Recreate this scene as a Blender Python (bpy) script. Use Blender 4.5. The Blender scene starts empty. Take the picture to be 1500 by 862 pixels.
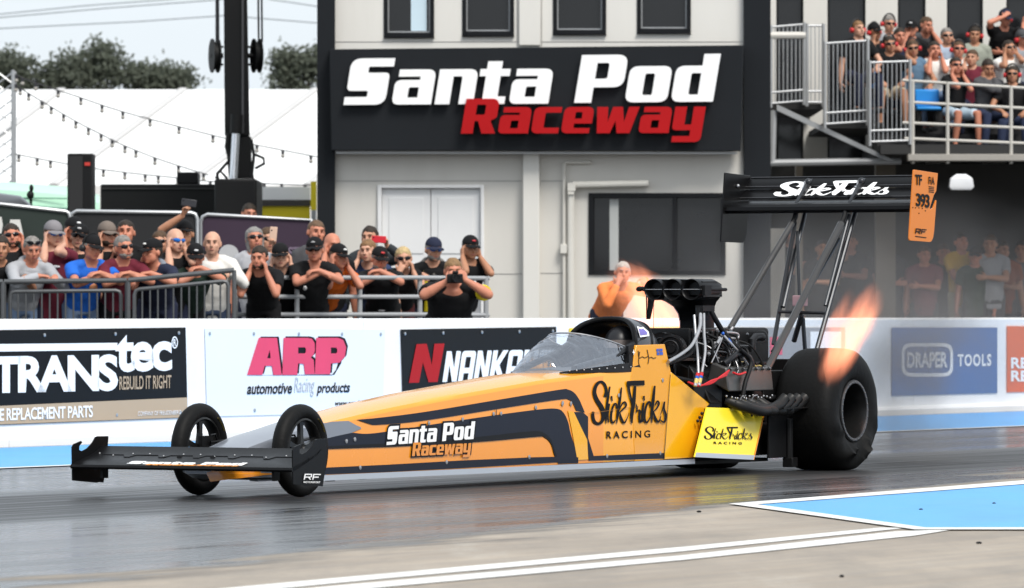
import bpy, bmesh, math, random
from mathutils import Vector, Matrix, noise

random.seed(7)
R = math.radians
scn = bpy.context.scene
COL = scn.collection

# ------------------------------------------------------------------ camera
F, CX, YH, H = 8333.33, 750.0, 460.0, 1.13      # 200 mm lens, photo 1500 px wide, eye 1.13 m above the track
cam_data = bpy.data.cameras.new('camera')
cam_data.lens = 200.0
cam_data.sensor_width = 36.0
cam_data.shift_y = (YH - 431.0) / 1500.0
cam_data.clip_start = 0.5
cam_data.clip_end = 6000.0
cam_data.dof.use_dof = True
cam_data.dof.focus_distance = 38.0
cam_data.dof.aperture_fstop = 7.0
cam = bpy.data.objects.new('camera', cam_data)
cam.location = (0, 0, H)
cam.rotation_euler = (R(90), 0, 0)
COL.objects.link(cam)
scn.camera = cam

# ------------------------------------------------------------------ sky, sun, exposure
SUN_EL, SUN_AZ = 50.0, 30.0          # azimuth seen from the camera: 0 = behind the camera, negative = from its left
world = bpy.data.worlds.new('World')
scn.world = world
world.use_nodes = True
wn, wl = world.node_tree.nodes, world.node_tree.links
wn.clear()
w_out = wn.new('ShaderNodeOutputWorld')
w_bg = wn.new('ShaderNodeBackground')
w_sky = wn.new('ShaderNodeTexSky')
w_sky.sky_type = 'NISHITA'
w_sky.sun_disc = False
w_sky.sun_elevation = R(SUN_EL)
w_sky.sun_rotation = R(180 - SUN_AZ)
w_sky.air_density = 1.0
w_sky.dust_density = 4.0
w_sky.ozone_density = 1.5
# thin high cloud: the blue of the clear sky is veiled by an even bright white sheet
w_tex = wn.new('ShaderNodeTexCoord')
w_map = wn.new('ShaderNodeMapping')
w_map.inputs['Scale'].default_value = (1.0, 1.0, 3.5)
w_noise = wn.new('ShaderNodeTexNoise')
w_noise.inputs['Scale'].default_value = 3.0
w_noise.inputs['Detail'].default_value = 5.0
w_ramp = wn.new('ShaderNodeMapRange')
w_ramp.inputs['From Min'].default_value = 0.3
w_ramp.inputs['From Max'].default_value = 0.7
w_ramp.inputs['To Min'].default_value = 0.72
w_ramp.inputs['To Max'].default_value = 0.88
w_mix = wn.new('ShaderNodeMix')
w_mix.data_type = 'RGBA'
w_mix.inputs['B'].default_value = (8.3, 9.0, 9.6, 1)
wl.new(w_tex.outputs['Generated'], w_map.inputs['Vector'])
wl.new(w_map.outputs['Vector'], w_noise.inputs['Vector'])
wl.new(w_noise.outputs['Fac'], w_ramp.inputs['Value'])
wl.new(w_ramp.outputs['Result'], w_mix.inputs['Factor'])
wl.new(w_sky.outputs['Color'], w_mix.inputs['A'])
wl.new(w_mix.outputs['Result'], w_bg.inputs['Color'])
w_bg.inputs['Strength'].default_value = 0.086
wl.new(w_bg.outputs['Background'], w_out.inputs['Surface'])

sun_data = bpy.data.lights.new('sun', 'SUN')
sun_data.energy = 2.3
sun_data.angle = R(22)
sun_data.color = (1.0, 0.96, 0.90)
sun = bpy.data.objects.new('sun', sun_data)
_el, _az = R(SUN_EL), R(SUN_AZ)
_dir = Vector((math.sin(_az) * math.cos(_el), -math.cos(_az) * math.cos(_el), math.sin(_el)))   # towards the sun
sun.rotation_euler = _dir.to_track_quat('Z', 'Y').to_euler()
COL.objects.link(sun)

scn.view_settings.view_transform = 'Standard'
scn.view_settings.look = 'None'
scn.view_settings.gamma = 1.0
scn.view_settings.exposure = 0.57
scn.cycles.use_denoising = True
scn.cycles.max_bounces = 8
scn.cycles.transparent_max_bounces = 16
scn.cycles.volume_bounces = 1
scn.cycles.volume_step_rate = 2.0
scn.cycles.caustics_reflective = False
scn.cycles.caustics_refractive = False

# ------------------------------------------------------------------ helpers: places
TH = R(29.5)                                     # the track runs 29.5 degrees off the line of sight
SN, CS = math.sin(TH), math.cos(TH)
P0 = Vector((-1.627, 35.27, 0.0))                # dragster: front axle on the ground

def at(px, py, Y):
    return Vector(((px - CX) * Y / F, Y, H - (py - YH) * Y / F))

def gnd(px, py, z=0.0):
    Y = F * (H - z) / (py - YH)
    return Vector(((px - CX) * Y / F, Y, z))

def car_s(px, py, w):                            # picture point on the plane w = const beside the car -> (s, z)
    k = (px - CX) / F
    s = (k * (P0.y - w * SN) - (P0.x + w * CS)) / (SN - k * CS)
    Y = P0.y + s * CS - w * SN
    return s, H - (py - YH) * Y / F

def car(s, w, z):                                # car space: s back from the front axle, w towards the near side
    return Vector((s, -w, z))

WALL_P = Vector((-4.35, 48.3, 0.0))
def wall_pt(px, py, d=0.0):                      # picture point on the safety wall face, d metres in front of it
    k = (px - CX) / F
    nx, ny = CS, -SN
    px0, py0 = WALL_P.x + nx * d, WALL_P.y + ny * d
    t = (k * py0 - px0) / (SN - k * CS)
    Y = py0 + t * CS
    return Vector((px0 + t * SN, Y, H - (py - YH) * Y / F))

FY, FT = 76.0, 0.10                              # the building front: Y = FY - FT * X
FN = Vector((-FT, -1, 0)).normalized()
def fac(px, py, d=0.0):
    k = (px - CX) / F
    y0 = FY - d * math.sqrt(1 + FT * FT)
    Y = y0 / (1 + FT * k)
    return Vector((k * Y, Y, H - (py - YH) * Y / F))

# ------------------------------------------------------------------ helpers: objects
def tag(o, label, cat, group=None, kind=None):
    if label: o['label'] = label
    if cat: o['category'] = cat
    if group: o['group'] = group
    if kind: o['kind'] = kind
    return o

def thing(name, label, cat, loc=(0, 0, 0), rz=0.0, group=None):
    o = bpy.data.objects.new(name, None)
    o.empty_display_size = 0.2
    COL.objects.link(o)
    o.location = loc
    o.rotation_euler = (0, 0, rz)
    return tag(o, label, cat, group)

def copy_tree(o, parent=None):
    c = o.copy()
    COL.objects.link(c)
    if parent: c.parent = parent
    for ch in list(o.children):
        copy_tree(ch, c)
    return c

def link_mesh(name, me, m, parent=None, smooth=None):
    o = bpy.data.objects.new(name, me)
    if m:
        idx = [p.material_index for p in me.polygons] if isinstance(m, (list, tuple)) else None
        me.materials.clear()
        for q in (m if isinstance(m, (list, tuple)) else [m]): me.materials.append(q)
        if idx:
            for p, i in zip(me.polygons, idx): p.material_index = i
    COL.objects.link(o)
    if parent:
        o.parent = parent
    if smooth is not None:
        bm = bmesh.new(); bm.from_mesh(me)
        lim = R(smooth)
        for f in bm.faces: f.smooth = True
        for e in bm.edges:
            if len(e.link_faces) == 2 and e.calc_face_angle(0) > lim: e.smooth = False
        bm.to_mesh(me); bm.free()
    return o

class MB:
    """collects simple shapes into one mesh"""
    def __init__(s):
        s.v, s.f, s.mi = [], [], []
    def add(s, vs, fs, mi=0):
        n = len(s.v)
        s.v += [Vector(q) for q in vs]
        s.f += [tuple(n + i for i in f) for f in fs]
        s.mi += [mi] * len(fs)
        return s
    def box(s, lo, hi, mi=0, M=None):
        (a, b, c), (d, e, f) = lo, hi
        vs = [Vector(q) for q in ((a,b,c),(d,b,c),(d,e,c),(a,e,c),(a,b,f),(d,b,f),(d,e,f),(a,e,f))]
        if M: vs = [M @ q for q in vs]
        return s.add(vs, [(0,3,2,1),(4,5,6,7),(0,1,5,4),(1,2,6,5),(2,3,7,6),(3,0,4,7)], mi)
    def hexa(s, a, b, mi=0):                     # two quads (lists of four points), joined
        return s.add(list(a) + list(b), [(0,3,2,1),(4,5,6,7),(0,1,5,4),(1,2,6,5),(2,3,7,6),(3,0,4,7)], mi)
    def prism(s, poly, off, mi=0):               # planar polygon of 3D points pushed by vector off
        n = len(poly)
        off = Vector(off)
        vs = [Vector(p) for p in poly] + [Vector(p) + off for p in poly]
        fs = [tuple(range(n - 1, -1, -1)), tuple(range(n, 2 * n))]
        fs += [(i, (i + 1) % n, n + (i + 1) % n, n + i) for i in range(n)]
        return s.add(vs, fs, mi)
    def tube(s, path, rad, n=10, mi=0, caps=True, flat=None):
        path = [Vector(p) for p in path]
        m = len(path)
        if not isinstance(rad, (list, tuple)): rad = [rad] * m
        prev = None
        vs = []
        for i, p in enumerate(path):
            t = (path[min(i + 1, m - 1)] - path[max(i - 1, 0)])
            if t.length < 1e-9: t = Vector((0, 0, 1))
            t.normalize()
            if prev is None:
                ref = Vector((0, 0, 1)) if abs(t.z) < 0.9 else Vector((0, 1, 0))
                u = t.cross(ref).normalized()
            else:
                u = (prev - t * prev.dot(t))
                u = u.normalized() if u.length > 1e-6 else t.orthogonal().normalized()
            prev = u
            w = t.cross(u)
            r = rad[i]
            ra, rb = r if isinstance(r, (tuple, list)) else (r, r)
            for j in range(n):
                a = 2 * math.pi * j / n
                vs.append(p + u * (ra * math.cos(a)) + w * (rb * math.sin(a)))
        fs = []
        for i in range(m - 1):
            for j in range(n):
                k = (j + 1) % n
                fs.append((i * n + j, i * n + k, (i + 1) * n + k, (i + 1) * n + j))
        if caps:
            fs.append(tuple(range(n - 1, -1, -1)))
            fs.append(tuple((m - 1) * n + j for j in range(n)))
        return s.add(vs, fs, mi)
    def ball(s, c, r, n=12, m=8, mi=0, M=None):
        c = Vector(c)
        r = Vector(r) if isinstance(r, (tuple, list, Vector)) else Vector((r, r, r))
        vs = [Vector((0, 0, 1))]
        for i in range(1, m):
            a = math.pi * i / m
            for j in range(n):
                b = 2 * math.pi * j / n
                vs.append(Vector((math.sin(a) * math.cos(b), math.sin(a) * math.sin(b), math.cos(a))))
        vs.append(Vector((0, 0, -1)))
        vs = [Vector((q.x * r.x, q.y * r.y, q.z * r.z)) for q in vs]
        if M: vs = [M @ q for q in vs]
        vs = [q + c for q in vs]
        fs = [(0, 1 + j, 1 + (j + 1) % n) for j in range(n)]
        for i in range(m - 2):
            for j in range(n):
                k = (j + 1) % n
                fs.append((1 + i * n + j, 1 + (i + 1) * n + j, 1 + (i + 1) * n + k, 1 + i * n + k))
        e = len(vs) - 1
        fs += [(e, 1 + (m - 2) * n + (j + 1) % n, 1 + (m - 2) * n + j) for j in range(n)]
        return s.add(vs, fs, mi)
    def lathe(s, prof, c, axis, n=48, mi=0, closed=False):      # prof: (along axis, radius)
        c, axis = Vector(c), Vector(axis).normalized()
        u = axis.orthogonal().normalized(); w = axis.cross(u)
        vs = []
        for (a, r) in prof:
            for j in range(n):
                t = 2 * math.pi * j / n
                vs.append(c + axis * a + u * (r * math.cos(t)) + w * (r * math.sin(t)))
        m = len(prof)
        fs = []
        for i in range(m if closed else m - 1):
            i2 = (i + 1) % m
            for j in range(n):
                k = (j + 1) % n
                fs.append((i * n + j, i * n + k, i2 * n + k, i2 * n + j))
        return s.add(vs, fs, mi)
    def loft(s, rings, closed=True, caps=True, mi=0):
        n = len(rings[0])
        vs = [p for r in rings for p in r]
        fs = []
        for i in range(len(rings) - 1):
            for j in range(n if closed else n - 1):
                k = (j + 1) % n
                fs.append((i * n + j, i * n + k, (i + 1) * n + k, (i + 1) * n + j))
        if caps and closed:
            fs.append(tuple(range(n - 1, -1, -1)))
            fs.append(tuple((len(rings) - 1) * n + j for j in range(n)))
        return s.add(vs, fs, mi)
    def mesh(s, name='mesh', fix=True):
        me = bpy.data.meshes.new(name)
        me.from_pydata([tuple(q) for q in s.v], [], s.f)
        for p, i in zip(me.polygons, s.mi): p.material_index = i
        if fix:
            bm = bmesh.new(); bm.from_mesh(me)
            bmesh.ops.recalc_face_normals(bm, faces=bm.faces)
            bm.to_mesh(me); bm.free()
        me.update()
        return me
    def build(s, name, m, parent=None, smooth=35, fix=True, bevel=None):
        o = link_mesh(name, s.mesh(name, fix), m, parent, smooth)
        if bevel:
            b = o.modifiers.new('bevel', 'BEVEL'); b.width = bevel; b.segments = 2; b.limit_method = 'ANGLE'
        return o

# ------------------------------------------------------------------ helpers: materials
MATS = {}
def mat(name, col, rough=0.5, metal=0.0, var=0.08, vs=4.0, bump=0.0, bs=60.0, spec=0.35, coat=0.0, stretch=None, dirt=0.0, dirtcol=(0.12, 0.10, 0.085)):
    if name in MATS: return MATS[name]
    m = bpy.data.materials.new(name); m.use_nodes = True
    nt = m.node_tree; n, l = nt.nodes, nt.links
    b = n['Principled BSDF']
    b.inputs['Roughness'].default_value = rough
    b.inputs['Metallic'].default_value = metal
    b.inputs['Specular IOR Level'].default_value = spec
    b.inputs['Coat Weight'].default_value = coat
    b.inputs['Coat Roughness'].default_value = 0.06
    tc = n.new('ShaderNodeTexCoord')
    mp = n.new('ShaderNodeMapping')
    if stretch: mp.inputs['Scale'].default_value = stretch
    l.new(tc.outputs['Object'], mp.inputs['Vector'])
    no = n.new('ShaderNodeTexNoise')
    no.inputs['Scale'].default_value = vs; no.inputs['Detail'].default_value = 6.0; no.inputs['Roughness'].default_value = 0.6
    l.new(mp.outputs['Vector'], no.inputs['Vector'])
    mx = n.new('ShaderNodeMix'); mx.data_type = 'RGBA'
    c = Vector(col[:3])
    lo, hi = c * (1 - var), c * (1 + var)
    mx.inputs['A'].default_value = (*lo, 1); mx.inputs['B'].default_value = (min(hi.x, .97), min(hi.y, .97), min(hi.z, .97), 1)
    l.new(no.outputs['Fac'], mx.inputs['Factor'])
    out = mx.outputs['Result']
    if dirt:
        n2 = n.new('ShaderNodeTexNoise'); n2.inputs['Scale'].default_value = vs * 0.6; n2.inputs['Detail'].default_value = 9; n2.inputs['Roughness'].default_value = 0.7
        l.new(mp.outputs['Vector'], n2.inputs['Vector'])
        r2 = n.new('ShaderNodeMapRange'); r2.inputs['From Min'].default_value = 0.52; r2.inputs['From Max'].default_value = 0.8
        r2.inputs['To Max'].default_value = dirt
        l.new(n2.outputs['Fac'], r2.inputs['Value'])
        m2 = n.new('ShaderNodeMix'); m2.data_type = 'RGBA'
        m2.inputs['B'].default_value = (*dirtcol, 1)
        l.new(r2.outputs['Result'], m2.inputs['Factor']); l.new(out, m2.inputs['A'])
        out = m2.outputs['Result']
    l.new(out, b.inputs['Base Color'])
    rr = n.new('ShaderNodeMapRange')
    rr.inputs['To Min'].default_value = max(0.02, rough - 0.08); rr.inputs['To Max'].default_value = min(1, rough + 0.08)
    l.new(no.outputs['Fac'], rr.inputs['Value']); l.new(rr.outputs['Result'], b.inputs['Roughness'])
    if bump:
        nb = n.new('ShaderNodeTexNoise'); nb.inputs['Scale'].default_value = bs; nb.inputs['Detail'].default_value = 4
        l.new(mp.outputs['Vector'], nb.inputs['Vector'])
        bp = n.new('ShaderNodeBump'); bp.inputs['Strength'].default_value = bump; bp.inputs['Distance'].default_value = 0.01
        l.new(nb.outputs['Fac'], bp.inputs['Height']); l.new(bp.outputs['Normal'], b.inputs['Normal'])
    MATS[name] = m
    return m

def glass_mat(name, col=(0.02, 0.022, 0.025), rough=0.05, alpha=1.0):
    if name in MATS: return MATS[name]
    m = mat(name, col, rough, 0, 0.2, 1.5, spec=0.45)
    m.node_tree.nodes['Principled BSDF'].inputs['Alpha'].default_value = alpha
    return m

def srgb(r, g, b):
    f = lambda c: (c / 255 / 12.92) if c <= 10 else ((c / 255 + 0.055) / 1.055) ** 2.4
    return (f(r), f(g), f(b))

# ------------------------------------------------------------------ helpers: lettering
def rounded(pts):
    out = []
    n = len(pts)
    for i, p in enumerate(pts):
        r = p[2] if len(p) > 2 else 0.0
        P = Vector(p[:2])
        if r <= 0:
            out.append(P); continue
        A = Vector(pts[i - 1][:2]); B = Vector(pts[(i + 1) % n][:2])
        u = (A - P).normalized(); v = (B - P).normalized()
        r = min(r, (A - P).length * 0.5, (B - P).length * 0.5)
        for k in range(6):
            t = k / 5
            q0 = P + u * r; q2 = P + v * r
            out.append(q0 * (1 - t) ** 2 + P * (2 * t * (1 - t)) + q2 * t * t)
    return out

BENCH = bpy.data.scenes.new('bench')             # an empty side scene where modifiers and curves are turned into plain meshes
def bake(o):
    BENCH.collection.objects.link(o)
    vl = BENCH.view_layers[0]
    vl.update()
    me = bpy.data.meshes.new_from_object(o.evaluated_get(vl.depsgraph))
    bpy.data.objects.remove(o)
    return me

def curve_mesh(cu):
    me = bake(bpy.data.objects.new('tmp', cu))
    bpy.data.curves.remove(cu)
    return me

def loops_mesh(loops, extrude=0.5, offset=0.0, bevel=0.0):
    cu = bpy.data.curves.new('glyph', 'CURVE')
    cu.dimensions = '2D'; cu.fill_mode = 'BOTH'; cu.extrude = extrude; cu.offset = offset; cu.bevel_depth = bevel
    for lp in loops:
        sp = cu.splines.new('POLY')
        sp.points.add(len(lp) - 1)
        for q, p in zip(sp.points, lp): q.co = (p[0], p[1], 0, 1)
        sp.use_cyclic_u = True
    return curve_mesh(cu)

def text_mesh(body, shear=0.0, bold=0.0, extrude=0.5, spacing=1.0):
    cu = bpy.data.curves.new('text', 'FONT')
    cu.body = body; cu.shear = shear; cu.offset = bold; cu.extrude = extrude; cu.space_character = spacing
    cu.resolution_u = 4
    return curve_mesh(cu)

def fit(me, fn, box=None, zs=None):
    """push mesh vertices through fn(u, v, d): u, v in 0..1 over the bounding box, d in 0..1 (front = 1)"""
    vs = [q.co.copy() for q in me.vertices]
    x0 = min(q.x for q in vs); x1 = max(q.x for q in vs); y0 = min(q.y for q in vs); y1 = max(q.y for q in vs)
    if box: x0, x1, y0, y1 = box
    z0 = min(q.z for q in vs); z1 = max(q.z for q in vs)
    for q, c in zip(me.vertices, vs):
        q.co = fn((c.x - x0) / (x1 - x0), (c.y - y0) / (y1 - y0), (c.z - z0) / max(z1 - z0, 1e-9))
    bm = bmesh.new(); bm.from_mesh(me)
    bmesh.ops.recalc_face_normals(bm, faces=bm.faces)
    bm.to_mesh(me); bm.free()
    me.update()
    return me

def quad_px(q, u, v):       # q: px corners: bottom left, bottom right, top right, top left
    bx = q[0][0] * (1 - u) + q[1][0] * u; by = q[0][1] * (1 - u) + q[1][1] * u
    tx = q[3][0] * (1 - u) + q[2][0] * u; ty = q[3][1] * (1 - u) + q[2][1] * u
    return bx * (1 - v) + tx * v, by * (1 - v) + ty * v

# squared heavy italic letters of the raceway logo: outer outline first, then its hole
LOGO = {
 'S': (.90, [[(0,0),(.84,0,.22),(.84,.69,.10),(.40,.69,.03),(.40,.82,.03),(.90,.82),(.90,1),(.02,1,.22),(.02,.30,.10),(.45,.30,.03),(.45,.17,.03),(0,.17)]]),
 'a': (.80, [[(0,0,.14),(.80,0),(.80,.755,.17),(.06,.755),(.06,.60),(.50,.60),(.50,.53),(0,.53,.14)], [(.30,.15),(.50,.15),(.50,.37),(.30,.37,.04)]]),
 'n': (.78, [[(0,0),(.30,0),(.30,.60),(.48,.60,.04),(.48,0),(.78,0),(.78,.755,.17),(0,.755)]]),
 't': (.58, [[(.10,0,.12),(.56,0),(.56,.16),(.40,.16,.03),(.40,.60),(.58,.60),(.58,.755),(.40,.755),(.40,.92),(.10,.92),(.10,.755),(-.03,.755),(-.03,.60),(.10,.60)]]),
 'P': (.88, [[(0,0),(.32,0),(.32,.32),(.88,.32,.2),(.88,1,.2),(0,1)], [(.32,.50),(.55,.50,.05),(.55,.83,.05),(.32,.83)]]),
 'o': (.80, [[(0,0,.17),(.8,0,.17),(.8,.755,.17),(0,.755,.17)], [(.31,.15,.04),(.49,.15,.04),(.49,.60,.04),(.31,.60,.04)]]),
 'd': (.80, [[(0,0,.17),(.80,0),(.80,1),(.49,1),(.49,.755),(0,.755,.17)], [(.31,.15,.04),(.49,.15),(.49,.60),(.31,.60,.04)]]),
 'R': (.90, [[(0,0),(.31,0),(.31,.36),(.40,.36),(.54,0),(.90,0),(.72,.38,.06),(.88,.44,.14),(.88,1,.2),(0,1)], [(.31,.54),(.55,.54,.05),(.55,.83,.05),(.31,.83)]]),
 'c': (.72, [[(0,0,.17),(.72,0),(.72,.16),(.31,.16,.04),(.31,.595,.04),(.72,.595),(.72,.755),(0,.755,.17)]]),
 'e': (.78, [[(0,0,.17),(.74,0),(.74,.15),(.31,.15,.04),(.31,.28),(.78,.28),(.78,.755,.17),(0,.755,.17)], [(.31,.42),(.49,.42),(.49,.61,.04),(.31,.61,.04)]]),
 'w': (1.12, [[(0,.755),(.10,0),(.44,0),(.54,.36),(.62,0),(.96,0),(1.12,.755),(.84,.755),(.77,.32),(.68,.755),(.42,.755),(.34,.32),(.29,.755)]]),
 'y': (.80, [[(0,.755),(0,.08,.12),(.49,.08),(.49,-.09),(.04,-.09),(.04,-.26),(.80,-.26,.17),(.80,.755),(.49,.755),(.49,.24),(.31,.24),(.31,.755)]]),
}
def logo_mesh(word, slant=0.15, gap=0.07, offset=0.0, extrude=0.5, bevel=0.0):
    x = 0; loops = []
    for ch in word:
        if ch == ' ': x += 0.42; continue
        w, ls = LOGO[ch]
        for lp in ls:
            loops.append([(p.x + x + p.y * slant, p.y) for p in rounded(lp)])
        x += w + gap
    return loops_mesh(loops, extrude, offset, bevel), (0, x - gap + slant, 0, 1)

def ribbon_loops(pts, widths, n=6):
    """a brush stroke: a smooth line through pts, widths across it -> one outline"""
    P = [Vector(p) for p in pts]
    m = len(P)
    line, ws = [], []
    for i in range(m - 1):
        a = P[max(i - 1, 0)]; b = P[i]; c = P[i + 1]; d = P[min(i + 2, m - 1)]
        for k in range(n + (1 if i == m - 2 else 0)):
            t = k / n
            line.append(0.5 * ((2 * b) + (c - a) * t + (2 * a - 5 * b + 4 * c - d) * t * t + (3 * b - a - 3 * c + d) * t ** 3))
            ws.append(widths[i] * (1 - t) + widths[i + 1] * t)
    L, Rr = [], []
    for i, p in enumerate(line):
        t = (line[min(i + 1, len(line) - 1)] - line[max(i - 1, 0)])
        t = t.normalized() if t.length > 1e-9 else Vector((1, 0))
        nrm = Vector((-t.y, t.x))
        L.append(p + nrm * ws[i] / 2); Rr.append(p - nrm * ws[i] / 2)
    return L, Rr

def strokes_mesh(strokes, depth=1.0):
    """each stroke (points, widths) becomes a ribbon; slightly different heights keep crossings apart"""
    mb = MB()
    for si, (pts, ws) in enumerate(strokes):
        L, Rr = ribbon_loops(pts, ws)
        z = depth * (1 - 0.02 * si)
        n = len(L)
        vs = [(p.x, p.y, z) for p in L] + [(p.x, p.y, z) for p in Rr]
        fs = [(i, n + i, n + i + 1, i + 1) for i in range(n - 1)]
        mb.add(vs, fs)
    mb.add([(0.5, 0.5, 0), (0.501, 0.5, 0), (0.5, 0.501, 0)], [])
    me = mb.mesh('strokes', fix=False)
    return me

# ================================================================== helpers for parts given in world space
def chain(o):
    M = Matrix.Identity(4)
    while o is not None:
        M = o.matrix_basis @ M
        o = o.parent
    return M

def wpart(name, src, m, parent=None, smooth=35, bevel=None, fix=True):
    """src: an MB or a mesh, in world space -> an object under parent"""
    me = src.mesh(name, fix) if isinstance(src, MB) else src
    if parent: me.transform(chain(parent).inverted())
    o = link_mesh(name, me, m, parent, smooth)
    if bevel:
        b = o.modifiers.new('bevel', 'BEVEL'); b.width = bevel; b.segments = 2; b.limit_method = 'ANGLE'
    return o

# ================================================================== materials of the place
M_WHITE_WALL = mat('white painted concrete', (0.86, 0.86, 0.86), 0.55, var=0.04, vs=1.2, bump=0.15, bs=30, dirt=0.16, dirtcol=(0.5, 0.5, 0.5))
M_PAINT_BLUE = mat('blue track paint', (0.095, 0.36, 0.74), 0.5, var=0.09, vs=1.5, bump=0.1, bs=40, dirt=0.45, dirtcol=(0.07, 0.20, 0.38), stretch=(1.0, 0.5, 1.0))
M_PAINT_WHITE = mat('white track paint', (0.74, 0.73, 0.70), 0.5, var=0.12, vs=2.5, bump=0.1, bs=40, dirt=0.6, dirtcol=(0.36, 0.34, 0.31), stretch=(1.5, .5, 1))
M_CLADDING = mat('pale grey cladding', (0.60, 0.578, 0.535), 0.55, var=0.06, vs=1.6, dirt=0.20, dirtcol=(0.40, 0.375, 0.33), stretch=(1.6, 1.6, 0.22))
M_CLADDING_LIGHT = mat('cream cladding', (0.66, 0.642, 0.60), 0.55, var=0.05, vs=1.6, dirt=0.18, dirtcol=(0.44, 0.41, 0.36), stretch=(1.6, 1.6, 0.22))
M_CHARCOAL = mat('charcoal sheet', (0.013, 0.0148, 0.0175), 0.6, var=0.15, vs=1.2, spec=0.12)
M_DARKFRAME = mat('dark window frame', (0.006, 0.0065, 0.008), 0.4, spec=0.2)
M_DOOR = mat('white door', (0.70, 0.70, 0.70), 0.4, var=0.03)
M_PIPE = mat('painted pipe', (0.62, 0.60, 0.55), 0.45)
M_GLASS = glass_mat('dark window glass', (0.012, 0.0125, 0.014), 0.08)
M_BLACK = mat('matt black', (0.005, 0.005, 0.0055), 0.55, var=0.25, spec=0.22)
M_STEEL = mat('galvanised steel', (0.46, 0.47, 0.48), 0.42, 0.75, var=0.12, vs=6)
M_RAILGREY = mat('grey painted rail', (0.33, 0.34, 0.35), 0.45, 0.2, var=0.1, vs=6)
M_TENT = mat('white tent fabric', (0.82, 0.82, 0.81), 0.6, var=0.03, vs=0.5)
M_TENT_SEAM = mat('grey tent strap', (0.52, 0.51, 0.50), 0.6)
M_LETTER_WHITE = mat('white lettering', (0.88, 0.88, 0.88), 0.4, var=0.02)
M_LETTER_RED = mat('red lettering', (0.40, 0.004, 0.006), 0.45, var=0.10, vs=1.5, spec=0.2)
M_LETTER_BLACK = mat('black lettering', (0.004, 0.004, 0.005), 0.5, spec=0.15)
M_SCRIM_PURPLE = mat('purple scrim', (0.036, 0.020, 0.038), 0.7, var=0.15, vs=3)
M_SCRIM_BLACK = mat('black scrim', (0.014, 0.014, 0.015), 0.7, var=0.15, vs=3)
M_SCRIM_GREEN = mat('dark green scrim', (0.020, 0.030, 0.025), 0.7, var=0.2, vs=2)
M_YELLOW = mat('yellow sheet', (0.72, 0.58, 0.015), 0.5, var=0.1, vs=3)
M_CONCRETE = mat('concrete', (0.33, 0.31, 0.28), 0.8, var=0.12, vs=2, bump=0.3, bs=20)
M_TERRACE = mat('terrace asphalt', (0.09, 0.09, 0.09), 0.85, var=0.2, vs=3, bump=0.3, bs=40)

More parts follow.
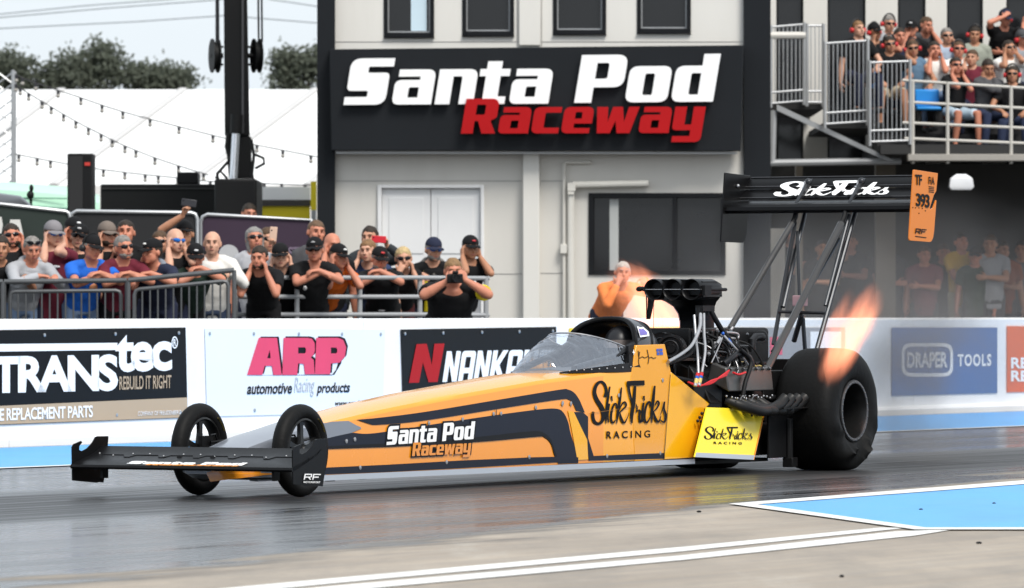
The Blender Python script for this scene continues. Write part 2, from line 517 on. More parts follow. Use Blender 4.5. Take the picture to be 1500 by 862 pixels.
# ---- the racing surface: rubbered-in lanes, worn concrete towards the photographer
def track_material():
    m = bpy.data.materials.new('track surface'); m.use_nodes = True
    nt = m.node_tree; n, l = nt.nodes, nt.links
    b = n['Principled BSDF']
    tc = n.new('ShaderNodeTexCoord')
    def dot(vec):
        v = n.new('ShaderNodeVectorMath'); v.operation = 'DOT_PRODUCT'; v.inputs[1].default_value = vec
        l.new(tc.outputs['Object'], v.inputs[0]); return v.outputs['Value']
    def math_(op, a, c):
        q = n.new('ShaderNodeMath'); q.operation = op
        for i, x in enumerate((a, c)):
            if isinstance(x, (int, float)): q.inputs[i].default_value = x
            else: l.new(x, q.inputs[i])
        return q.outputs[0]
    along, lat = dot((SN, CS, 0)), dot((CS, -SN, 0))
    def stretched(ka, kl, scale, detail=6, rough=0.6):
        c = n.new('ShaderNodeCombineXYZ')
        l.new(math_('MULTIPLY', along, ka), c.inputs[0]); l.new(math_('MULTIPLY', lat, kl), c.inputs[1])
        t = n.new('ShaderNodeTexNoise'); t.inputs['Scale'].default_value = scale; t.inputs['Detail'].default_value = detail; t.inputs['Roughness'].default_value = rough
        l.new(c.outputs[0], t.inputs['Vector']); return t.outputs['Fac']
    def rng(x, a, c, d, e, smooth=False):
        q = n.new('ShaderNodeMapRange')
        if smooth: q.interpolation_type = 'SMOOTHSTEP'
        for i, v in zip(('From Min', 'From Max', 'To Min', 'To Max'), (a, c, d, e)): q.inputs[i].default_value = v
        l.new(x, q.inputs['Value']); return q.outputs['Result']
    def mixc(f, A, B):
        q = n.new('ShaderNodeMix'); q.data_type = 'RGBA'
        l.new(f, q.inputs['Factor'])
        for k, x in (('A', A), ('B', B)):
            if isinstance(x, tuple): q.inputs[k].default_value = (*x, 1)
            else: l.new(x, q.inputs[k])
        return q.outputs['Result']
    fine = stretched(0.10, 5.0, 2.0, 8, 0.65)
    mid = stretched(0.06, 1.1, 1.0, 5, 0.6)
    blot = stretched(0.35, 1.6, 0.9, 8, 0.62)
    grain = stretched(3, 9, 6, 5, 0.7)
    # lane boundary line on the ground, from the left edge of the picture to the tip of the blue island
    A, B = gnd(0, 856), gnd(1067, 741)
    t = (B - A).normalized(); nn = Vector((t.y, -t.x, 0))
    if nn.y > 0: nn = -nn
    d = math_('SUBTRACT', dot(tuple(nn)), nn.dot(A))
    d = math_('ADD', d, math_('MULTIPLY', math_('SUBTRACT', blot, 0.5), 2.6))
    apron = rng(d, -0.12, 0.22, 0.0, 1.0, True)
    # second band of dirt and drip between the double line and the camera
    rub = mixc(rng(fine, 0.36, 0.64, 0, 1), (0.014, 0.014, 0.015), (0.105, 0.104, 0.106))
    groove = rng(mid, 0.40, 0.62, 0.0, 1.0, True)
    rub = mixc(groove, rub, (0.026, 0.025, 0.026))
    con = mixc(rng(blot, 0.32, 0.68, 0, 1), (0.245, 0.203, 0.160), (0.38, 0.318, 0.25))
    mott = n.new('ShaderNodeTexNoise'); mott.inputs['Scale'].default_value = 0.9; mott.inputs['Detail'].default_value = 10; mott.inputs['Roughness'].default_value = 0.72
    mm = n.new('ShaderNodeMapping'); mm.inputs['Scale'].default_value = (1.6, 0.35, 1); l.new(tc.outputs['Object'], mm.inputs['Vector']); l.new(mm.outputs['Vector'], mott.inputs['Vector'])
    con = mixc(rng(mott.outputs['Fac'], 0.46, 0.66, 0.0, 0.6), con, (0.17, 0.15, 0.126))
    con = mixc(rng(mott.outputs['Fac'], 0.30, 0.42, 0.45, 0.0), con, (0.44, 0.40, 0.345))
    con = mixc(rng(fine, 0.45, 0.75, 0.0, 0.55), con, (0.185, 0.18, 0.172))
    con = mixc(rng(grain, 0.55, 0.8, 0.0, 0.4), con, (0.16, 0.152, 0.14))
    # the two bands the slicks run in: thick dull rubber
    off = math_('ADD', math_('SUBTRACT', lat, P0.dot(Vector((CS, -SN, 0)))), math_('MULTIPLY', math_('SUBTRACT', mid, 0.5), 1.6))
    wheel = rng(math_('ABSOLUTE', off, 0.0), 1.7, 0.7, 0.0, 1.0, True)
    wheel = math_('MULTIPLY', wheel, rng(fine, 0.30, 0.52, 0.55, 1.0))
    rub = mixc(wheel, rub, (0.012, 0.012, 0.0125))
    edge = rng(math_('ABSOLUTE', math_('SUBTRACT', d, 0.12), 0.0), 0.42, 0.0, 0.0, 0.75, True)
    edge = math_('MULTIPLY', edge, rng(fine, 0.40, 0.60, 0.15, 1.0))
    l.new(mixc(edge, mixc(apron, rub, con), (0.045, 0.043, 0.040)), b.inputs['Base Color'])
    r_r = math_('ADD', rng(fine, 0.35, 0.65, 0.07, 0.26), rng(mid, 0.35, 0.65, 0.0, 0.10))
    r_r = math_('ADD', r_r, math_('MULTIPLY', wheel, 0.30))
    rmix = n.new('ShaderNodeMix'); rmix.data_type = 'FLOAT'
    l.new(apron, rmix.inputs['Factor']); l.new(r_r, rmix.inputs['A']); rmix.inputs['B'].default_value = 0.75
    l.new(rmix.outputs['Result'], b.inputs['Roughness'])
    b.inputs['Specular IOR Level'].default_value = 0.6
    bp = n.new('ShaderNodeBump'); bp.inputs['Strength'].default_value = 0.06; bp.inputs['Distance'].default_value = 0.004
    l.new(math_('ADD', fine, math_('MULTIPLY', grain, 0.6)), bp.inputs['Height']); l.new(bp.outputs['Normal'], b.inputs['Normal'])
    return m

def sheet(name, pts, m, z=None):
    me = bpy.data.meshes.new(name)
    me.from_pydata([(p[0], p[1], p[2] if z is None else z) for p in pts], [], [tuple(range(len(pts)))])
    bm = bmesh.new(); bm.from_mesh(me)
    for f in bm.faces:
        if f.normal.z < 0: f.normal_flip()
    bm.to_mesh(me); bm.free()
    o = link_mesh(name, me, m)
    o['kind'] = 'structure'
    return o

D_AL = Vector((SN, CS, 0)); D_NEAR = Vector((CS, -SN, 0))
def tr(a, w, z=0.0):                        # track space: a along from the front axle, w towards the camera side
    return P0 + D_AL * a + D_NEAR * w + Vector((0, 0, z))
W_WALL = (WALL_P - P0).dot(D_NEAR)

sheet('ground', [(-3000, -200, 0), (3000, -200, 0), (3000, 4000, 0), (-3000, 4000, 0)], M_CONCRETE, -0.012)
sheet('track', [tr(-60, 40), tr(200, 40), tr(200, W_WALL - 0.05), tr(-60, W_WALL - 0.05)], track_material(), 0.0)
w_line = (gnd(0, 687) - P0).dot(D_NEAR)
sheet('blue_run_off_strip', [tr(-40, w_line), tr(120, w_line), tr(120, W_WALL + 0.3), tr(-40, W_WALL + 0.3)], M_PAINT_BLUE, 0.004)
sheet('white_edge_line', [tr(-40, w_line + 0.09), tr(120, w_line + 0.09), tr(120, w_line - 0.03), tr(-40, w_line - 0.03)], M_PAINT_WHITE, 0.008)
sheet('blue_painted_island', [gnd(*p) for p in ((1100, 740.5), (1500, 709), (2600, 623), (2600, 774), (1500, 776), (1352, 776))], M_PAINT_BLUE, 0.004)
sheet('white_island_border', [gnd(*p) for p in ((1067, 740), (1500, 705.5), (2600, 618), (2600, 623), (1500, 711), (1108, 741))], M_PAINT_WHITE, 0.008)
sheet('white_island_border', [gnd(*p) for p in ((1067, 740), (1108, 741), (1356, 775.2), (1500, 775), (2600, 773), (2600, 776), (1500, 778), (1340, 778))], M_PAINT_WHITE, 0.0085)
sheet('white_lane_line', [gnd(*p) for p in ((1330, 774.5), (1290, 774), (1000, 802.5), (500, 847.5), (200, 875), (200, 884), (500, 855), (1000, 809))], M_PAINT_WHITE, 0.004)
sheet('white_lane_line', [gnd(*p) for p in ((1400, 776.5), (1310, 780), (1000, 815), (500, 859), (200, 887), (200, 897), (500, 867.5), (1000, 822), (1340, 786))], M_PAINT_WHITE, 0.0045)
sheet('spectator_terrace', [tr(-40, W_WALL - 0.5), tr(150, W_WALL - 0.5), tr(150, W_WALL - 140), tr(-40, W_WALL - 140)], M_TERRACE, 0.26)
# low wooded rise far beyond the venue
def far_hills():
    mb = MB(); rows = []
    for t in range(5):
        rows.append([Vector((-1500 + i * 12, 900 + t * 60, -0.5 + (0, 9, 13, 10, 0)[t] * (0.75 + 0.45 * noise.noise(Vector((i * .11, t, 0))) + 0.25 * noise.noise(Vector((i * .9, t * 2, 3)))))) for i in range(251)])
    mb.loft(rows, closed=False, caps=False)
    o = wpart('hills', mb, mat('far woodland', (0.055, 0.07, 0.045), 0.9, var=0.4, vs=0.08, bump=0.6, bs=0.5)); o['kind'] = 'structure'
far_hills()
# a few rubber crumbs on the concrete
for px, py in ((1349, 748), (1456, 739), (1434, 797), (1233, 846), (1024, 751)):
    p = gnd(px, py)
    mb = MB(); mb.ball((p.x, p.y, 0.005), (0.010 + 0.008 * random.random(), 0.012, 0.007), 8, 5)
    o = wpart('rubber_crumb', mb, M_BLACK)
    tag(o, 'small black rubber crumb lying on the paved run off', 'rubber crumb', 'rubber crumbs on the ground')

# ================================================================== the safety wall and its banners
def wall_thing():
    t = thing('safety_wall', 'long low white painted concrete safety wall behind the dragster', 'wall', tr(0, W_WALL))
    mb = MB()
    zt = 1.085
    prof = [(0.10, 0.0), (0.10, 0.06), (0.0, 0.10), (0.0, zt - 0.02), (-0.02, zt), (-0.33, zt), (-0.35, zt - 0.02), (-0.35, 0.0)]
    a = -14.0
    while a < 95:
        rings = [[tr(q, W_WALL + w, z) for (w, z) in prof] for q in (a, a + 5.99)]
        mb.loft(rings)
        a += 6.0
    wpart('wall_blocks', mb, M_WHITE_WALL, t, 20)
    return t
WALL = wall_thing()

def wq(q, u, v, d=0.0):
    x, y = quad_px(q, u, v)
    return wall_pt(x, y, d)

def banner(q, m, label, d=0.012, name='advertising_banner', bolts=True):
    c = wq(q, 0.5, 0)
    t = thing(name, label, 'banner', c, 0, 'banners on the safety wall')
    mb = MB()
    mb.hexa([wq(q, 0, 0, 0.002), wq(q, 1, 0, 0.002), wq(q, 1, 1, 0.002), wq(q, 0, 1, 0.002)],
            [wq(q, 0, 0, d), wq(q, 1, 0, d), wq(q, 1, 1, d), wq(q, 0, 1, d)])
    wpart('sheet', mb, m, t, 20)
    if bolts:
        mb = MB()
        for u in (0.025, 0.27, 0.52, 0.76, 0.975):
            for v in (0.06, 0.94):
                p = wq(q, u, v, d)
                mb.lathe([(0, 0.016), (0.008, 0.016), (0.011, 0.0)], p, D_NEAR, 10)
        wpart('bolts', mb, M_STEEL, t)
    return t

def wtext(name, me, q, m, parent, d0=0.0135, th=0.004, box=None):
    fit(me, lambda u, v, d: wq(q, u, v, d0 + th * d), box)
    return wpart(name, me, m, parent, None)

def wpoly(name, pts, m, parent, d0=0.0135, th=0.003, holes=()):
    me = loops_mesh([[(x, -y) for x, y in pts]] + [[(x, -y) for x, y in h] for h in holes], 0.5)
    for q in me.vertices:
        q.co = wall_pt(q.co.x, -q.co.y, d0 + th * (q.co.z + 0.5))
    bm = bmesh.new(); bm.from_mesh(me); bmesh.ops.recalc_face_normals(bm, faces=bm.faces); bm.to_mesh(me); bm.free()
    return wpart(name, me, m, parent, None)

def box_q(x0, x1, y0, y1, sl=0.0):           # px box; sl: rise of the far end
    return [(x0, y1), (x1, y1 - sl), (x1, y0 - sl * 0.6), (x0, y0)]

M_B_BLACK = mat('black banner', (0.004, 0.004, 0.0045), 0.4, spec=0.15, var=0.1, vs=1.5, bump=0.05, bs=3)
M_B_TAN = mat('tan banner', (0.46, 0.34, 0.225), 0.4, var=0.04)
M_B_WHITE = mat('white banner', (0.76, 0.80, 0.86), 0.4, var=0.03, vs=1.2)
M_B_PINK = mat('faded red print', (0.72, 0.055, 0.13), 0.4, var=0.10, vs=3)
M_B_BLUE = mat('blue banner', (0.035, 0.13, 0.34), 0.35, var=0.08)
M_B_ORANGE = mat('orange red banner', (0.72, 0.12, 0.035), 0.4, var=0.06)
M_B_YELLOW = mat('yellow banner', (0.85, 0.60, 0.03), 0.4, var=0.05)
M_B_GREY = mat('grey banner', (0.30, 0.30, 0.31), 0.4, var=0.08)
M_GREYPRINT = mat('faint grey print', (0.48, 0.50, 0.53), 0.5)

b1 = banner([(-160, 629), (275, 612), (272, 480), (-160, 486)], M_B_BLACK, 'black and tan banner reading TRANStec at the left end of the wall')
wpoly('tan_band', [(-159, 602), (274.5, 582.5), (275, 611.5), (-159, 628)], M_B_TAN, b1, 0.013, 0.003)
wpoly('white_bar', [(-159, 506), (172, 502.5), (172, 513), (-159, 517.5)], M_LETTER_WHITE, b1)
wtext('lettering', text_mesh('TRANS', 0, 0.04, spacing=0.86), [(-12, 577), (173, 573), (173, 519), (-12, 522)], M_LETTER_WHITE, b1)
wtext('lettering', text_mesh('tec', 0, 0.035, spacing=0.9), [(169, 546), (252, 543.5), (252, 489), (169, 491)], M_LETTER_WHITE, b1)
wtext('lettering', text_mesh('REBUILD IT RIGHT', 0, 0.012), [(175, 571.5), (251, 569), (251, 549.5), (175, 551.5)], M_B_TAN, b1)
wtext('lettering', text_mesh('AUTOMOTIVE REPLACEMENT PARTS', 0, 0.02, spacing=0.92), [(-78, 620), (136, 611.5), (136, 594), (-78, 601.5)], M_LETTER_WHITE, b1, 0.018)
wtext('lettering', text_mesh('COMPANY OF FREUDENBERG'), [(202, 609.5), (265, 607), (265, 601), (202, 603)], M_LETTER_WHITE, b1, 0.018)
ring = [(256 + 4.6 * math.cos(t * .3142), 502 + 9 * math.sin(t * .3142)) for t in range(20)]
ring2 = [(256 + 3.4 * math.cos(t * .3142), 502 + 7 * math.sin(t * .3142)) for t in range(20)]
wpoly('registered_mark', ring, M_LETTER_WHITE, b1, holes=[ring2])
wtext('lettering', text_mesh('R', 0, 0.02), [(254, 507), (258.2, 507), (258.2, 497), (254, 497)], M_LETTER_WHITE, b1)

b2 = banner([(303, 610.5), (561, 604), (564, 482.5), (300, 481)], M_B_WHITE, 'white banner with three big faded red letters ARP')
def zpx(pts, ox, oy, sc): return [(ox + x / sc, oy + y / sc) for x, y in pts]
AA = zpx([(385,420),(465,165),(590,165),(622,420),(565,420),(555,358),(505,358),(488,420)], 280, 460, 4.6875)
AH = zpx([(522,305),(546,305),(540,248)], 280, 460, 4.6875)
RR = zpx([(626,420),(636,165),(800,165),(830,172),(848,200),(850,250),(842,280),(822,300),(842,318),(848,415),(782,415),(774,345),(735,340),(728,420)], 280, 460, 4.6875)
RH = zpx([(735,230),(780,230),(788,240),(788,262),(780,272),(735,272)], 280, 460, 4.6875)
PP = zpx([(850,415),(860,165),(1010,165),(1045,180),(1065,230),(1055,295),(1020,335),(960,342),(955,415)], 280, 460, 4.6875)
PH = zpx([(960,232),(995,232),(1003,242),(1003,262),(995,272),(960,272)], 280, 460, 4.6875)
sh = lambda pts, dx, dy: [(x + dx, y + dy) for x, y in pts]
for k, (o_, h_) in enumerate(((AA, AH), (RR, RH), (PP, PH))):
    wpoly('letter_shadow', sh(o_, 2.6, -2.2 + 0.4 * (k == 0)), M_LETTER_BLACK, b2, 0.0125, 0.002)
    wpoly('letter', o_, M_B_PINK, b2, 0.016, 0.003, [h_])
wpoly('letter_shadow', [(363, 550), (486, 550), (500, 532), (505, 500), (490, 549)], M_LETTER_BLACK, b2, 0.0125, 0.002)
wtext('lettering', text_mesh('automotive', 0.25, 0.02), [(362, 578), (428, 577), (428, 561), (362, 562)], M_LETTER_BLACK, b2)
wtext('lettering', text_mesh('Racing', 0.25, 0.0), [(431, 582), (461, 581.5), (461, 553), (431, 553)], M_GREYPRINT, b2)
wtext('lettering', text_mesh('products', 0.25, 0.02), [(464, 580.5), (513, 579.5), (513, 560), (464, 561)], M_LETTER_BLACK, b2)
wtext('lettering', text_mesh('www.arp-bolts.com', 0.25, 0.01), [(491, 596.5), (557, 595), (557, 586), (491, 587.5)], M_LETTER_BLACK, b2)

b3 = banner([(590, 586), (815, 578), (815, 479), (587, 483)], M_B_BLACK, 'black banner with a red letter N and white NANKANG lettering')
wpoly('red_emblem', zpx([(155,542),(215,238),(295,235),(335,400),(355,235),(435,233),(380,535),(310,537),(265,380),(235,540)], 570, 460, 5.357), M_LETTER_RED, b3)
NANK = {'N': (.62, [[(0,0),(.2,0),(.2,.55),(.42,0),(.62,0),(.62,1,.06),(.42,1),(.42,.45),(.2,1),(0,1)]]),
        'A': (.62, [[(0,0),(.2,0),(.2,.26),(.42,.26),(.42,0),(.62,0),(.62,1,.14),(0,1,.14)], [(.2,.44),(.42,.44),(.42,.80),(.2,.80)]]),
        'K': (.64, [[(0,0),(.2,0),(.2,.36),(.42,0),(.66,0),(.36,.5),(.66,1),(.43,1),(.2,.62),(.2,1),(0,1)]]),
        'G': (.62, [[(0,0,.14),(.62,0,.14),(.62,.52),(.34,.52),(.34,.38),(.42,.38),(.42,.18),(.2,.18),(.2,.80),(.62,.80),(.62,1,.14),(0,1,.14)]])}
x = 0; loops = []
for ch in 'NANKANG':
    w_, ls = NANK[ch]
    for lp in ls: loops.append([(p.x + x + p.y * 0.2, p.y) for p in rounded(lp)])
    x += w_ + 0.06
wtext('lettering', loops_mesh(loops), [(648, 560), (812, 553), (812, 512), (648, 515)], M_LETTER_WHITE, b3)

b4 = banner([(834, 566), (1008, 560), (1010, 479), (834, 481)], M_B_YELLOW, 'plain yellow banner behind the cockpit and engine of the dragster', bolts=False)
b5 = banner([(1025, 566), (1238, 558), (1238, 480), (1025, 480)], M_B_GREY, 'grey banner with a white and a red panel behind the wing struts', bolts=False)
wpoly('white_panel', [(1187, 486), (1232, 486), (1232, 545), (1187, 546)], M_LETTER_WHITE, b5)
wpoly('red_panel', [(1128, 494), (1146, 494), (1146, 520), (1128, 520)], M_B_PINK, b5)
b6 = banner([(1306, 580), (1461, 576), (1461, 480), (1306, 480)], M_B_BLUE, 'blue banner reading DRAPER TOOLS right of the rear tyre', bolts=False)
def rrect(x0, y0, x1, y1, r): return [tuple(p) for p in rounded([(x0, y0, r), (x1, y0, r), (x1, y1, r), (x0, y1, r)])]
wpoly('logo_outline', rrect(1321, 503, 1396, 552, 14), M_LETTER_WHITE, b6, holes=[rrect(1325, 508, 1392, 547, 11)])
wtext('lettering', text_mesh('DRAPER', 0, 0.03), box_q(1329, 1388, 516, 539, 0.5), M_LETTER_WHITE, b6)
wtext('lettering', text_mesh('TOOLS', 0, 0.03, spacing=1.2), box_q(1403, 1452, 519, 537, 0.5), M_LETTER_WHITE, b6)
b7 = banner([(1475, 575), (1640, 571), (1640, 478), (1475, 478)], M_B_ORANGE, 'orange red banner at the right end of the wall', bolts=False)
wtext('lettering', text_mesh('RE', 0, 0.03), box_q(1481, 1506, 524, 540, 0), M_LETTER_WHITE, b7)
wtext('lettering', text_mesh('RE', 0, 0.03), box_q(1481, 1506, 543, 559, 0), M_LETTER_WHITE, b7)

# ================================================================== the raceway building
def fpoly(mb, pts, d0, d1, mi=0):
    n = len(pts)
    vs = [fac(x, y, d0) for x, y in pts] + [fac(x, y, d1) for x, y in pts]
    fs = [tuple(range(n)), tuple(range(2 * n - 1, n - 1, -1))] + [(i, (i + 1) % n, n + (i + 1) % n, n + i) for i in range(n)]
    return mb.add(vs, fs, mi)
def fbox(mb, x0, y0, x1, y1, d0, d1, mi=0):
    return fpoly(mb, [(x0, y0), (x1, y0), (x1, y1), (x0, y1)], d0, d1, mi)

GY = 546        # px row below the terrace: hidden by the safety wall
BLD = thing('raceway_building', 'pale grey two storey raceway building with a big dark name sign', 'building', fac(790, GY))
def frame_wall(mb, x0, x1, y0, y1, holes, d0, d1):
    """wall x0..x1, y0..y1 with rectangular holes, built from butted blocks"""
    xs = sorted({x0, x1, *[h[0] for h in holes], *[h[2] for h in holes]})
    for a, c in zip(xs, xs[1:]):
        cut = sorted([(h[1], h[3]) for h in holes if h[0] < (a + c) / 2 < h[2]])
        y = y0
        for (p, q) in cut:
            if p > y: fbox(mb, a, y, c, p, d0, d1)
            y = max(y, q)
        if y < y1: fbox(mb, a, y, c, y1, d0, d1)
win = [(562, -52, 636, 55), (677, -54, 753, 53), (810, -56, 888, 51), (933, -58, 1012, 49)]
mb = MB()
frame_wall(mb, 488, 1100, -180, 90, win, -0.25, 0)
wpart('upper_wall', mb, M_CLADDING_LIGHT, BLD, 20)
mb = MB()
frame_wall(mb, 488, 1112, 90, GY, [(556, 273, 707, GY), (862, 283, 1063, 403)], -0.25, 0)
wpart('lower_wall', mb, M_CLADDING, BLD, 20)
# joints between cladding sheets, thin raised strips
mb = MB()
for y0, x0, x1 in ((61, 490, 1088), (265, 492, 765), (265, 792, 826), (400, 792, 824), (401, 708, 765)):
    fbox(mb, x0, y0, x1, y0 + 0.9, 0.001, 0.006)
for x0, ya, yb in ((757, -180, 68), (793, -180, 68)):
    fbox(mb, x0, ya, x0 + 0.9, yb, 0.001, 0.006)
wpart('cladding_joints', mb, mat('cladding joint grey', (0.30, 0.29, 0.28), 0.7), BLD, 20)
mb = MB(); fbox(mb, 766, 221, 790, GY, 0.0, 0.16); fbox(mb, 760, -180, 792, 67, 0.002, 0.05)
wpart('pilaster', mb, M_CLADDING_LIGHT, BLD, 20, 0.01)
mb = MB(); fbox(mb, 464.5, -220, 491, GY, -0.6, 0.12)
wpart('corner_column', mb, M_CHARCOAL, BLD, 20, 0.01)
mb = MB(); fbox(mb, 1089, -220, 1129, GY, -0.9, 0.10)
wpart('corner_column', mb, M_CHARCOAL, BLD, 20, 0.01)
mb = MB(); fbox(mb, 470, -240, 1128, -180, -6, 0.3)
wpart('roof_edge', mb, M_CHARCOAL, BLD, 20)
mb = MB(); fbox(mb, 491, -180, 1089, GY, -6.0, -4.5); fbox(mb, 470, -180, 491, GY, -6.0, -0.62)
wpart('rear_wall', mb, M_CLADDING, BLD, 20)
mb = MB(); fbox(mb, 491, 95, 1089, 200, -4.5, -0.27)
wpart('floor_slab', mb, M_CONCRETE, BLD, 20)
M_INNER = mat('dim room lining', (0.10, 0.10, 0.10), 0.8)
M_CURTAIN = mat('grey blind', (0.16, 0.155, 0.15), 0.8, var=0.25, vs=3)
for k, (x0, y0, x1, y1) in enumerate(win):
    f = MB()
    for (a, b_, c, d_) in ((x0, y0, x0 + 6, y1), (x1 - 6, y0, x1, y1), (x0 + 6, y1 - 7, x1 - 6, y1), (x0 + 6, y0, x1 - 6, y0 + 7)):
        fbox(f, a, b_, c, d_, -0.12, 0.02)
    fbox(f, x0 - 0.5, y1, x1 + 0.5, y1 + 1.2, 0.0, 0.05)
    fr = wpart('window', f, M_DARKFRAME, BLD, 20, 0.006)
    g = MB(); fbox(g, x0 + 6, y0 + 7, x1 - 6, y1 - 7, -0.085, -0.075)
    wpart('pane', g, M_GLASS, fr, 20)
    g = MB()
    for (a, b_, c, d_) in ((x0 + 6, y0 + 7, x0 + 8, y1 - 7), (x1 - 8, y0 + 7, x1 - 6, y1 - 7), (x0 + 8, y1 - 9, x1 - 8, y1 - 7)):
        fbox(g, a, b_, c, d_, -0.074, -0.05)
    wpart('sash', g, M_RAILGREY, fr, 20)
    if k == 0:
        g = MB(); fbox(g, 602, y0 + 10, 625, y1 - 9.5, -0.073, -0.068)
        wpart('open_blind', g, mat('pale blue blind', (0.55, 0.68, 0.76), 0.3), fr, 20)
# ground floor window
f = MB()
for (a, b_, c, d_) in ((862, 283, 869, 403), (1056, 283, 1063, 403), (869, 396, 1056, 403), (869, 283, 1056, 290), (985, 290, 991, 396)):
    fbox(f, a, b_, c, d_, -0.12, 0.03)
fr = wpart('window', f, M_DARKFRAME, BLD, 20, 0.006)
g = MB(); fbox(g, 869, 290, 1056, 396, -0.085, -0.075)
wpart('pane', g, M_GLASS, fr, 20)
g = MB(); fbox(g, 893, 292, 906, 396, -0.074, -0.064); 
wpart('pale_pane_strip', g, mat('pale strip', (0.42, 0.43, 0.42), 0.5), fr, 20)  # plain pale matt strip just in front of the pane
# double door
f = MB()
for (a, b_, c, d_) in ((553, 271, 559, GY), (704, 271, 709, GY), (559, 271, 704, 276)):
    fbox(f, a, b_, c, d_, -0.1, 0.05)
dr = wpart('double_door', f, M_DOOR, BLD, 20, 0.008)
for (a, c) in ((559.5, 630.5), (631.5, 703.5)):
    g = MB(); fbox(g, a, 277, c, GY, -0.08, -0.03)
    leaf = wpart('door_leaf', g, M_DOOR, dr, 20, 0.004)
    g = MB(); fbox(g, a + 10, 290, c - 10, 372, -0.03, -0.018); fbox(g, a + 10, 386, c - 10, 530, -0.03, -0.018)
    wpart('door_panel', g, M_DOOR, dr, 20, 0.006)
g = MB(); fbox(g, 627, 374, 629, 386, -0.03, 0.03); g = wpart('door_handle', g, M_STEEL, dr, 20, 0.004)
# pipes and box on the wall
mb = MB()
P = lambda x, y, d=0.07: fac(x, y, d)
mb.tube([P(866, 238), P(829, 238), P(826.5, 241), P(826.5, GY)], 0.022, 8)
wpart('conduit', mb, M_PIPE, BLD)
mb = MB()
mb.tube([P(950, 269, .1), P(840, 271, .1), P(836.5, 276, .1), P(836.5, GY, .1)], 0.045, 10)
wpart('drain_pipe', mb, M_PIPE, BLD)
mb = MB(); fbox(mb, 832, 281, 841, 285, 0.03, 0.17); fbox(mb, 831.5, 268, 843, 280, 0.04, 0.165)
wpart('pipe_bracket', mb, M_PIPE, BLD, 20)
mb = MB(); fbox(mb, 820.5, 358, 830.5, 372, 0.0, 0.12)
wpart('junction_box', mb, M_PIPE, BLD, 20, 0.008)

# ---- the name sign
SIGN = thing('name_sign', 'big charcoal sign board reading Santa Pod Raceway across the building', 'sign', fac(787, 222, 0.2))
mb = MB(); fpoly(mb, [(483, 72.5), (1089.5, 66.5), (1085, 222), (485, 221)], 0.12, 0.42)
wpart('board', mb, M_CHARCOAL, SIGN, 20, 0.012)
mb = MB(); fpoly(mb, [(492, 222), (1080, 223), (1080, 226), (492, 225.5)], 0.13, 0.28)
wpart('lower_edge', mb, M_STEEL, SIGN, 20)
def flogo(name, word, box, m, d0=0.47, th=0.06, gap=0.07, slant=0.15):
    me, bb = logo_mesh(word, slant, gap)
    x0, x1, ybase, ycap, dy = box                 # px; dy: drop of the right end
    fit(me, lambda u, v, d: fac(x0 + (x1 - x0) * u, ybase + (ycap - ybase) * v + dy * u, d0 + th * d), bb)
    return wpart(name, me, m, SIGN, None, 0.006)
flogo('white_lettering', 'Santa', (503, 814, 154, 86, -2), M_LETTER_WHITE)
flogo('white_lettering', 'Pod', (841, 1056, 151, 81, -2), M_LETTER_WHITE)
flogo('red_lettering', 'Raceway', (675, 1036, 196, 145, -1), M_LETTER_RED, 0.50, 0.09)

# ================================================================== the grandstand on the right
SY = 80.0
def sb(mb, x0, y0, x1, y1, Ya, Yb, mi=0):          # px box read at the front plane Ya, running back to Yb
    p = at(x0, y1, Ya); q = at(x1, y0, Ya)
    return mb.box((min(p.x, q.x), Ya, min(p.z, q.z)), (max(p.x, q.x), Yb, max(p.z, q.z)), mi)
GS = thing('grandstand', 'raised spectator balcony with grey railings right of the raceway building', 'grandstand', at(1400, 545, SY))
mb = MB()
# upper back wall with tall dark windows
wins = [(1137, 1177), (1212, 1268), (1315, 1356), (1387, 1440), (1474, 1530)]
xs = [1129] + [v for w_ in wins for v in w_] + [1640]
for a, c in zip(xs[0::2], xs[1::2]): sb(mb, a, -200, c, 240, 84.4, 84.8)
wpart('back_wall', mb, M_CLADDING_LIGHT, GS, 20)
for (a, c) in wins:
    f = MB(); sb(f, a, -200, a + 3, 240, 84.45, 84.6); sb(f, c - 3, -200, c, 240, 84.45, 84.6); sb(f, a + 3, -12, c - 3, -8, 84.45, 84.6)
    fr = wpart('window', f, M_DARKFRAME, GS, 20)
    g = MB(); sb(g, a + 3, -200, c - 3, 240, 84.52, 84.54)
    wpart('pane', g, M_GLASS, fr, 20)
mb = MB()
sb(mb, 1330, 226, 1640, 236, SY - 0.1, SY + 0.2)            # pale edge beam
wpart('edge_beam', mb, M_CONCRETE, GS, 20, 0.01)
mb = MB()
sb(mb, 1290, 212, 1640, 226, SY, 84.38)
sb(mb, 1129, 152, 1206, 160, SY + 1.0, 84.38); sb(mb, 1206.5, 180, 1289, 188, SY + .3, 84.38)
wpart('deck', mb, mat('dark deck', (0.03, 0.03, 0.03), 0.8), GS, 20)
# seating steps
mb = MB()
for k in range(3):
    z0 = at(0, 212 - 0, SY).z
    p = at(1285, 0, SY + 1.0 + k)
    mb.box((p.x, SY + 1.1 + k * 1.05, z0), (p.x + 6, SY + 2.15 + k * 1.05, z0 + 0.18 + 0.36 * k))
wpart('seating_steps', mb, mat('dark steps', (0.035, 0.035, 0.037), 0.8), GS, 20)
